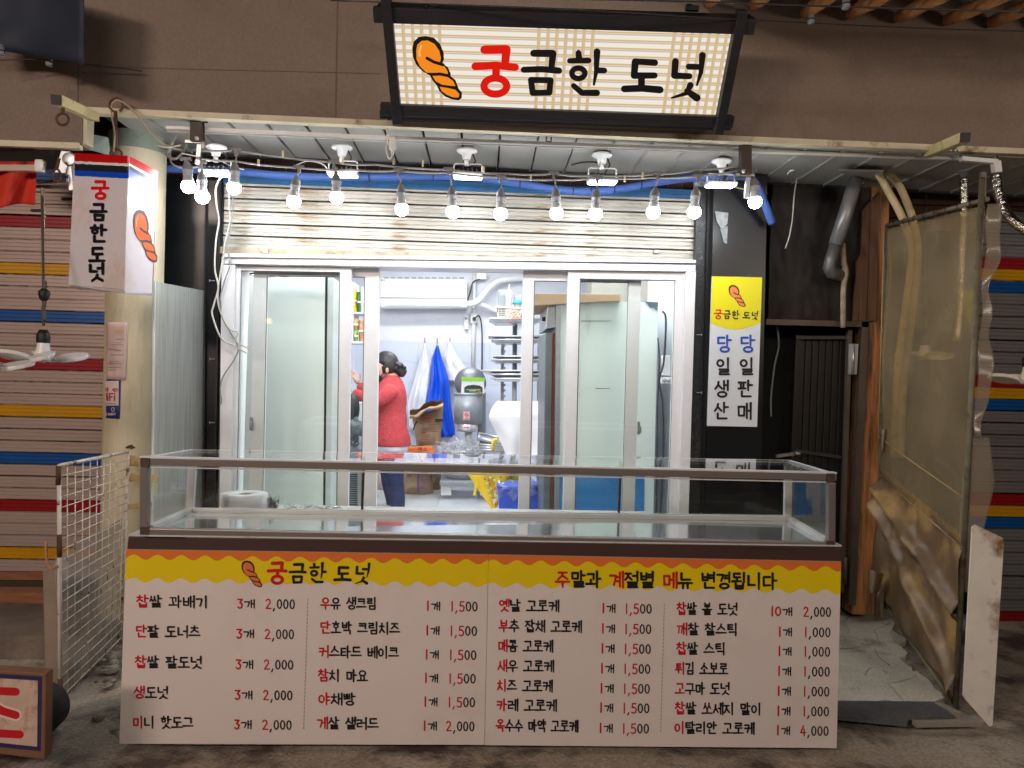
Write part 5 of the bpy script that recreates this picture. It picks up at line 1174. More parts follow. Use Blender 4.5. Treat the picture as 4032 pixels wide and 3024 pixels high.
for x in (1428, 2438):
    mb = MB(); mb.bar(c3(x-2, 2004+(x-748)*.0132, Y1), c3(x+6, 1784+(x-762)*.0178, Y1), .010, .012, (0, 1, 0)); mb.build('glass_edge_strip', m_brownst, dc)
mb = MB(); mb.hexa([c3(585, 2082, Y0+.02), c3(3256, 2136, Y0+.02), c3(3100, 2052, Y1-.01), c3(752, 2020, Y1-.01)], (0, 0, -.006)); mb.build('steel_floor', mat('mirror_steel', (226, 228, 230), .10, metal=.85, var=.05, vscale=3, dirt=(190, 192, 196), dscale=5, dlow=.55, dhigh=.8), dc)
mb = MB()
for x0, x1 in ((575, 735), (2932, 3130)): mb.bar(c3(x0, 2113+(x0-560)*.0184, Y0-.01), c3(x1, 2113+(x1-560)*.0184, Y0-.01), .02, .005)
mb.build('shim', m_blackm, dc)
# things standing on the counter behind the case
def roll(px, py_top, py_bot, wpx, Y, label):
    t = thing('paper_roll', label, 'paper roll', P(px, py_bot, Y)); r = wpx/2/FPX*Y; a = P(px, py_bot, Y); H = .09
    H = max(.08, (py_bot-py_top)/FPX*Y)
    mb = MB(); mb.lathe([(0.033, 0), (r, 0), (r*1.01, H*.5), (r, H), (r*.6, H+.002), (.035, H), (.033, H-.03), (.033, 0)], a, 40); mb.build('paper', mat('tissue_white', (236, 234, 234), .9, var=.03, bump=.3, bscale=30), t)
    mb = MB(); mb.lathe([(.031, 0), (.031, H-.004), (.034, H-.004)], a, 24); mb.build('core', mat('core_mauve', (150, 126, 134), .9), t); return t
bt = thing('work_table', 'low white work table standing close behind the display case', 'table', (-.2, 3.8, 0))
mb = MB(); mb.box((-1.35, 3.60, .765), (.9, 4.02, .79)); mb.build('top', MATS['pale_worktop'], bt, bevel=.003)
for x in (-1.32, .87):
    for y in (3.63, 3.99): mb = MB(); mb.box((x-.02, y-.02, 0), (x+.02, y+.02, .765)); mb.build('leg', m_steelr, bt)
rl = roll(961, 1944, 2038, 172, 3.78, 'wide white paper towel roll standing on the counter behind the case')
film('paper_tail', [(1048, 2010), (1090, 2012), (1100, 1968), (1052, 1962)], 3.72, MATS['tissue_white'], 'crumpled loose end of white paper beside the paper towel roll', 'paper', .07, 14, 8, 2)
film('plastic_bag', [(1090, 2024), (1360, 2024), (1340, 1992), (1140, 1990)], 3.75, m_film, 'flat crumpled clear plastic bag lying beside the paper towel roll', 'bag', .05, 20, 8, 5)

# ------------------------------------------------------------------ backlit main sign
sg = thing('shop_sign', 'large backlit Korean shop sign in a black timber frame with a lattice print', 'sign', P(2200, 260, 3.6))
q = [P(1567, 432, 3.70), P(2826, 468, 3.70), P(2890, 124, 3.467), P(1545, 84, 3.467)]
so = (q[0]+q[1]+q[2]+q[3])/4; sn = ((q[1]-q[0]).cross(q[3]-q[0])).normalized()
if sn.y > 0: sn = -sn      # towards the street
SP = lambda x, y, h=0: PP(x, y, so+sn*h, sn)
# warm white panel with the printed lattice
mb = MB(); mb.hexa([SP(1540, 440), SP(2838, 478), SP(2900, 112), SP(1530, 72)], -sn*.02); mb.build('light_panel', emis('sign_glow', (246, 238, 226), .95), sg)
def ix(u, v):   # u 0..1 along, v 0..1 down, in photo px
    xt = 1545+(2890-1545)*u; xb = 1567+(2826-1567)*u; yt = 84+(124-84)*u; yb = 432+(468-432)*u
    return xt+(xb-xt)*v, yt+(yb-yt)*v
lat = Ink(lambda x, y, h: SP(x, y, h)); lsh = Ink(lambda x, y, h: SP(x, y, h))
def lbar(ik, u0, v0, u1, v1, w, h):
    a = ix(u0, v0); b = ix(u1, v1); dx, dy = b[0]-a[0], b[1]-a[1]; L = math.hypot(dx, dy); nx, ny = -dy/L*w/2, dx/L*w/2
    ik.mb.face([ik.fr(a[0]+nx, a[1]+ny, h), ik.fr(b[0]+nx, b[1]+ny, h), ik.fr(b[0]-nx, b[1]-ny, h), ik.fr(a[0]-nx, a[1]-ny, h)])
hs = [(k+.55)/11 for k in range(11)]
for v in hs: lbar(lat, 0, v, 1, v, 6.5, .0006); lbar(lsh, 0, v+.022, 1, v+.022, 6, .0003)
gr = [.012+.0265*k for k in range(6)]+[.45+.026*k+0 for k in range(7)]+[.80+.0262*k for k in range(8)]
gr = [.028, .056, .082, .109, .135]+[.428, .455, .481, .508, .535, .561, .587]+[.826, .852, .877, .902, .928, .953, .979]
for u in gr: lbar(lat, u, 0, u, 1, 7.5, .0007); lbar(lsh, u+.0052, 0, u+.0052, 1, 6, .0004)
lsh.mb.build('lattice_shade_print', emis('lattice_shade', (218, 198, 184), .88), sg); lat.mb.build('lattice_print', emis('lattice_tan', (222, 192, 138), .90), sg)
ink = Ink(lambda x, y, h: SP(x, y, h)); brand_strokes(ink, lambda p: (1344+p[0]*.6076, p[1]*.6076), .6076, 1, 0, 1.12)
ink.mb.build('lettering', [mat('sign_black', (22, 20, 20), .5), emis('sign_red', (226, 30, 18), .92)], sg)
ink = Ink(lambda x, y, h: SP(x, y, h)); logo(ink, 1344+460*.6076, 233*.6076, .6076, 0, 1, 2)
ink.mb.build('doughnut_logo', [emis('sign_orange', (250, 142, 34), .95), MATS['sign_black'], emis('sign_orange_light', (255, 190, 90), .95)], sg)
m_fr = mat('black_timber', (36, 34, 38), .5, var=.3, stretch=(1, 6, 6), bump=.2, bscale=20)
def tb(name, a, b, w, h_, off): mb = MB(); mb.bar(SP(*a, off), SP(*b, off), w, h_, sn); mb.build(name, m_fr, sg, bevel=.003)
tb('frame_bar', (1472, 56), (2968, 104), .065, .05, .005)
tb('frame_bar', (1500, 428), (2884, 478), .055, .05, .005)
tb('frame_bar', (1519, -20), (1566, 486), .045, .05, .03)
tb('frame_bar', (2922, 40), (2826, 526), .045, .05, .03)
mb = MB(); mb.bar(SP(1490, 40, -.03), SP(2960, 88, -.03), .05, .11, sn); mb.bar(SP(1500, 440, -.05), SP(2870, 486, -.05), .04, .10, sn); mb.build('backing_box', m_blackm, sg)
for x in (1690, 2715):
    mb = MB(); mb.tube([SP(x-14, 32, .03), SP(x-10, 20, .02), SP(x+8, 20, 0), SP(x+14, 34, -.02)], .006, 6); mb.box(SP(x+10, 34, .01)-Vector((.03, .01, .01)), SP(x+10, 34, .01)+Vector((.03, .01, .012))); mb.build('hanger', m_blackm, sg)

# ------------------------------------------------------------------ vertical sign on the black column
vs = thing('vertical_sign', 'tall yellow and white Korean sign panel fixed to the black column', 'sign', P(2890, 1680, 4.40))
YV = 4.395
VF = lambda x, y, h=0: P(x, y, YV-h)
mb = MB(); mb.hexa([VF(2785, 1677), VF(2981, 1681), VF(3001, 1092), VF(2804, 1088)], (0, .012, 0)); mb.build('panel', mat('sign_bluewhite', (226, 232, 240), .45, var=.02), vs)
ink = Ink(VF)
pts = [(2804, 1088), (3001, 1092), (2994, 1272)]+[(2994-(2994-2798)*t, 1272+1*t+26*math.sin(math.pi*t)) for t in [k/14 for k in range(1, 15)]]
ink.poly(pts, 0, .0006); ink.mb.build('yellow_field', [mat('sign_yellow', (238, 228, 8), .4, var=.01)], vs)
ink = Ink(VF); logo(ink, 2869, 1122, .208, 0, 1, 2); ink.mb.build('doughnut_logo', [mat('logo_orange_bright', (244, 142, 72), .4, var=0), m_mk, m_logo_h], vs)
brand_small(vs, 2811, 2984, 1240, .0, VF, [m_mk, mat('sign_ink_red', (214, 22, 40), .4, var=0)])
m_blu = mat('sign_ink_blue', (20, 84, 196), .4, var=0)
ink = Ink(VF)
for s, xs_ in (('당일생산', (2823, 2820, 2813, 2811)), ('당일판매', (2915, 2912, 2906, 2903))):
    for i, (ch, x) in enumerate(zip(s, xs_)): syl(ink, ch, x, [1323, 1412, 1500, 1587][i], 56, 64, 8.6, 1 if i == 0 else 0)
ink.mb.build('lettering', [m_mk, m_blu], vs)

# ------------------------------------------------------------------ hanging prism sign on the left
ps = thing('hanging_sign', 'white three sided hanging sign box with red black and blue stripes', 'sign', P(450, 1140, 3.75))
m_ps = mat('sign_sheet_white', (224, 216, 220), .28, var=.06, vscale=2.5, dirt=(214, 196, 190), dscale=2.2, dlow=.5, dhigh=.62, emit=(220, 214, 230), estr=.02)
Yl, Yf, Yr = 3.76, 3.60, 3.86
La, Lb = (293, 602), (270, 1122)      # left edge top, bottom
Ma, Mb_ = (507, 613), (489, 1138)     # fold
Ra, Rb = (618, 672), (598, 1155)
def face_fr(A, Ya, B, Yb, C, D):
    a3, b3, d3 = P(*A, Ya), P(*B, Yb), P(*D, Ya); n = (b3-a3).cross(d3-a3).normalized()
    if n.y > 0: n = -n
    return (lambda x, y, h=0: PP(x, y, a3+n*h, n)), n
fl_, nl = face_fr(La, Yl, Ma, Yf, None, Lb); fr_, nr = face_fr(Ma, Yf, Ra, Yr, None, Mb_)
mb = MB()
n_ = 8
def bot(u): return (270+(401-270)*u/.6, 1122+24*u/.6) if u < .6 else (401+(489-401)*(u-.6)/.4, 1146-0*(u-.6))
mb.hexa([fl_(*Lb), fl_(*Mb_), fl_(*Ma), fl_(*La)], -nl*.004); mb.build('left_face', m_ps, ps)
mb = MB(); mb.hexa([fr_(*Mb_), fr_(*Rb), fr_(*Ra), fr_(*Ma)], -nr*.004); mb.build('right_face', m_ps, ps)
mb = MB(); L3, M3, R3_ = fl_(*La), fl_(*Ma), fr_(*Ra); l3, m3, r3 = fl_(*Lb), fl_(*Mb_), fr_(*Rb)
mb.hexa([R3_+Vector((0, .01, 0)), L3+Vector((0, .01, 0)), l3+Vector((0, .01, 0)), r3+Vector((0, .01, 0))], (0, .004, 0)); mb.face([L3, M3, R3_]); mb.build('back_face', m_ps, ps)
mb = MB(); mb.hexa([l3+Vector((.0, .0, -.0)), m3, m3+Vector((0, .01, -.02)), l3+Vector((.03, .03, -.02))], (0, .003, 0)); mb.hexa([m3, r3, r3+Vector((-.01, .02, -.012)), m3+Vector((0, .01, -.02))], (0, .003, 0)); mb.build('bottom_hem', m_ps, ps)
SM = [mat('stripe_red', (196, 16, 22), .3, var=.1), mat('stripe_white', (236, 234, 238), .3), mat('stripe_black', (34, 36, 44), .35, var=.1), mat('stripe_blue', (16, 76, 206), .3, var=.1)]
random.seed(5)
ink = Ink(fl_); xs_ = [La[0]+(Ma[0]-La[0])*k/18 for k in range(19)]
tp = lambda x: 602+(x-293)*.0514
for i, (o0, o1) in enumerate(((0, 36), (32, 46), (42, 72), (68, 90))):
    for a, b in zip(xs_, xs_[1:]):
        j = lambda x, o: tp(x)+o+(3*noise.noise(Vector((x*.09, o, 0))) if o else 0)
        ink.mb.face([ink.fr(a, j(a, o0), .0006+.0002*i), ink.fr(b, j(b, o0), .0006+.0002*i), ink.fr(b, j(b, o1), .0006+.0002*i), ink.fr(a, j(a, o1), .0006+.0002*i)], i)
ink.mb.build('stripe_print', SM, ps)
ink = Ink(fr_); xs_ = [Ma[0]+(Ra[0]-Ma[0])*k/12 for k in range(13)]
tp2 = lambda x: 613+(x-507)*.53
for i, (o0, o1) in enumerate(((0, 32), (28, 41), (38, 56), (52, 82))):
    for a, b in zip(xs_, xs_[1:]):
        j = lambda x, o: tp2(x)+o*(1+.0*(x-507)/111)+(x-507)*.06*o/60+(3*noise.noise(Vector((x*.09, o, 4))) if o else 0)
        ink.mb.face([ink.fr(a, j(a, o0), .0006+.0002*i), ink.fr(b, j(b, o0), .0006+.0002*i), ink.fr(b, j(b, o1), .0006+.0002*i), ink.fr(a, j(a, o1), .0006+.0002*i)], i)
ink.mb.build('stripe_print', SM, ps)
ink = Ink(fl_)
for k, mi in ((13, 2), (7.5, None)):
    pass
PSY = [('궁', 362, 712, 66, 72), ('금', 356, 802, 64, 66), ('한', 355, 888, 62, 66), ('도', 352, 972, 60, 62), ('넛', 350, 1040, 60, 66)]
syl(ink, '궁', 362, 712, 66, 72, 22, 2)
for i, (ch, x, y, W, H) in enumerate(PSY): ink.k = 16+i; syl(ink, ch, x, y, W, H, 12.5, 1 if i == 0 else 0)
ink.mb.build('lettering', [m_mk, mat('sign_ink_scarlet', (226, 16, 24), .35, var=0), m_whitep], ps)
ink = Ink(fr_); A_ = 524
# narrower twist, seen foreshortened
lg = Ink(lambda x, y, h: fr_(524+(x-524)*.62+(y-826)*-.02, y, h)); logo(lg, 524, 826, .50, 0, 1, 2); lg.mb.build('doughnut_logo', [mat('logo_orange_deep', (236, 98, 40), .4, var=0), mat('logo_outline_grey', (70, 62, 64), .4), m_logo_h], ps)
hk = thing('hanging_hook', 'rusty iron hook bar holding up the three sided hanging sign', 'hook', P(455, 440, 3.80))
mb = MB(); mb.tube([P(455, 440, 3.80), P(456, 560, 3.76), P(455, 590, 3.74)], .009, 8)
c = P(458, 414, 3.80); mb.tube([c+Vector((.034*math.cos(t), 0, .034*math.sin(t))) for t in [R(-60+k*24) for k in range(15)]], .006, 8)
c = P(457, 606, 3.73); mb.tube([c+Vector((.028*math.cos(t), 0, .024*math.sin(t))) for t in [R(k*24) for k in range(16)]], .005, 8)
mb.build('iron_rod', m_rust, hk)
tube_thing('sign_cable', [(448, 600, 3.72), (450, 520, 3.76), (437, 430, 3.8), (452, 398, 3.78), (480, 400, 3.78), (530, 440, 3.8), (590, 520, 3.85), (650, 570, 3.9), (720, 592, 3.92)], .0045, mat('old_cream_cable', (176, 160, 134), .6), 'old cream cable looping from the hook to the string lights', 'cable')
# ------------------------------------------------------------------ ceiling hardware
mb = MB()
tr1 = thing('cable_trunking', 'thin white cable trunking running the whole width under the eave', 'trunking')
for a, b in (((656, 503), (1344, 534)), ((1344, 536), (2688, 586)), ((2688, 586), (3790, 626))): mb.bar(P(*a, 3.97), P(*b, 3.97), .022, .016)
mb.build('channel', m_whitepl, tr1)
mb = MB(); mb.bar(P(1344, 551, 3.99), P(2688, 596, 3.99), .006, .004); mb.bar(P(656, 518, 3.99), P(1344, 548, 3.99), .006, .004); mb.build('lower_wire', m_cablew, tr1)
mb = MB(); mb.bar(P(3784, 626, 3.9), P(3925, 638, 3.9), .03, .022); mb.bar(P(3920, 636, 3.9), P(3925, 680, 3.9), .04, .03, (0, 1, 0)); tag(mb.build('trunking_end', m_whitepl), 'white trunking elbow turning down above the silver hose', 'trunking')
def bracket(pts, px, label):
    t = thing('hanger_bracket', label, 'bracket', P(px, pts[1], 3.93))
    (yt, yb) = pts
    mb = MB(); mb.bar(P(px-70, yt, 3.91), P(px+85, yt+7, 3.91), .035, .012); mb.build('strap', m_brownst, t)
    mb = MB(); mb.bar(P(px, yt, 3.93), P(px, yb, 3.93), .055, .05, (0, 1, 0)); mb.build('post', m_brownst, t, bevel=.002)
    mb = MB(); mb.bar(P(px-40, yb+2, 3.95), P(px+30, yb+4, 3.95), .05, .014); mb.bar(P(px+12, yb, 3.95), P(px+4, yb+90, 3.95), .022, .02, (0, 1, 0)); mb.build('clamp', m_steelr, t)
    mb = MB(); mb.hexa([P(px-60, yb+46, 3.9), P(px+8, yb+60, 3.9), P(px+8, yb+60, 4.0), P(px-60, yb+46, 4.0)], (0, 0, .006)); mb.build('plate', m_whitepl, t)
    mb = MB(); p = P(px-4, yb-18, 3.895); mb.lathe([(0, 0), (.009, 0), (.011, .012)], p, 8, axis='y'); mb.build('bolt', m_steel, t); return t
bracket((464, 560), 776, 'brown steel bracket holding the left end of the string lights')
bracket((556, 690), 2934, 'brown steel bracket holding the right end of the string lights')
# string of bulbs
cab = thing('light_string', 'double grey cable of the string lights sagging between two brown brackets', 'cable')
YS = 3.95
jun = [(732, 628), (790, 640), (930, 592), (1178, 660), (1316, 640), (1570, 672), (1766, 668), (1972, 698), (2180, 684), (2352, 700), (2590, 686), (2748, 694), (2960, 672)]
glb = [(742, 734), (797, 775), (922, 740), (1157, 794), (1326, 778), (1582, 824), (1783, 833), (1971, 841), (2191, 839), (2344, 842), (2572, 835), (2733, 835), (2973, 795)]
desc = ['first bulb from the cream pillar, hanging on its own short cord', 'second bulb from the pillar, hanging lower than the first', 'bulb beside the first flood lamp, over the hanging loose wires', 'bulb between the first and second flood lamps',
 'bulb directly in front of the second flood lamp', 'bulb just right of the second flood lamp', 'bulb just left of the third flood lamp', 'bulb just right of the third flood lamp', 'bulb between the third and fourth flood lamps, nearer the fourth',
 'bulb directly in front of the fourth flood lamp', 'bulb between the fourth and fifth flood lamps', 'bulb at the top right corner of the old shutter', 'last bulb, in front of the black column past the fifth flood lamp']
def sagline(mb, a, b, sag, r=.0055, n=6, dy=0):
    A, B = P(*a, YS+dy), P(*b, YS+dy); mb.tube([A.lerp(B, k/n)+Vector((0, 0, -sag*4*(k/n)*(1-k/n))) for k in range(n+1)], r, 7)
mb = MB()
up = [(760, 590), jun[2], jun[4], (1480, 648), jun[6], (2000, 684), jun[8], (2340, 692), jun[10], (2750, 668), (2930, 650)]
for a, b in zip(up, up[1:]): sagline(mb, a, b, .006, .0055)
lo = [(780, 622), (920, 634), jun[3], (1380, 668), jun[5], (1760, 680), jun[7], (2180, 708), jun[9], (2560, 700), jun[11], (2940, 664)]
for a, b in zip(lo, lo[1:]): sagline(mb, a, b, .006, .0055, dy=.02)
mb.build('cable', m_cable, cab)
mb = MB()
for x, y in ((1018, 640), (1114, 606), (1350, 634), (1550, 636), (1665, 644), (1905, 668), (2090, 700), (2460, 704), (2530, 690), (800, 572)):
    p = P(x, y, YS-.01); mb.box(p+Vector((-.005, -.006, -.016)), p+Vector((.005, .006, .016)))
mb.build('cable_tie', mat('tie_cream', (226, 218, 190), .5), cab)
m_glow = emis('bulb_glow', (250, 252, 255), 84)
m_sock = mat('socket_grey', (128, 128, 132), .5)
def bulb(loc_j, loc_g, label, first=None):
    g = P(*loc_g, YS); j = P(*loc_j, YS); r = .0355
    t = thing('light_bulb', label, 'light bulb', g, 'bulbs of the string lights')
    tl = (j-g); tl.normalize()
    tilt = Vector((0, 0, 1)).lerp(Vector((tl.x, 0, tl.z)), .6).normalized(); rx = tilt.cross(Vector((0, 1, 0))).normalized()
    def lt(prof, n=20):
        mb = MB(); rings = []
        for rr, h in prof:
            b = len(mb.v)
            for k in range(n):
                a = 2*math.pi*k/n; mb.v.append(g+tilt*h+rx*rr*math.cos(a)+Vector((0, 1, 0))*rr*math.sin(a))
            rings.append(b)
        for a, b in zip(rings, rings[1:]):
            for k in range(n): mb.f.append((a+k, b+k, b+(k+1) % n, a+(k+1) % n)); mb.mi.append(0); mb.sm.append(True)
        return mb
    pr_ = [(r*math.sin(a), -r*math.cos(a)) for a in [math.pi*k/12 for k in range(9)]]
    pr_[0] = (.0005, -r); lt(pr_+[(r*.80, .021)]).build('globe', m_glow, t)
    lt([(r*.80, .021), (.0265, .032), (.0225, .052), (.020, .056)]).build('collar', mat('bulb_collar', (176, 178, 180), .4), t)
    lt([(.0225, .054), (.024, .06), (.024, .078), (.0265, .080), (.0265, .088), (.024, .09), (.022, .108), (.012, .124), (.007, .136), (.0, .136)]).build('socket', m_sock, t)
    mb = MB(); a = g+tilt*.134; b = j+Vector((0, 0, -.02)); mb.tube([a, a.lerp(b, .5)+Vector((.004, 0, 0)), b], .0042, 7); mb.build('cord', m_cable, t)
    mb = MB(); p = j; mb.bar(p+Vector((-.022, 0, .004)), p+Vector((.022, 0, .004)), .016, .016); mb.bar(p+Vector((0, 0, .004)), p+Vector((0, 0, -.028)), .016, .014, (0, 1, 0))
    for s in (-1, 1): mb.tube([p+Vector((s*.016, 0, .0)), p+Vector((s*.028, 0, .004))], .011, 8)
    mb.build('junction', m_sock, t, bevel=.002); return t
for j, g, d in zip(jun, glb, desc): bulb(j, g, d)
# flood lamps on swan necks
m_lamp = emis('flood_glow', (244, 250, 255), 48)
fl_desc = ['flood lamp nearest the pillar, over the hanging loose wires', 'second flood lamp from the pillar', 'middle flood lamp of the row, below the sign', 'fourth flood lamp from the pillar', 'flood lamp furthest from the pillar, beside the right bracket']
fl_x = [(851, 578, 852, 680), (1347, 580, 1350, 685), (1838, 593, 1842, 693), (2370, 610, 2371, 714), (2841, 634, 2838, 726)]
for (bx_, by, lx, ly), d in zip(fl_x, fl_desc):
    YL = 4.18; b3 = P(bx_, by, YL); l3 = P(lx, ly, YL)
    t = thing('flood_lamp', d, 'flood lamp', b3, 'flood lamps under the eave')
    mb = MB(); mb.lathe([(0, .004), (.056, .004), (.058, -.004), (.05, -.012), (.028, -.018), (.022, -.05), (.0, -.05)], b3, 24); mb.build('ceiling_rose', m_whitepl, t)
    mb = MB(); mb.tube([b3+Vector((0, 0, -.045)), b3+Vector((0, 0, -.085))], .013, 12); mb.build('neck', m_whitepl, t)
    zt = b3.z-.075; zb = l3.z+.01
    mb = MB(); w = .078
    mb.tube([Vector((l3.x-w, YL, zb)), Vector((l3.x-w, YL, zt-.008)), Vector((l3.x-w+.01, YL, zt)), Vector((l3.x+w-.01, YL, zt)), Vector((l3.x+w, YL, zt-.008)), Vector((l3.x+w, YL, zb))], .0045, 7); mb.build('yoke', m_whitepl, t)
    mb = MB(); tl = Vector((0, .0, 0))
    dz = .012
    c = l3; hw = .082
    mb.hexa([c+Vector((-hw, -.05, -.010)), c+Vector((hw, -.05, -.010)), c+Vector((hw, .05, -.006)), c+Vector((-hw, .05, -.006))], (0, 0, .016)); mb.build('housing', m_whitepl, t, bevel=.003)
    mb = MB(); hw = .074
    for i in range(5): mb.bar(c+Vector((-.05+i*.025, -.04, .018)), c+Vector((-.05+i*.025, .045, .01)), .004, .022)
    mb.build('cooling_fin', m_sock, t)
    mb = MB(); mb.hexa([c+Vector((-hw, -.044, -.0115)), c+Vector((hw, -.044, -.0115)), c+Vector((hw, .044, -.0075)), c+Vector((-hw, .044, -.0075))], (0, 0, -.002)); mb.build('light_plate', m_lamp, t)
    mb = MB(); mb.tube([b3+Vector((.03, .0, -.01)), b3+Vector((.05, .02, -.05)), b3+Vector((.02, .03, -.10)), l3+Vector((0, .02, .02))], .004, 6); mb.build('lead', m_cabled, t)
# blue padded pipe behind
tube_thing('blue_hose', [(640, 664, 4.5), (900, 672, 4.45), (1100, 690, 4.45), (1344, 698, 4.45), (1700, 694, 4.45), (1900, 702, 4.45), (2050, 724, 4.45), (2250, 752, 4.45), (2420, 746, 4.45), (2600, 716, 4.45), (2740, 700, 4.42), (2900, 694, 4.3), (2965, 712, 4.25), (3010, 800, 4.3), (3040, 880, 4.35)], .0225, mat('blue_pipe_foam', (66, 100, 172), .6, var=.1, bump=.2, bscale=25), 'blue foam covered pipe sagging behind the row of bulbs', 'pipe', 12)
mb = MB()
for x, y in ((1185, 688), (1455, 700), (1707, 694), (2047, 724), (2256, 752), (2326, 750), (2418, 746), (2524, 730), (2636, 710)):
    p = P(x, y, 4.45); mb.tube([p+Vector((-.004, 0, 0)), p+Vector((.004, 0, 0))], .0245, 12)
t = tag(mb.build('tape_band', mat('dark_blue_band', (32, 48, 92), .6)), 'dark bands taped round the blue foam covered pipe', 'bands')
# extra wires
for i, (pts, m_, r, d) in enumerate((
    ([(700, 540, 3.9), (680, 560, 3.92), (660, 610, 3.95), (700, 622, 3.95), (740, 560, 3.95), (690, 530, 3.95)], m_cable, .007, 'coiled grey cable bunched at the left end of the string lights'),
    ([(670, 600, 3.95), (675, 640, 3.95), (700, 656, 3.95), (740, 662, 3.95), (790, 655, 3.95)], m_cable, .005, 'grey lead curving under the left bracket'),
    ([(620, 574, 3.92), (660, 580, 3.9), (712, 572, 3.9)], m_cablew, .004, 'short stiff white wire poking out beside the left bracket'),
    ([(876, 690, 4.2), (850, 740, 4.3), (853, 810, 4.35), (862, 870, 4.4), (850, 950, 4.42), (846, 1060, 4.43), (860, 1130, 4.43), (842, 1200, 4.43), (836, 1240, 4.43), (870, 1330, 4.43), (920, 1360, 4.43), (975, 1392, 4.43)], m_cablew, .0055, 'leftmost long loose white wire hanging down beside the window frame'),
    ([(905, 690, 4.2), (902, 800, 4.35), (905, 870, 4.4), (885, 960, 4.42), (880, 1000, 4.43), (860, 1130, 4.43), (862, 1210, 4.43), (900, 1290, 4.43), (935, 1310, 4.43), (930, 1345, 4.43), (990, 1378, 4.43)], m_cablew, .0045, 'second long loose white wire, crossing the first beside the window frame'),
    ([(915, 760, 4.3), (918, 850, 4.4), (896, 960, 4.42), (905, 1040, 4.43), (880, 1120, 4.43), (865, 1200, 4.43), (880, 1260, 4.43), (935, 1360, 4.43), (925, 1410, 4.43), (880, 1480, 4.43), (868, 1530, 4.43), (872, 1580, 4.43), (866, 1592, 4.43)], m_cable, .0045, 'longest loose grey wire, ending in a white clip low on the window frame'),
    ([(1520, 462, 3.86), (1526, 520, 3.9), (1522, 590, 3.9), (1535, 625, 3.9), (1548, 600, 3.9)], m_cablew, .005, 'white lead looping from the sign to its small power adapter'),
    ([(790, 640, 4.0), (860, 630, 4.1), (900, 650, 4.2), (960, 668, 4.2)], m_cablew, .003, 'thin white wire curving behind the first flood lamp'),
    ([(1155, 656, 4.0), (1210, 634, 4.0), (1270, 646, 4.0), (1290, 670, 4.05)], m_cablew, .0035, 'thin stray white wire arching between the first two flood lamps'),
    ([(2250, 650, 4.2), (2290, 640, 4.2), (2350, 640, 4.2), (2390, 665, 4.2)], m_cabled, .005, 'dark wire looped behind the fourth flood lamp'),
    ([(1590, 530, 4.3), (1680, 545, 4.3), (1800, 545, 4.3)], m_cabled, .004, 'dark wire hanging along the ceiling left of the small hook'))):
    tube_thing('loose_wire', pts, r, m_, d, 'wire', 7)
pa = thing('power_adapter', 'small white power adapter hanging under the sign corner', 'adapter', P(1545, 590, 3.92))
mb = MB(); p = P(1546, 568, 3.92); mb.box(p+Vector((-.017, -.012, -.03)), p+Vector((.017, .012, .032))); mb.build('body', m_whitepl, pa, bevel=.004)
mb = MB(); p = P(1546, 594, 3.92); mb.tube([p+Vector((0, 0, .008)), p+Vector((0, 0, -.022))], .008, 8, radii=[.011, .006]); mb.build('plug_end', m_whitepl, pa)
hk2 = thing('ceiling_hook', 'small dark shackle hanging from the eave edge right of the sign centre', 'hook', P(2160, 560, 3.9))
mb = MB(); mb.tube([P(2152, 538, 3.9), P(2150, 556, 3.9), P(2170, 558, 3.9), P(2170, 540, 3.9)], .004, 6); mb.build('shackle', m_blackm, hk2)
mb = MB(); mb.tube([P(796, 476, 3.95), P(800, 560, 3.95)], .01, 8, radii=[.012, .009]); mb.tube([P(802, 480, 3.95), P(818, 480, 3.95)], .006, 6); tag(mb.build('cable_connector', m_blackm), 'black waterproof connector hanging beside the left bracket', 'connector')
tube_thing('cable_joint', [(632, 585, 3.95), (672, 595, 3.95)], .012, m_cable, 'short grey inline cable joint left of the first bulb', 'joint')

# pulley beams
def beam(a, b, Ya, Yb, w, label, hook=True):
    t = thing('outrigger_beam', label, 'beam', P(*a, Ya))
    A, B = P(*a, Ya), P(*b, Yb); mb = MB(); mb.bar(A, B, w, w); mb.build('timber', mat('cream_timber', (206, 190, 140), .6, var=.2, bump=.4, dirt=(110, 90, 56), dscale=6, dlow=.54, dhigh=.66), t, bevel=.002)
    mb = MB(); d = (A-B).normalized(); mb.bar(A, A+d*.004, w*.94, w*.94); mb.build('end_cap', m_blackm, t)
    if hook:
        c = A+Vector((.012, .03, -.075)); mb = MB(); mb.tube([c+Vector((.026*math.cos(x), 0, .026*math.sin(x))) for x in [R(k*24) for k in range(16)]], .006, 8); mb.tube([c+Vector((0, 0, .026)), c+Vector((0, 0, .05))], .009, 8); mb.build('ring', m_rust, t)
    return t
beam((222, 392), (372, 460), 3.35, 3.9, .045, 'cream painted timber arm with an iron ring above the hanging sign')
bmr = beam((3800, 541), (3645, 606), 3.45, 3.98, .048, 'cream timber arm with a green string sticking out at the far right', False)
mb = MB(); p = P(3752, 562, 3.62); mb.tube([p+Vector((-.0, -.03, .03)), p+Vector((0, -.03, -.03)), p+Vector((.02, .03, -.03)), p+Vector((.02, .03, .03))], .004, 6); mb.tube([p+Vector((.02, 0, -.03)), p+Vector((.03, 0, -.05)), p+Vector((.02, 0, -.062))], .003, 6); mb.build('string', mat('green_string', (60, 96, 76), .8), bmr)

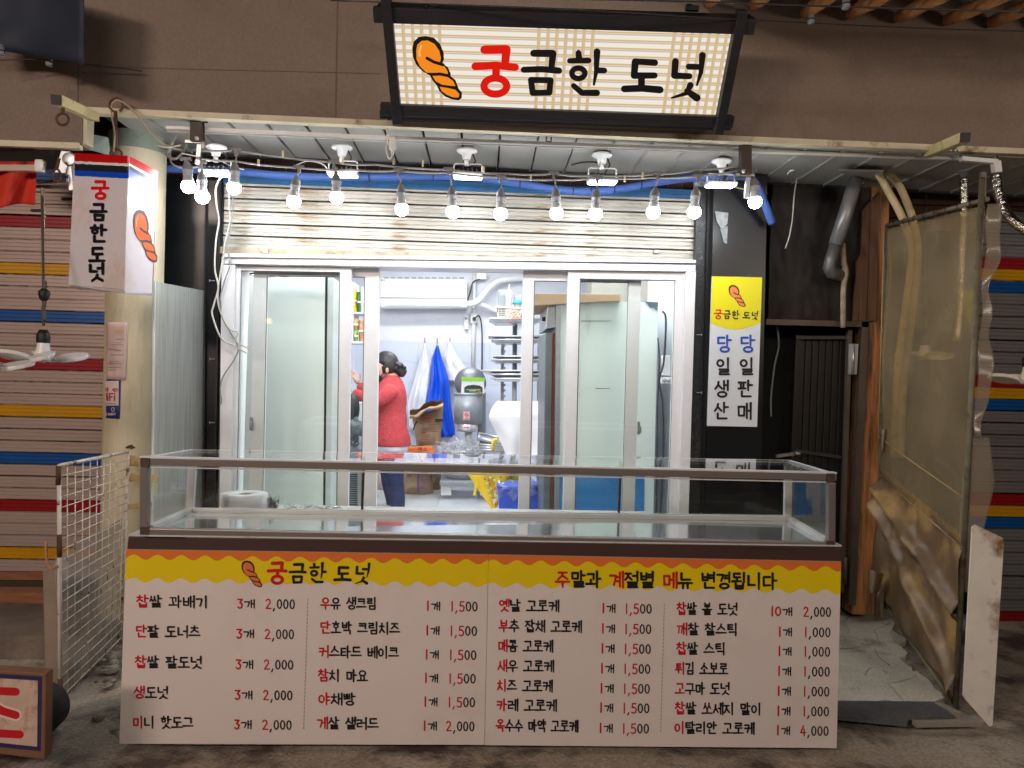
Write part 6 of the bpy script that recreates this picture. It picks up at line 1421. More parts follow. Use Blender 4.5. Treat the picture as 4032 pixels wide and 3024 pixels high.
# left: winch under the wall, awning cloth, dark banner, pipes
mb = MB(); A = P(-20, 30, 3.0)
dk = mat('navy_tarpaulin', (34, 42, 58), .7, var=.15, vscale=3, bump=.1)
mb.grid(lambda u, v: (P(-120+450*u, -80+(180+(252-180)*u+80+60*0)*v, 3.6+.10*math.sin(u*4)+.05*noise.noise(Vector((u*3, v*2, 0))))), 20, 10)
tag(mb.build('tarpaulin', dk, solid=.004), 'dark navy tarpaulin hanging over the brown wall above the hook arm', 'tarpaulin')
mb = MB(); mb.grid(lambda u, v: P(-60+205*u-8*v*u, 636+v*(182-14*u+6*math.sin(u*7)), 3.95+.04*math.sin(u*8+v*2)), 24, 10)
aw = tag(mb.build('red_cloth', mat('red_orange_cloth', (206, 52, 30), .75, var=.12, vscale=4), solid=.003), 'orange red cloth flap rolled over a rod under the low eave', 'cloth')
ar = thing('awning_rod', 'pale awning rod with a white end cap holding the red cloth', 'rod', P(150, 660, 3.9))
mb = MB(); mb.bar(P(-60, 662, 3.9), P(145, 662, 3.9), .02, .03); mb.build('rod', mat('pale_rod', (190, 170, 150), .5), ar)
mb = MB(); p = P(159, 655, 3.9); mb.box(p+Vector((-.022, -.02, -.033)), p+Vector((.022, .02, .033))); mb.build('end_cap', m_whitepl, ar, bevel=.012)
mb = MB(); mb.grid(lambda u, v: P(-40+250*u, 582+46*v*(1-.4*u), 3.9+.25*v), 12, 3); tag(mb.build('awning_roll', mat('dark_fabric', (50, 44, 42), .8), solid=.01), 'dark folded awning fabric under the low cream edge', 'awning')
wc = thing('awning_winch', 'grey awning winch bracket with an iron eye beside the hanging sign', 'winch', P(250, 640, 3.85))
mb = MB(); mb.hexa([P(212, 680, 3.9), P(255, 684, 3.9), P(275, 596, 3.9), P(240, 590, 3.9)], (0, .06, 0)); p = P(270, 625, 3.84); mb.lathe([(0, 0), (.034, 0), (.034, .05), (0, .05)], p, 18, axis='y'); mb.build('bracket', m_steelr, wc, bevel=.004)
mb = MB(); mb.bar(P(272, 600, 3.86), P(284, 750, 3.86), .02, .02, (0, 1, 0)); mb.bar(P(150, 735, 4.2), P(280, 738, 3.9), .02, .016); mb.bar(P(270, 710, 3.9), P(145, 720, 4.3), .02, .016); mb.build('arm', m_steelr, wc)
mb = MB(); c = P(222, 690, 3.8); mb.tube([c+Vector((.02*math.cos(x), 0, .03*math.sin(x))) for x in [R(k*24) for k in range(16)]], .006, 8); mb.tube([c+Vector((.0, 0, .03)), c+Vector((.012, 0, .085))], .008, 8); mb.build('iron_eye', m_rust, wc)
mb = MB(); mb.hexa([P(318, 520, 3.94), P(420, 540, 4.1), P(430, 610, 4.15), P(345, 585, 3.96)], (0, .02, 0)); tag(mb.build('flashing', mat('grey_green_sheet', (140, 150, 144), .5, var=.12)), 'grey green sheet flashing behind the corner post', 'sheet')
def petal_lamp(hub, label, cord_top, npet=4, ry=0, k=1.0, Y=3.3):
    t = thing('petal_lamp', label, 'lamp', P(*hub, Y)); h = P(*hub, Y)
    mb = MB(); mb.tube([P(cord_top[0], cord_top[1], Y+.3), P((cord_top[0]+hub[0])/2+3, (cord_top[1]+hub[1])/2, Y+.1), h+Vector((0, 0, .16))], .006, 7)
    kk = h+Vector((0, 0, .25)); mb.tube([kk+Vector((.002*math.sin(q), 0, .11-q*.012)) for q in range(16)], .009, 7)
    mb.build('cord', mat('grey_twist_cord', (92, 84, 76), .7), t)
    mb = MB(); mb.lathe([(.012, .345-.0), (.025, .33), (.020, .30), (.012, .29)], h-Vector((0, 0, .02)), 10); mb.build('tape_knot', m_blackm, t)
    mb = MB(); mb.lathe([(0, .14), (.016, .14), (.028, .12), (.028, .085), (.026, .08)], h, 16); mb.build('lamp_holder', m_blackm, t)
    mb = MB(); mb.lathe([(.024, .088), (.026, .06), (.036, .03), (.036, .0), (.0, -.01)], h, 20); mb.build('lamp_base', m_whitepl, t)
    for i in range(npet):
        a = ry+2*math.pi*i/npet; d = Vector((math.cos(a), math.sin(a), 0)); s = Vector((-d.y, d.x, 0)); n = 14
        c = h+d*.11+Vector((0, 0, .01)); mb = MB()
        ring = []
        for q in range(n):
            an = 2*math.pi*q/n; ex = .072*math.cos(an)*k; wy = .05*math.sin(an)*k; ring.append(c+d*ex+s*wy+Vector((0, 0, ex*.16*(-1 if i % 2 else 1)+wy*.3)))
        mb.hexa(ring, (0, 0, .017)); mb.build('petal', mat('unlit_led_white', (226, 224, 222), .35), t, bevel=.004)
        mb = MB(); mb.bar(h+d*.025, h+d*.05+Vector((0, 0, .012)), .02, .012); mb.build('hinge', m_whitepl, t)
    return t
petal_lamp((169, 1420), 'unlit white four petal lamp hanging on a twisted cord before the striped shutter', (165, 740), 4, .5, 1.0, 3.45)
petal_lamp((-42, 1452), 'unlit petal lamp mostly out of view at the left edge, only two petal tips seen', (-40, 740), 4, .15, 1.0, 3.35)
tube_thing('cream_rope', [(168, 740, 3.72), (171, 820, 3.75), (169, 900, 3.74)], .008, mat('thick_cream_cord', (170, 150, 128), .6), 'stretch of cream cord running up behind the red cloth', 'cord')

# ------------------------------------------------------------------ steel mesh fence panel on the left
mf = thing('mesh_fence', 'rusty white steel mesh panel backed by a clear sheet beside the counter', 'fence', P(235, 2850, 3.38))
NA, NB = P(236, 1830, 3.38), P(236, 2830, 3.38)
Yfar = 4.16
FA = P(506, 1778, Yfar); FB = P(490, 2560, Yfar)
NA = P(232, 1834, 3.38); NB = P(238, 2830, 3.38)
FB = Vector((FA.x-.02, Yfar, NB.z+.0))
m_mw = mat('chipped_white_bars', (214, 204, 190), .55, var=.15, dirt=(104, 66, 46), dscale=16, dlow=.56, dhigh=.64)
for a, b in ((NA, NB), (FA, FB), (NA, FA)):
    mb = MB(); mb.tube([a, b], .009, 8); mb.build('frame_tube', m_mw, mf)
mb = MB()
H = NA.z-NB.z
for k in range(1, 10):
    a = NA.lerp(FA, k/10); b = NB.lerp(FB, k/10); mb.tube([a, b], .0026, 5)
mb.build('vertical_wire', m_mw, mf)
nW = int(H/.047)
mb = MB()
for k in range(1, nW):
    t_ = k/nW; a = NA.lerp(NB, t_)+Vector((.004, 0, 0)); b = FA.lerp(FB, t_)+Vector((.004, 0, 0)); mb.tube([a, a.lerp(b, .5)+Vector((.004*math.sin(k), 0, .002*math.sin(k*3))), b], .0028, 5)
mb.build('cross_wire', m_mw, mf)
mb = MB(); a = NA.lerp(NB, .36); b = FA.lerp(FB, .33)
mb.grid(lambda u, v: a.lerp(b, u).lerp(NB.lerp(FB, u)+Vector((0, 0, .02)), v)+Vector((-.018+.012*noise.noise(Vector((u*3, v*4, 0))), 0, 0)), 12, 16)
mb.build('backing_sheet', glass('dusty_sheet', (.8, .78, .74), film=.45, filmcol=(.66, .60, .54), rough=.2), mf)
mb = MB(); mb.tube([NA+Vector((0, -.002, -.0)), NA+Vector((0, -.002, -.085))], .0115, 8); mb.tube([NA.lerp(NB, .27), NA.lerp(NB, .36)], .011, 8); mb.tube([NA.lerp(NB, .84), NA.lerp(NB, .99)], .011, 8); mb.build('rust_patch', m_rust, mf)
mb = MB(); a = NA.lerp(NB, .385); mb.tube([a+Vector((-.0, -.01, -.01)), a+Vector((-.03, -.02, -.02)), a+Vector((-.045, -.02, .02)), a+Vector((-.05, -.02, .09)), a+Vector((-.046, -.02, .10))], .006, 7); mb.build('tie_hook', mat('tan_tape', (190, 140, 100), .6), mf)
# grey plank leaning beside it
mb = MB()
q = [P(168, 2935, 3.5), P(235, 2900, 3.5), P(228, 2245, 3.5), P(166, 2245, 3.5)]
mb.hexa([P(178, 2700, 3.46), P(236, 2760, 3.46), P(230, 2225, 3.46), P(166, 2250, 3.46)], (0, .02, 0))
tag(mb.build('plank', mat('grey_dusty_board', (150, 132, 118), .85, var=.2, bump=.3), bevel=.008), 'dusty grey board standing upright against the near edge of the mesh fence', 'board')
# ------------------------------------------------------------------ left threshold, step, box sign and black drum
st = thing('timber_step', 'worn timber threshold below the striped shutter', 'step', P(100, 2400, 4.6))
for (x0, y0, y1, Y, lb_) in ((0, 2250, 2290, 4.7, ''), (0, 2330, 2376, 4.5, '')):
    mb = MB(); mb.hexa([P(-260, y1, Y), P(205, y1+4, Y), P(205, y0+4, Y), P(-260, y0, Y)], (0, .12, 0)); mb.build('board', mat('old_timber', (150, 100, 70), .75, var=.3, stretch=(1, 8, 8), bump=.3, bscale=12), st, bevel=.004)
mb = MB(); mb.hexa([P(-260, 2332, 4.68), P(205, 2336, 4.68), P(205, 2288, 4.68), P(-260, 2284, 4.68)], (0, .05, 0)); mb.build('riser', mat('riser_brown', (70, 56, 46), .8), st)
zs = P(100, 2385, 4.45).z
mb = MB(); mb.grid(lambda u, v: Vector((-4.6+2.6*u, 3.95+.65*v, max(.0, zs)-.0+.006*noise.noise(Vector((u*8, v*5, 0))))) , 20, 8); mb.hexa([(-4.6, 3.95, zs), (-2.0, 3.95, zs), (-2.0, 3.90, -.05), (-4.6, 3.90, -.05)], (0, .04, 0))
struct(mb.build('concrete_step', mat('step_concrete', (122, 108, 96), .85, var=.25, bump=.4, dirt=(84, 70, 60), dscale=2.5)))
bs = thing('box_sign', 'low box sign with thick red strokes and a dark blue border on the ground', 'sign', P(60, 2950, 2.62))
YB_ = 2.62; BF = lambda x, y, h=0: P(x, y, YB_-h)
mb = MB(); mb.hexa([BF(-420, 2920), BF(176, 2992), BF(182, 2650), BF(-420, 2612)], (0, .045, 0)); mb.build('casing', mat('box_wood', (120, 84, 60), .6, var=.2), bs, bevel=.006)
ink = Ink(BF); ink.poly([(-420, 2900), (160, 2958), (166, 2664), (-420, 2628)], 0, .0008); ink.poly([(-420, 2880), (146, 2940), (149, 2680), (-420, 2645)], 1, .0014)
ink.mb.build('border', [mat('box_navy', (44, 34, 84), .4), mat('box_photo', (206, 178, 160), .4, var=.25, vscale=9, dirt=(140, 104, 90), dscale=9, dlow=.5, dhigh=.64)], bs)
ink = Ink(BF)
for wd, mi in ((48, 0), (32, 1)):
    ink.stroke([(-60, 2718), (62, 2724)], wd, wd, mi); ink.stroke([(-60, 2885), (78, 2892)], wd, wd, mi); ink.stroke([(-40, 2770), (10, 2800), (62, 2816)], wd, wd, mi)
ink.mb.build('lettering', [mat('box_cream', (230, 200, 190), .4), mat('box_red', (190, 16, 36), .4)], bs)
dr = thing('black_drum', 'dark rounded rubber drum standing behind the box sign', 'drum', P(185, 2950, 2.95))
mb = MB(); c = P(128, 2815, 3.05); mb.lathe([(.0, -.12), (.08, -.12), (.10, -.09), (.105, 0), (.10, .09), (.08, .12), (0, .12)], c, 28, axis='y'); mb.build('rubber_body', mat('old_rubber', (34, 30, 28), .7, var=.3, bump=.3), dr)
tube_thing('ground_wire', [(310, 2845, 3.3), (325, 2868, 3.25), (370, 2882, 3.2), (430, 2880, 3.15), (475, 2866, 3.1)], .005, mat('bare_wire', (180, 160, 140), .5), 'bare curved wire lying on the ground by the menu board corner', 'wire')
random.seed(9)
rk = []
for i in range(26):
    x = 300+random.random()*170; y = 2590+random.random()*260; s_ = .008+.03*random.random()**2; p = PZ(x, y, .0)
    if i < 14:
        mb = MB(); mb.blob(p+Vector((0, 0, s_*.3)), (s_*1.3, s_, s_*.6), 8, 6, jit=.7, jf=12); rk.append(mb)
M_ = MB()
for m__ in rk:
    b = len(M_.v); M_.v += m__.v; M_.f += [tuple(i+b for i in f) for f in m__.f]; M_.mi += m__.mi; M_.sm += [False]*len(m__.f)
o = M_.build('rubble', m_conc); o['kind'] = 'stuff'; o['label'] = 'broken mortar crumbs on the ground behind the mesh fence'

# ------------------------------------------------------------------ right side: alley door, posts, plastic door
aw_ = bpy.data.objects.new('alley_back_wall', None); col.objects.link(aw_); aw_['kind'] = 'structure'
mb = MB(); mb.hexa([P(2980, 2500, 4.86), P(3450, 2500, 4.86), P(3450, 640, 4.86), P(2980, 640, 4.86)], (0, .08, 0)); mb.build('dark_backing', mat('near_black_wall', (18, 17, 17), .8, var=.3), aw_)  # plain near-black backing behind the doorway
mb = MB(); q = [P(3020, 1268, 4.62), P(3392, 1276, 4.62), P(3440, 670, 4.62), P(3040, 670, 4.62)]
mb.grid(lambda u, v: (q[3].lerp(q[2], u)).lerp(q[0].lerp(q[1], u), v)+Vector((0, .008*noise.noise(Vector((u*4, v*5, 0)))+.005*noise.noise(Vector((u*14, v*12, 2))), 0)), 40, 40)
tag(mb.build('dark_plastic_sheet', mat('black_polythene', (38, 34, 33), .5, var=.5, vscale=3, bump=.1, bscale=9, spec=.3), solid=.001), 'wrinkled dark plastic sheet hung above the alley doorway', 'sheet')
ad = thing('alley_door', 'dark boarded door ajar in a brown metal frame beside the black column', 'door', P(3200, 2300, 4.7))
m_db = mat('dark_door_board', (26, 23, 22), .45, var=.25, vscale=4, stretch=(10, 10, 1))
m_df = mat('brown_door_frame', (92, 78, 68), .45, metal=.2, var=.15, vscale=10)
mb = MB(); mb.bar(P(3012, 1268, 4.58), P(3414, 1278, 4.58), .04, .035); mb.build('frame_head', m_df, ad)
mb = MB(); mb.bar(P(3402, 1262, 4.58), P(3350, 2380, 4.58), .045, .04, (0, 1, 0)); mb.build('frame_jamb', m_df, ad)
mb = MB(); mb.bar(P(3344, 1300, 4.6), P(3310, 2330, 4.6), .025, .03, (0, 1, 0)); mb.build('door_edge', mat('door_edge_metal', (104, 94, 84), .45, metal=.3), ad)
# leaf, swung inwards a little: boards
for k in range(7):
    x0, x1 = 3148+k*27, 3148+(k+1)*27-3; d0 = 4.72-.012*k
    mb = MB(); mb.hexa([P(x0-36, 2300, d0), P(x1-36, 2300, d0), P(x1, 1320, d0), P(x0, 1320, d0)], (0, .03, 0)); mb.build('board', m_db, ad, bevel=.004)
mb = MB(); mb.bar(P(3135, 1330, 4.715), P(3336, 1330, 4.62), .05, .02); mb.bar(P(3118, 1772, 4.715), P(3310, 1800, 4.62), .03, .02); mb.bar(P(3140, 1320, 4.71), P(3100, 2300, 4.71), .03, .03, (0, 1, 0)); mb.build('rail', m_db, ad)
hg = MB()
hg.hexa([P(3340, 1474, 4.565), P(3352, 1474, 4.565), P(3358, 1354, 4.565), P(3344, 1354, 4.565)], (0, .01, 0)); hg.hexa([P(3361, 1474, 4.563), P(3374, 1474, 4.563), P(3380, 1354, 4.563), P(3367, 1354, 4.563)], (0, .01, 0)); hg.tube([P(3356, 1474, 4.56), P(3363, 1354, 4.56)], .006, 8)
hg.build('hinge', m_steel, ad)
hg = MB(); hg.tube([P(3330, 2196, 4.57), P(3328, 2300, 4.57)], .012, 8); hg.build('hinge', m_df, ad)
mb = MB(); p = P(3140, 1785, 4.69); mb.blob(p, (.03, .03, .02), 14, 10); mb.bar(p+Vector((-.14, 0, -.02)), p, .02, .02); mb.build('knob', m_steelr, ad)
for k, (x, d) in enumerate(((3060, 'thin dark cable hanging inside the alley doorway'),)):
    tube_thing('cable', [(x, 1285, 4.7), (3066, 1360, 4.7), (3050, 1440, 4.7), (3036, 1560, 4.7), (3036, 1640, 4.7)], .006, m_cable, d, 'cable')
tube_thing('white_wire', [(3140, 690, 4.5), (3128, 760, 4.5), (3120, 860, 4.5), (3108, 930, 4.5), (3092, 978, 4.5)], .004, m_cablew, 'thin loose white wire dangling above the alley doorway', 'wire')
gp = thing('flue_pipe', 'grey metal flue pipe slanting down to an elbow above the alley door', 'pipe', P(3300, 900, 4.45))
mb = MB(); mb.tube([P(3372, 700, 4.42), P(3330, 840, 4.44), P(3290, 965, 4.46)], .042, 20); mb.build('upper_pipe', mat('galvanised', (138, 140, 142), .35, metal=.4, var=.15, vscale=12), gp)
mb = MB(); mb.tube([P(3292, 960, 4.46), P(3270, 1030, 4.47), P(3264, 1054, 4.47), P(3274, 1074, 4.475), P(3300, 1082, 4.49), P(3326, 1082, 4.55)], .037, 18); mb.build('elbow', mat('dull_tape_pipe', (104, 104, 104), .45, metal=.4, var=.2, bump=.3, bscale=30), gp)
tube_thing('grimy_hose', [(3318, 960, 4.5), (3322, 1030, 4.5), (3330, 1070, 4.48), (3322, 1130, 4.5), (3320, 1200, 4.5), (3320, 1290, 4.52)], .017, mat('grimy_cream', (168, 150, 130), .7, var=.3, vscale=20, bump=.4), 'grimy cream hose running straight down over the alley door head', 'hose', 10)
mb = MB(); mb.hexa([P(3300, 672, 4.15), P(3480, 676, 4.15), P(3452, 722, 4.5), P(3350, 700, 4.6)], (0, 0, .01)); tag(mb.build('torn_panel', mat('grey_old_panel', (150, 146, 138), .6, var=.2)), 'sagging grey ceiling offcut above the flue pipe', 'panel')
mb = MB(); mb.face([P(3098, 684, 4.0), P(3112, 668, 4.0), P(3128, 670, 4.0), P(3108, 678, 4.0), P(3100, 688, 4.0)]); tag(mb.build('paper_scrap', m_whitep, solid=.001), 'bright scrap of paper stuck at the ceiling edge', 'scrap')
# wooden post beside the door and siding boards
wp = thing('timber_post', 'orange varnished timber post between the alley door and the plastic door', 'post', P(3420, 2360, 4.62))
mb = MB(); mb.hexa([P(3355, 2420, 4.60), P(3440, 2420, 4.60), P(3510, 640, 4.60), P(3440, 640, 4.60)], (0, .14, 0)); mb.build('post', m_wood, wp, bevel=.006)
m_wp2 = mat('brown_board', (100, 66, 44), .5, var=.3, vscale=4, stretch=(12, 12, 1), bump=.15, bscale=6)
for k, (a, b, c_, d) in enumerate((((3350, 2380), (3372, 2380), (3412, 790), (3374, 790)), ((3374, 2380), (3396, 2380), (3448, 730), (3414, 800)))):
    pass
sd = thing('board_siding', 'brown vertical boards standing between the flue pipe and the orange post', 'boards', P(3400, 1250, 4.63))
for x0, x1, yt in ((3372, 3392, 990), (3395, 3424, 790), (3427, 3462, 755)):
    mb = MB(); mb.hexa([P(x0-12, 1264, 4.575), P(x1-12, 1264, 4.575), P(x1+4, yt, 4.575), P(x0+2, yt+40, 4.575)], (0, .02, 0)); mb.build('board', m_wp2, sd, bevel=.002)
ds = thing('wood_siding', 'dark reddish horizontal wood boards high up behind the plastic door', 'siding', P(3700, 900, 4.84))
for k in range(5):
    y0 = 650+k*52; mb = MB(); mb.hexa([P(3440, y0+48, 4.84), P(4300, y0+62, 4.84), P(4300, y0+14, 4.84), P(3440, y0, 4.84)], (0, .03, 0)); mb.build('board', m_woodd, ds, bevel=.003)
for pts, d in (([(3455, 676, 4.3), (3490, 740, 4.25), (3540, 830, 4.2), (3560, 880, 4.2), (3590, 1000, 4.25), (3560, 1250, 4.3), (3530, 1500, 4.35), (3520, 1800, 4.4)], 'cream hose nearest the timber post, bending down behind the plastic screen'), ([(3490, 676, 4.35), (3540, 730, 4.3), (3580, 820, 4.25), (3595, 870, 4.25), (3615, 1000, 4.3), (3590, 1250, 4.35), (3560, 1500, 4.4), (3545, 1800, 4.45)], 'cream hose further from the timber post, bending down behind the plastic screen')):
    tube_thing('cream_hose', pts, .021, mat('grimy_hose_cream', (196, 176, 134), .6, var=.2, vscale=14, bump=.5, bscale=60, dirt=(110, 92, 70), dscale=8, dlow=.56, dhigh=.7), d, 'hose', 10)
m_foil = mat('crinkled_foil', (200, 196, 190), .16, metal=1, var=.1, bump=1.0, bscale=45)
tube_thing('foil_hose', [(3795, 700, 4.2), (3796, 800, 4.2), (3790, 960, 4.25), (3780, 1200, 4.3), (3766, 1345, 4.3)], .023, m_foil, 'straight silver foil hose hanging down behind the plastic door', 'hose', 12)
tube_thing('foil_hose', [(3920, 690, 3.9), (3932, 760, 3.88), (3955, 820, 3.85), (3990, 870, 3.8), (4060, 920, 3.75)], .025, m_foil, 'curved silver foil hose leaving the frame at the right edge', 'hose', 12)
cr = thing('ceiling_rose', 'white ceiling rose above the straight foil hose', 'ceiling rose', P(3795, 665, 4.2)); mb = MB(); mb.lathe([(0, .01), (.058, .006), (.055, -.006), (.02, -.02), (.014, -.05), (0, -.05)], P(3795, 668, 4.2), 22); mb.build('plate', m_sock, cr)
tube_thing('grey_pole', [(3871, 680, 4.1), (3868, 780, 4.1)], .018, m_cable, 'short grey pole standing over the plastic door corner', 'pole', 10)

# the framed plastic sheet door standing open
pd = thing('plastic_screen', 'grimy torn clear plastic sheet stretched on a rusty tube door frame', 'door', P(3600, 2830, 3.9))
HT = [P(3492, 888, 4.35), P(3888, 784, 3.42)]
HB = [P(3452, 2330, 4.35), P(3760, 2812, 3.42)]
HT[0].x, HB[0].x
m_ft = mat('old_green_tube', (118, 112, 92), .6, metal=.3, var=.3, vscale=14, dirt=(86, 56, 36), dscale=9, dlow=.52, dhigh=.64)
for nm, a, b, r in (('frame_tube', HT[0], HT[1], .012), ('frame_tube', P(3868, 700, 3.42), HB[1]+Vector((0, 0, .0)), .013), ('frame_tube', HT[0], HB[0], .012), ('frame_tube', HB[0], HB[1]+Vector((0, 0, .04)), .012)):
    mb = MB(); mb.tube([a, b], r, 8); mb.build(nm, m_ft, pd)
def door_pt(u, v, off=0):
    t = HT[0].lerp(HT[1], u); b = HB[0].lerp(HB[1], u); return t.lerp(b, v)+Vector((-off, -off*.35, 0))
m_pvc = glass('yellowed_pvc', (.95, .88, .66), film=.28, filmcol=(.78, .65, .45), rough=.14)
m_pvcd = mat('filthy_pvc', (128, 104, 76), .4, var=.45, vscale=3.2, bump=.5, bscale=9, dirt=(178, 146, 92), dscale=3.1, dlow=.5, dhigh=.62)
def pfn(v0, v1, amp, fr, u0=0, u1=1):
    def f(u, v):
        uu = u0+(u1-u0)*u; vv = v0+(v1-v0)*v; e = 1
        return door_pt(uu, vv, .012+amp*noise.noise(Vector((uu*fr, vv*fr*1.3, 2)))*e+amp*.8*math.sin(uu*3.0*math.pi+vv*9)*.3)
    return f
mb = MB(); mb.grid(pfn(.012, .675, .03, 3), 26, 44); mb.build('upper_sheet', m_pvc, pd, solid=.001)
mb = MB(); mb.tube([door_pt(0, .672, .02), door_pt(.5, .674, .03), door_pt(1, .675, .02)], .004, 6); mb.build('lower_seam', glass('hazy_pvc', (.8, .72, .54), film=.6, filmcol=(.70, .58, .40), rough=.2), pd, solid=.001)
mb = MB()
def lowf(u, v):
    vv = .655+.325*v; uu = u; a = .06*math.exp(-((vv-.715-.09*uu)/.014)**2)+.06*math.exp(-((vv-.76-.20*uu)/.02)**2)-.02*math.exp(-((vv-.80-.17*uu)/.03)**2)+.045*noise.noise(Vector((uu*2.2+vv*3, vv*7-uu*3, 5)))+.035*abs(noise.noise(Vector((uu*5+vv*6, vv*9-uu*5, 8))))
    return door_pt(uu, min(.985, vv), .004+a*min(1, v*8))
mb.grid(lowf, 46, 46); mb.build('lower_sheet', m_pvcd, pd, solid=.0015)
mb = MB(); mb.tube([door_pt(0, .575, .02), door_pt(.5, .578, .03), door_pt(1, .58, .02)], .004, 6); mb.tube([door_pt(.0, .60, .02), door_pt(.02, .30, .03), door_pt(.0, .02, .02)], .003, 6); mb.build('seam', mat('pvc_seam', (176, 156, 106), .5), pd)
# loose flap on the right edge
mb = MB(); mb.grid(lambda u, v: door_pt(1, .01+.45*v, .01)+Vector((.01+.045*u*(1+.4*math.sin(v*11)+.2*math.sin(v*31)), -.02*u+.01*math.sin(v*23), 0)), 6, 40); mb.build('edge_flap', glass('pvc_flap', (.92, .88, .80), film=.3, filmcol=(.7, .62, .52), rough=.15, ior=1.3), pd, solid=.001)
mb = MB(); mb.grid(lambda u, v: door_pt(1, .46+.30*v, .01)+Vector((.01+.10*u*(max(0, 1-abs(v-.3)*1.4)), -.03*u, .0)), 6, 18); mb.build('torn_flap', MATS['pvc_flap'], pd, solid=.001)
mb = MB()
mb.grid(lambda u, v: P(3470+26*u-20*u*v, 1690+70*v+30*u*v, 4.28-.03*math.sin(3*u)), 8, 8)
mb.grid(lambda u, v: P(3420+60*u*(1-.5*v), 2240+ (90*v)+20*u, 4.2-.05*math.sin(3*u)), 8, 8)
mb.grid(lambda u, v: P(3440+40*u, 2330+110*v, 4.2+.03*math.sin(5*u)), 8, 8)
mb.grid(lambda u, v: P(3590+70*u+20*v, 2620+110*v+50*u, 3.8+.03*math.sin(5*u)), 8, 8)
mb.build('torn_scrap', mat('dirty_pvc_solid', (142, 122, 96), .45, var=.25, vscale=10), pd, solid=.0015)
mb = MB()
for k in range(8): a = door_pt(.1+.11*k, .0, .0); mb.tube([a+Vector((0, 0, .016)), a+Vector((-.02, -.01, 0)), a+Vector((0, 0, -.02))], .003, 5)
mb.build('tie', mat('tie_brown', (90, 66, 48), .8), pd)
# white metal plate beyond it
mb = MB(); mb.hexa([P(3792, 2738, 3.25), P(3800, 2752, 3.25), P(3896, 2862, 3.25), P(3908, 2856, 3.25), P(3953, 2140, 3.25), P(3948, 2118, 3.25), P(3840, 2066, 3.25), P(3828, 2076, 3.25)], (0, .006, 0))
tag(mb.build('metal_plate', mat('stained_white_metal', (240, 232, 220), .45, var=.08, vscale=9, dirt=(140, 106, 76), dscale=3.1, dlow=.53, dhigh=.66)), 'stained white metal plate with rounded corners hanging beyond the plastic door', 'plate')
# lamps at far right, unlit
for hub, Y, ry, d in (((3640, 1412), 4.45, .0, 'unlit petal lamp seen dimly through the plastic door'), ((4048, 1508), 3.6, 2.9, 'unlit petal lamp cut off by the right edge before the grey shutter')):
    petal_lamp(hub, d, (hub[0]+6, 700), 4, ry, 1.0, Y)
# alley floor of cracked concrete slabs and the steel drain cover
cf = bpy.data.objects.new('alley_floor', None); col.objects.link(cf); cf['kind'] = 'structure'
m_slab = mat('pale_cracked_concrete', (196, 186, 168), .85, grit=.25, var=.2, vscale=4, bump=.7, bscale=30, dirt=(120, 108, 92), dscale=3, dlow=.56, dhigh=.72)
Vv = {'a': (3250, 2290), 'b': (3340, 2340), 'c': (3430, 2330), 'd': (3500, 2400), 'e': (3330, 2545), 'f': (3440, 2530), 'g': (3540, 2500), 'h': (3540, 2580), 'i': (3280, 2570), 'j': (3640, 2640), 'k': (3270, 2715), 'l': (3375, 2715), 'm': (3390, 2660), 'n': (3520, 2700), 'o': (3560, 2755), 'p': (3690, 2740), 'q': (3270, 2765), 'r': (3480, 2620), 's': (3660, 2770)}
for ids in ('abei', 'bcdfe', 'dghf', 'iefrmlk', 'mrnl', 'fhjnr', 'njpso', 'klnoq'):
    ids = ids.replace(' ', ''); pts = [PZ(*Vv[c], .02) for c in ids]; c = sum(pts, Vector())/len(pts)
    out = []
    for a, b in zip(pts, pts[1:]+pts[:1]):
        for k in range(9):
            p = a.lerp(b, k/9); j = Vector((noise.noise(p*7), noise.noise(p*7+Vector((3, 3, 3))), 0))*.09*(1 if k else .7)
            p = p+j; p = c+(p-c)*(1-.0035/max(.05, (p-c).length)); out.append(p)
    mb = MB(); b = len(mb.v)
    h = .012+.003*random.random(); tl = [Vector((p.x, p.y, h+.003*noise.noise(p*5))) for p in out]; n = len(tl)
    if sum((tl[i].x*tl[(i+1) % n].y-tl[(i+1) % n].x*tl[i].y) for i in range(n)) < 0: tl.reverse()
    mb.v += tl+[Vector((p.x, p.y, -.03)) for p in tl]+[Vector((c.x, c.y, h+.003))]
    for i in range(n):
        mb.f.append((i, (i+1) % n, 2*n)); mb.mi.append(0); mb.sm.append(False); mb.f.append((n+i, n+(i+1) % n, (i+1) % n, i)); mb.mi.append(0); mb.sm.append(False)
    mb.build('slab', m_slab, cf)
dc2 = thing('drain_cover', 'flat dark steel plate lying over the drain in front of the alley', 'drain cover', PZ(3500, 2810, .02))
mb = MB(); mb.hexa([PZ(3240, 2830, .024), PZ(3570, 2862, .024), PZ(3580, 2836, .024), PZ(3760, 2830, .024), PZ(3690, 2772, .024), PZ(3240, 2768, .024)], (0, 0, .012)); mb.build('plate', mat('dark_steel_plate', (104, 106, 110), .5, grit=.3, metal=.4, var=.25, vscale=5, bump=.5, bscale=30, dirt=(120, 112, 100), dscale=5), dc2)
mb = MB(); mb.bar(PZ(3600, 2850, .03), PZ(3860, 2846, .03), .03, .02); mb.bar(PZ(3690, 2772, .03), PZ(3790, 2822, .03), .03, .02); mb.build('angle_edge', mat('pale_angle', (150, 140, 126), .6), dc2)

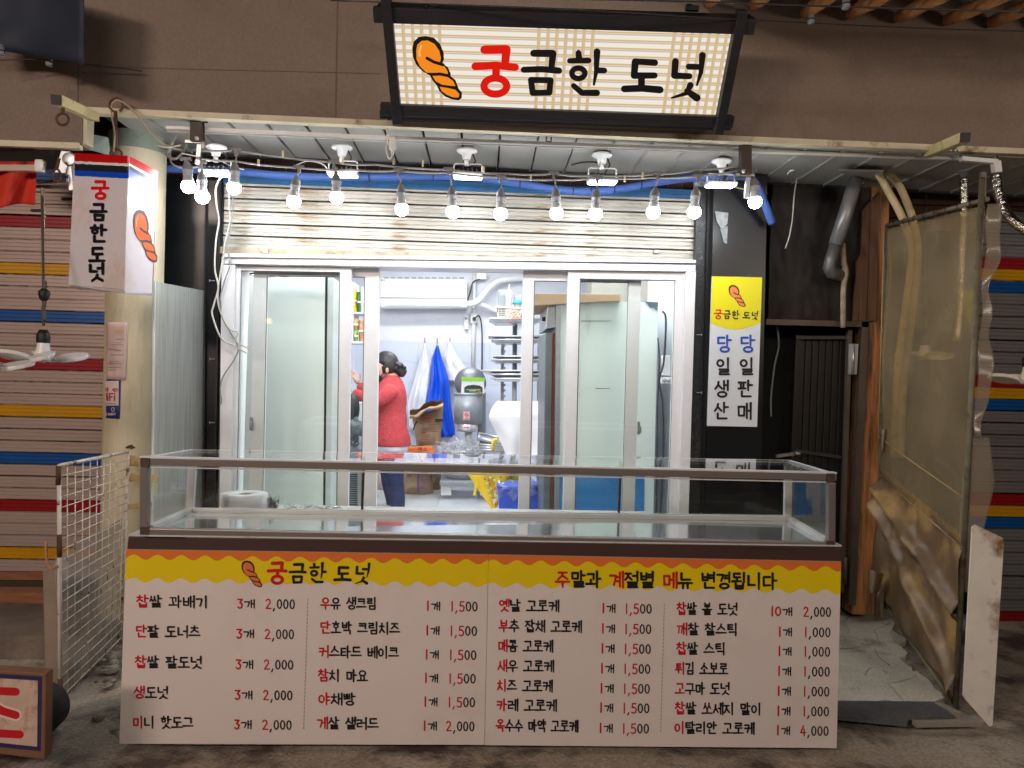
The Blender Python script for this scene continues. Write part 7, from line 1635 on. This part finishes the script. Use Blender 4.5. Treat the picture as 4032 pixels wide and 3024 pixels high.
# ------------------------------------------------------------------ log rafters and wires at the top right
YR0 = 3.86
for k, (x, y) in enumerate(((2956, 20), (3160, 48), (3340, 56), (3530, 66), (3722, 78), (3895, 86), (4070, 96), (2780, 10))):
    t = thing('log_rafter', ['log rafter second from the sign, ending above its right side', 'third log rafter from the sign', 'fourth log rafter from the sign', 'middle log rafter of those in view, with visible grain', 'fifth log rafter from the sign', 'log rafter above the timber arm at the far right', 'log rafter cut off by the right edge', 'shadowy log rafter nearest the sign corner'][k], 'rafter', P(x, y, YR0), 'round log rafters under the roof edge')
    a = P(x+10, y+0, YR0-.02); r = .037; d = Vector((0.0, -1, -.20)).normalized()
    mb = MB(); n = 18; L = 1.0
    pts = [a+d*(L*q/8)+Vector((0, 0, .012*noise.noise(Vector((k*3, q*.7, 0))))) for q in range(9)]
    mb.tube(pts, r, n, radii=[r*.82, r*1.0]+[r*(1+.05*noise.noise(Vector((k, q, 1)))) for q in range(7)]); mb.build('log', m_log, t)
mb = MB(); mb.hexa([P(2640, -60, 3.84)+Vector((0, 0, .08)), P(4500, 10, 3.84)+Vector((0, 0, .08)), P(4500, 10, 3.84)+Vector((0, -.9, -.22)), P(2640, -60, 3.84)+Vector((0, -.9, -.22))], (0, 0, .05)); struct(mb.build('roof_boards', mat('roof_underside', (70, 48, 36), .8, var=.3)))
for pts, r, d in (([(-50, 240, 3.7), (180, 236, 3.75), (560, 280, 3.84)], .003, 'thin wire along the wall at the upper left'),
        ([(1300, 2, 3.5), (2200, 34, 3.3), (2900, 75, 3.4), (3600, 110, 3.6), (4080, 124, 3.6)], .003, 'lower thin dark wire running across above the sign'),
        ([(1300, -24, 3.0), (2700, 6, 3.0), (3300, 26, 3.0), (4080, 48, 3.0)], .004, 'upper thin dark wire crossing in front of the log rafters')):
    tube_thing('overhead_wire', pts, r, m_cabled, d, 'wire', 6)
for x, y, Y, d in ((3194, 72, 3.42, 'small grey clip lamp on the lower overhead wire'), (3331, 10, 3.0, 'small grey clip lamp on the upper overhead wire at the frame top'), (194, 240, 3.7, 'small grey clip lamp under the navy tarpaulin'), (4, 196, 3.5, 'small clip lamp at the left frame edge')):
    t = thing('clip_lamp', d, 'lamp', P(x, y, Y)); p = P(x, y, Y); mb = MB(); mb.lathe([(0, .022), (.014, .022), (.015, -.004), (.017, -.006), (.017, -.014), (.015, -.024), (0, -.026)], p, 14); mb.build('can', m_sock, t)
    mb = MB(); mb.tube([p+Vector((0, 0, -.004)), p+Vector((0, 0, -.010))], .018, 14); mb.build('dark_ring', m_blackm, t)

# ------------------------------------------------------------------ across the street: what the glass mirrors
ob = bpy.data.objects.new('opposite_shopfront', None); col.objects.link(ob); ob['kind'] = 'structure'
mb = MB(); mb.box((-6, -4.2, 0), (6, -4.0, 4.4)); mb.build('facade', mat('opposite_facade', (60, 48, 42), .8, var=.3), ob)
for i, (x, z, lb_) in enumerate(((-3.34, 2.28, 'first warm bulb across the street'), (-1.3, 2.6, 'second warm bulb across the street'))):
    t = thing('street_bulb', lb_+', seen only as a mirror image in the glass', 'light bulb', (x, -2.6, z), 'warm bulbs across the street')
    mb = MB(); mb.blob((x, -2.6, z), (.035, .035, .045), 12, 8); mb.build('globe', emis('warm_glow', (255, 190, 110), 9), t)
    mb = MB(); mb.tube([(x, -2.6, z+.06), (x, -2.6, 3.6)], .01, 6); mb.build('cord', m_cabled, t)
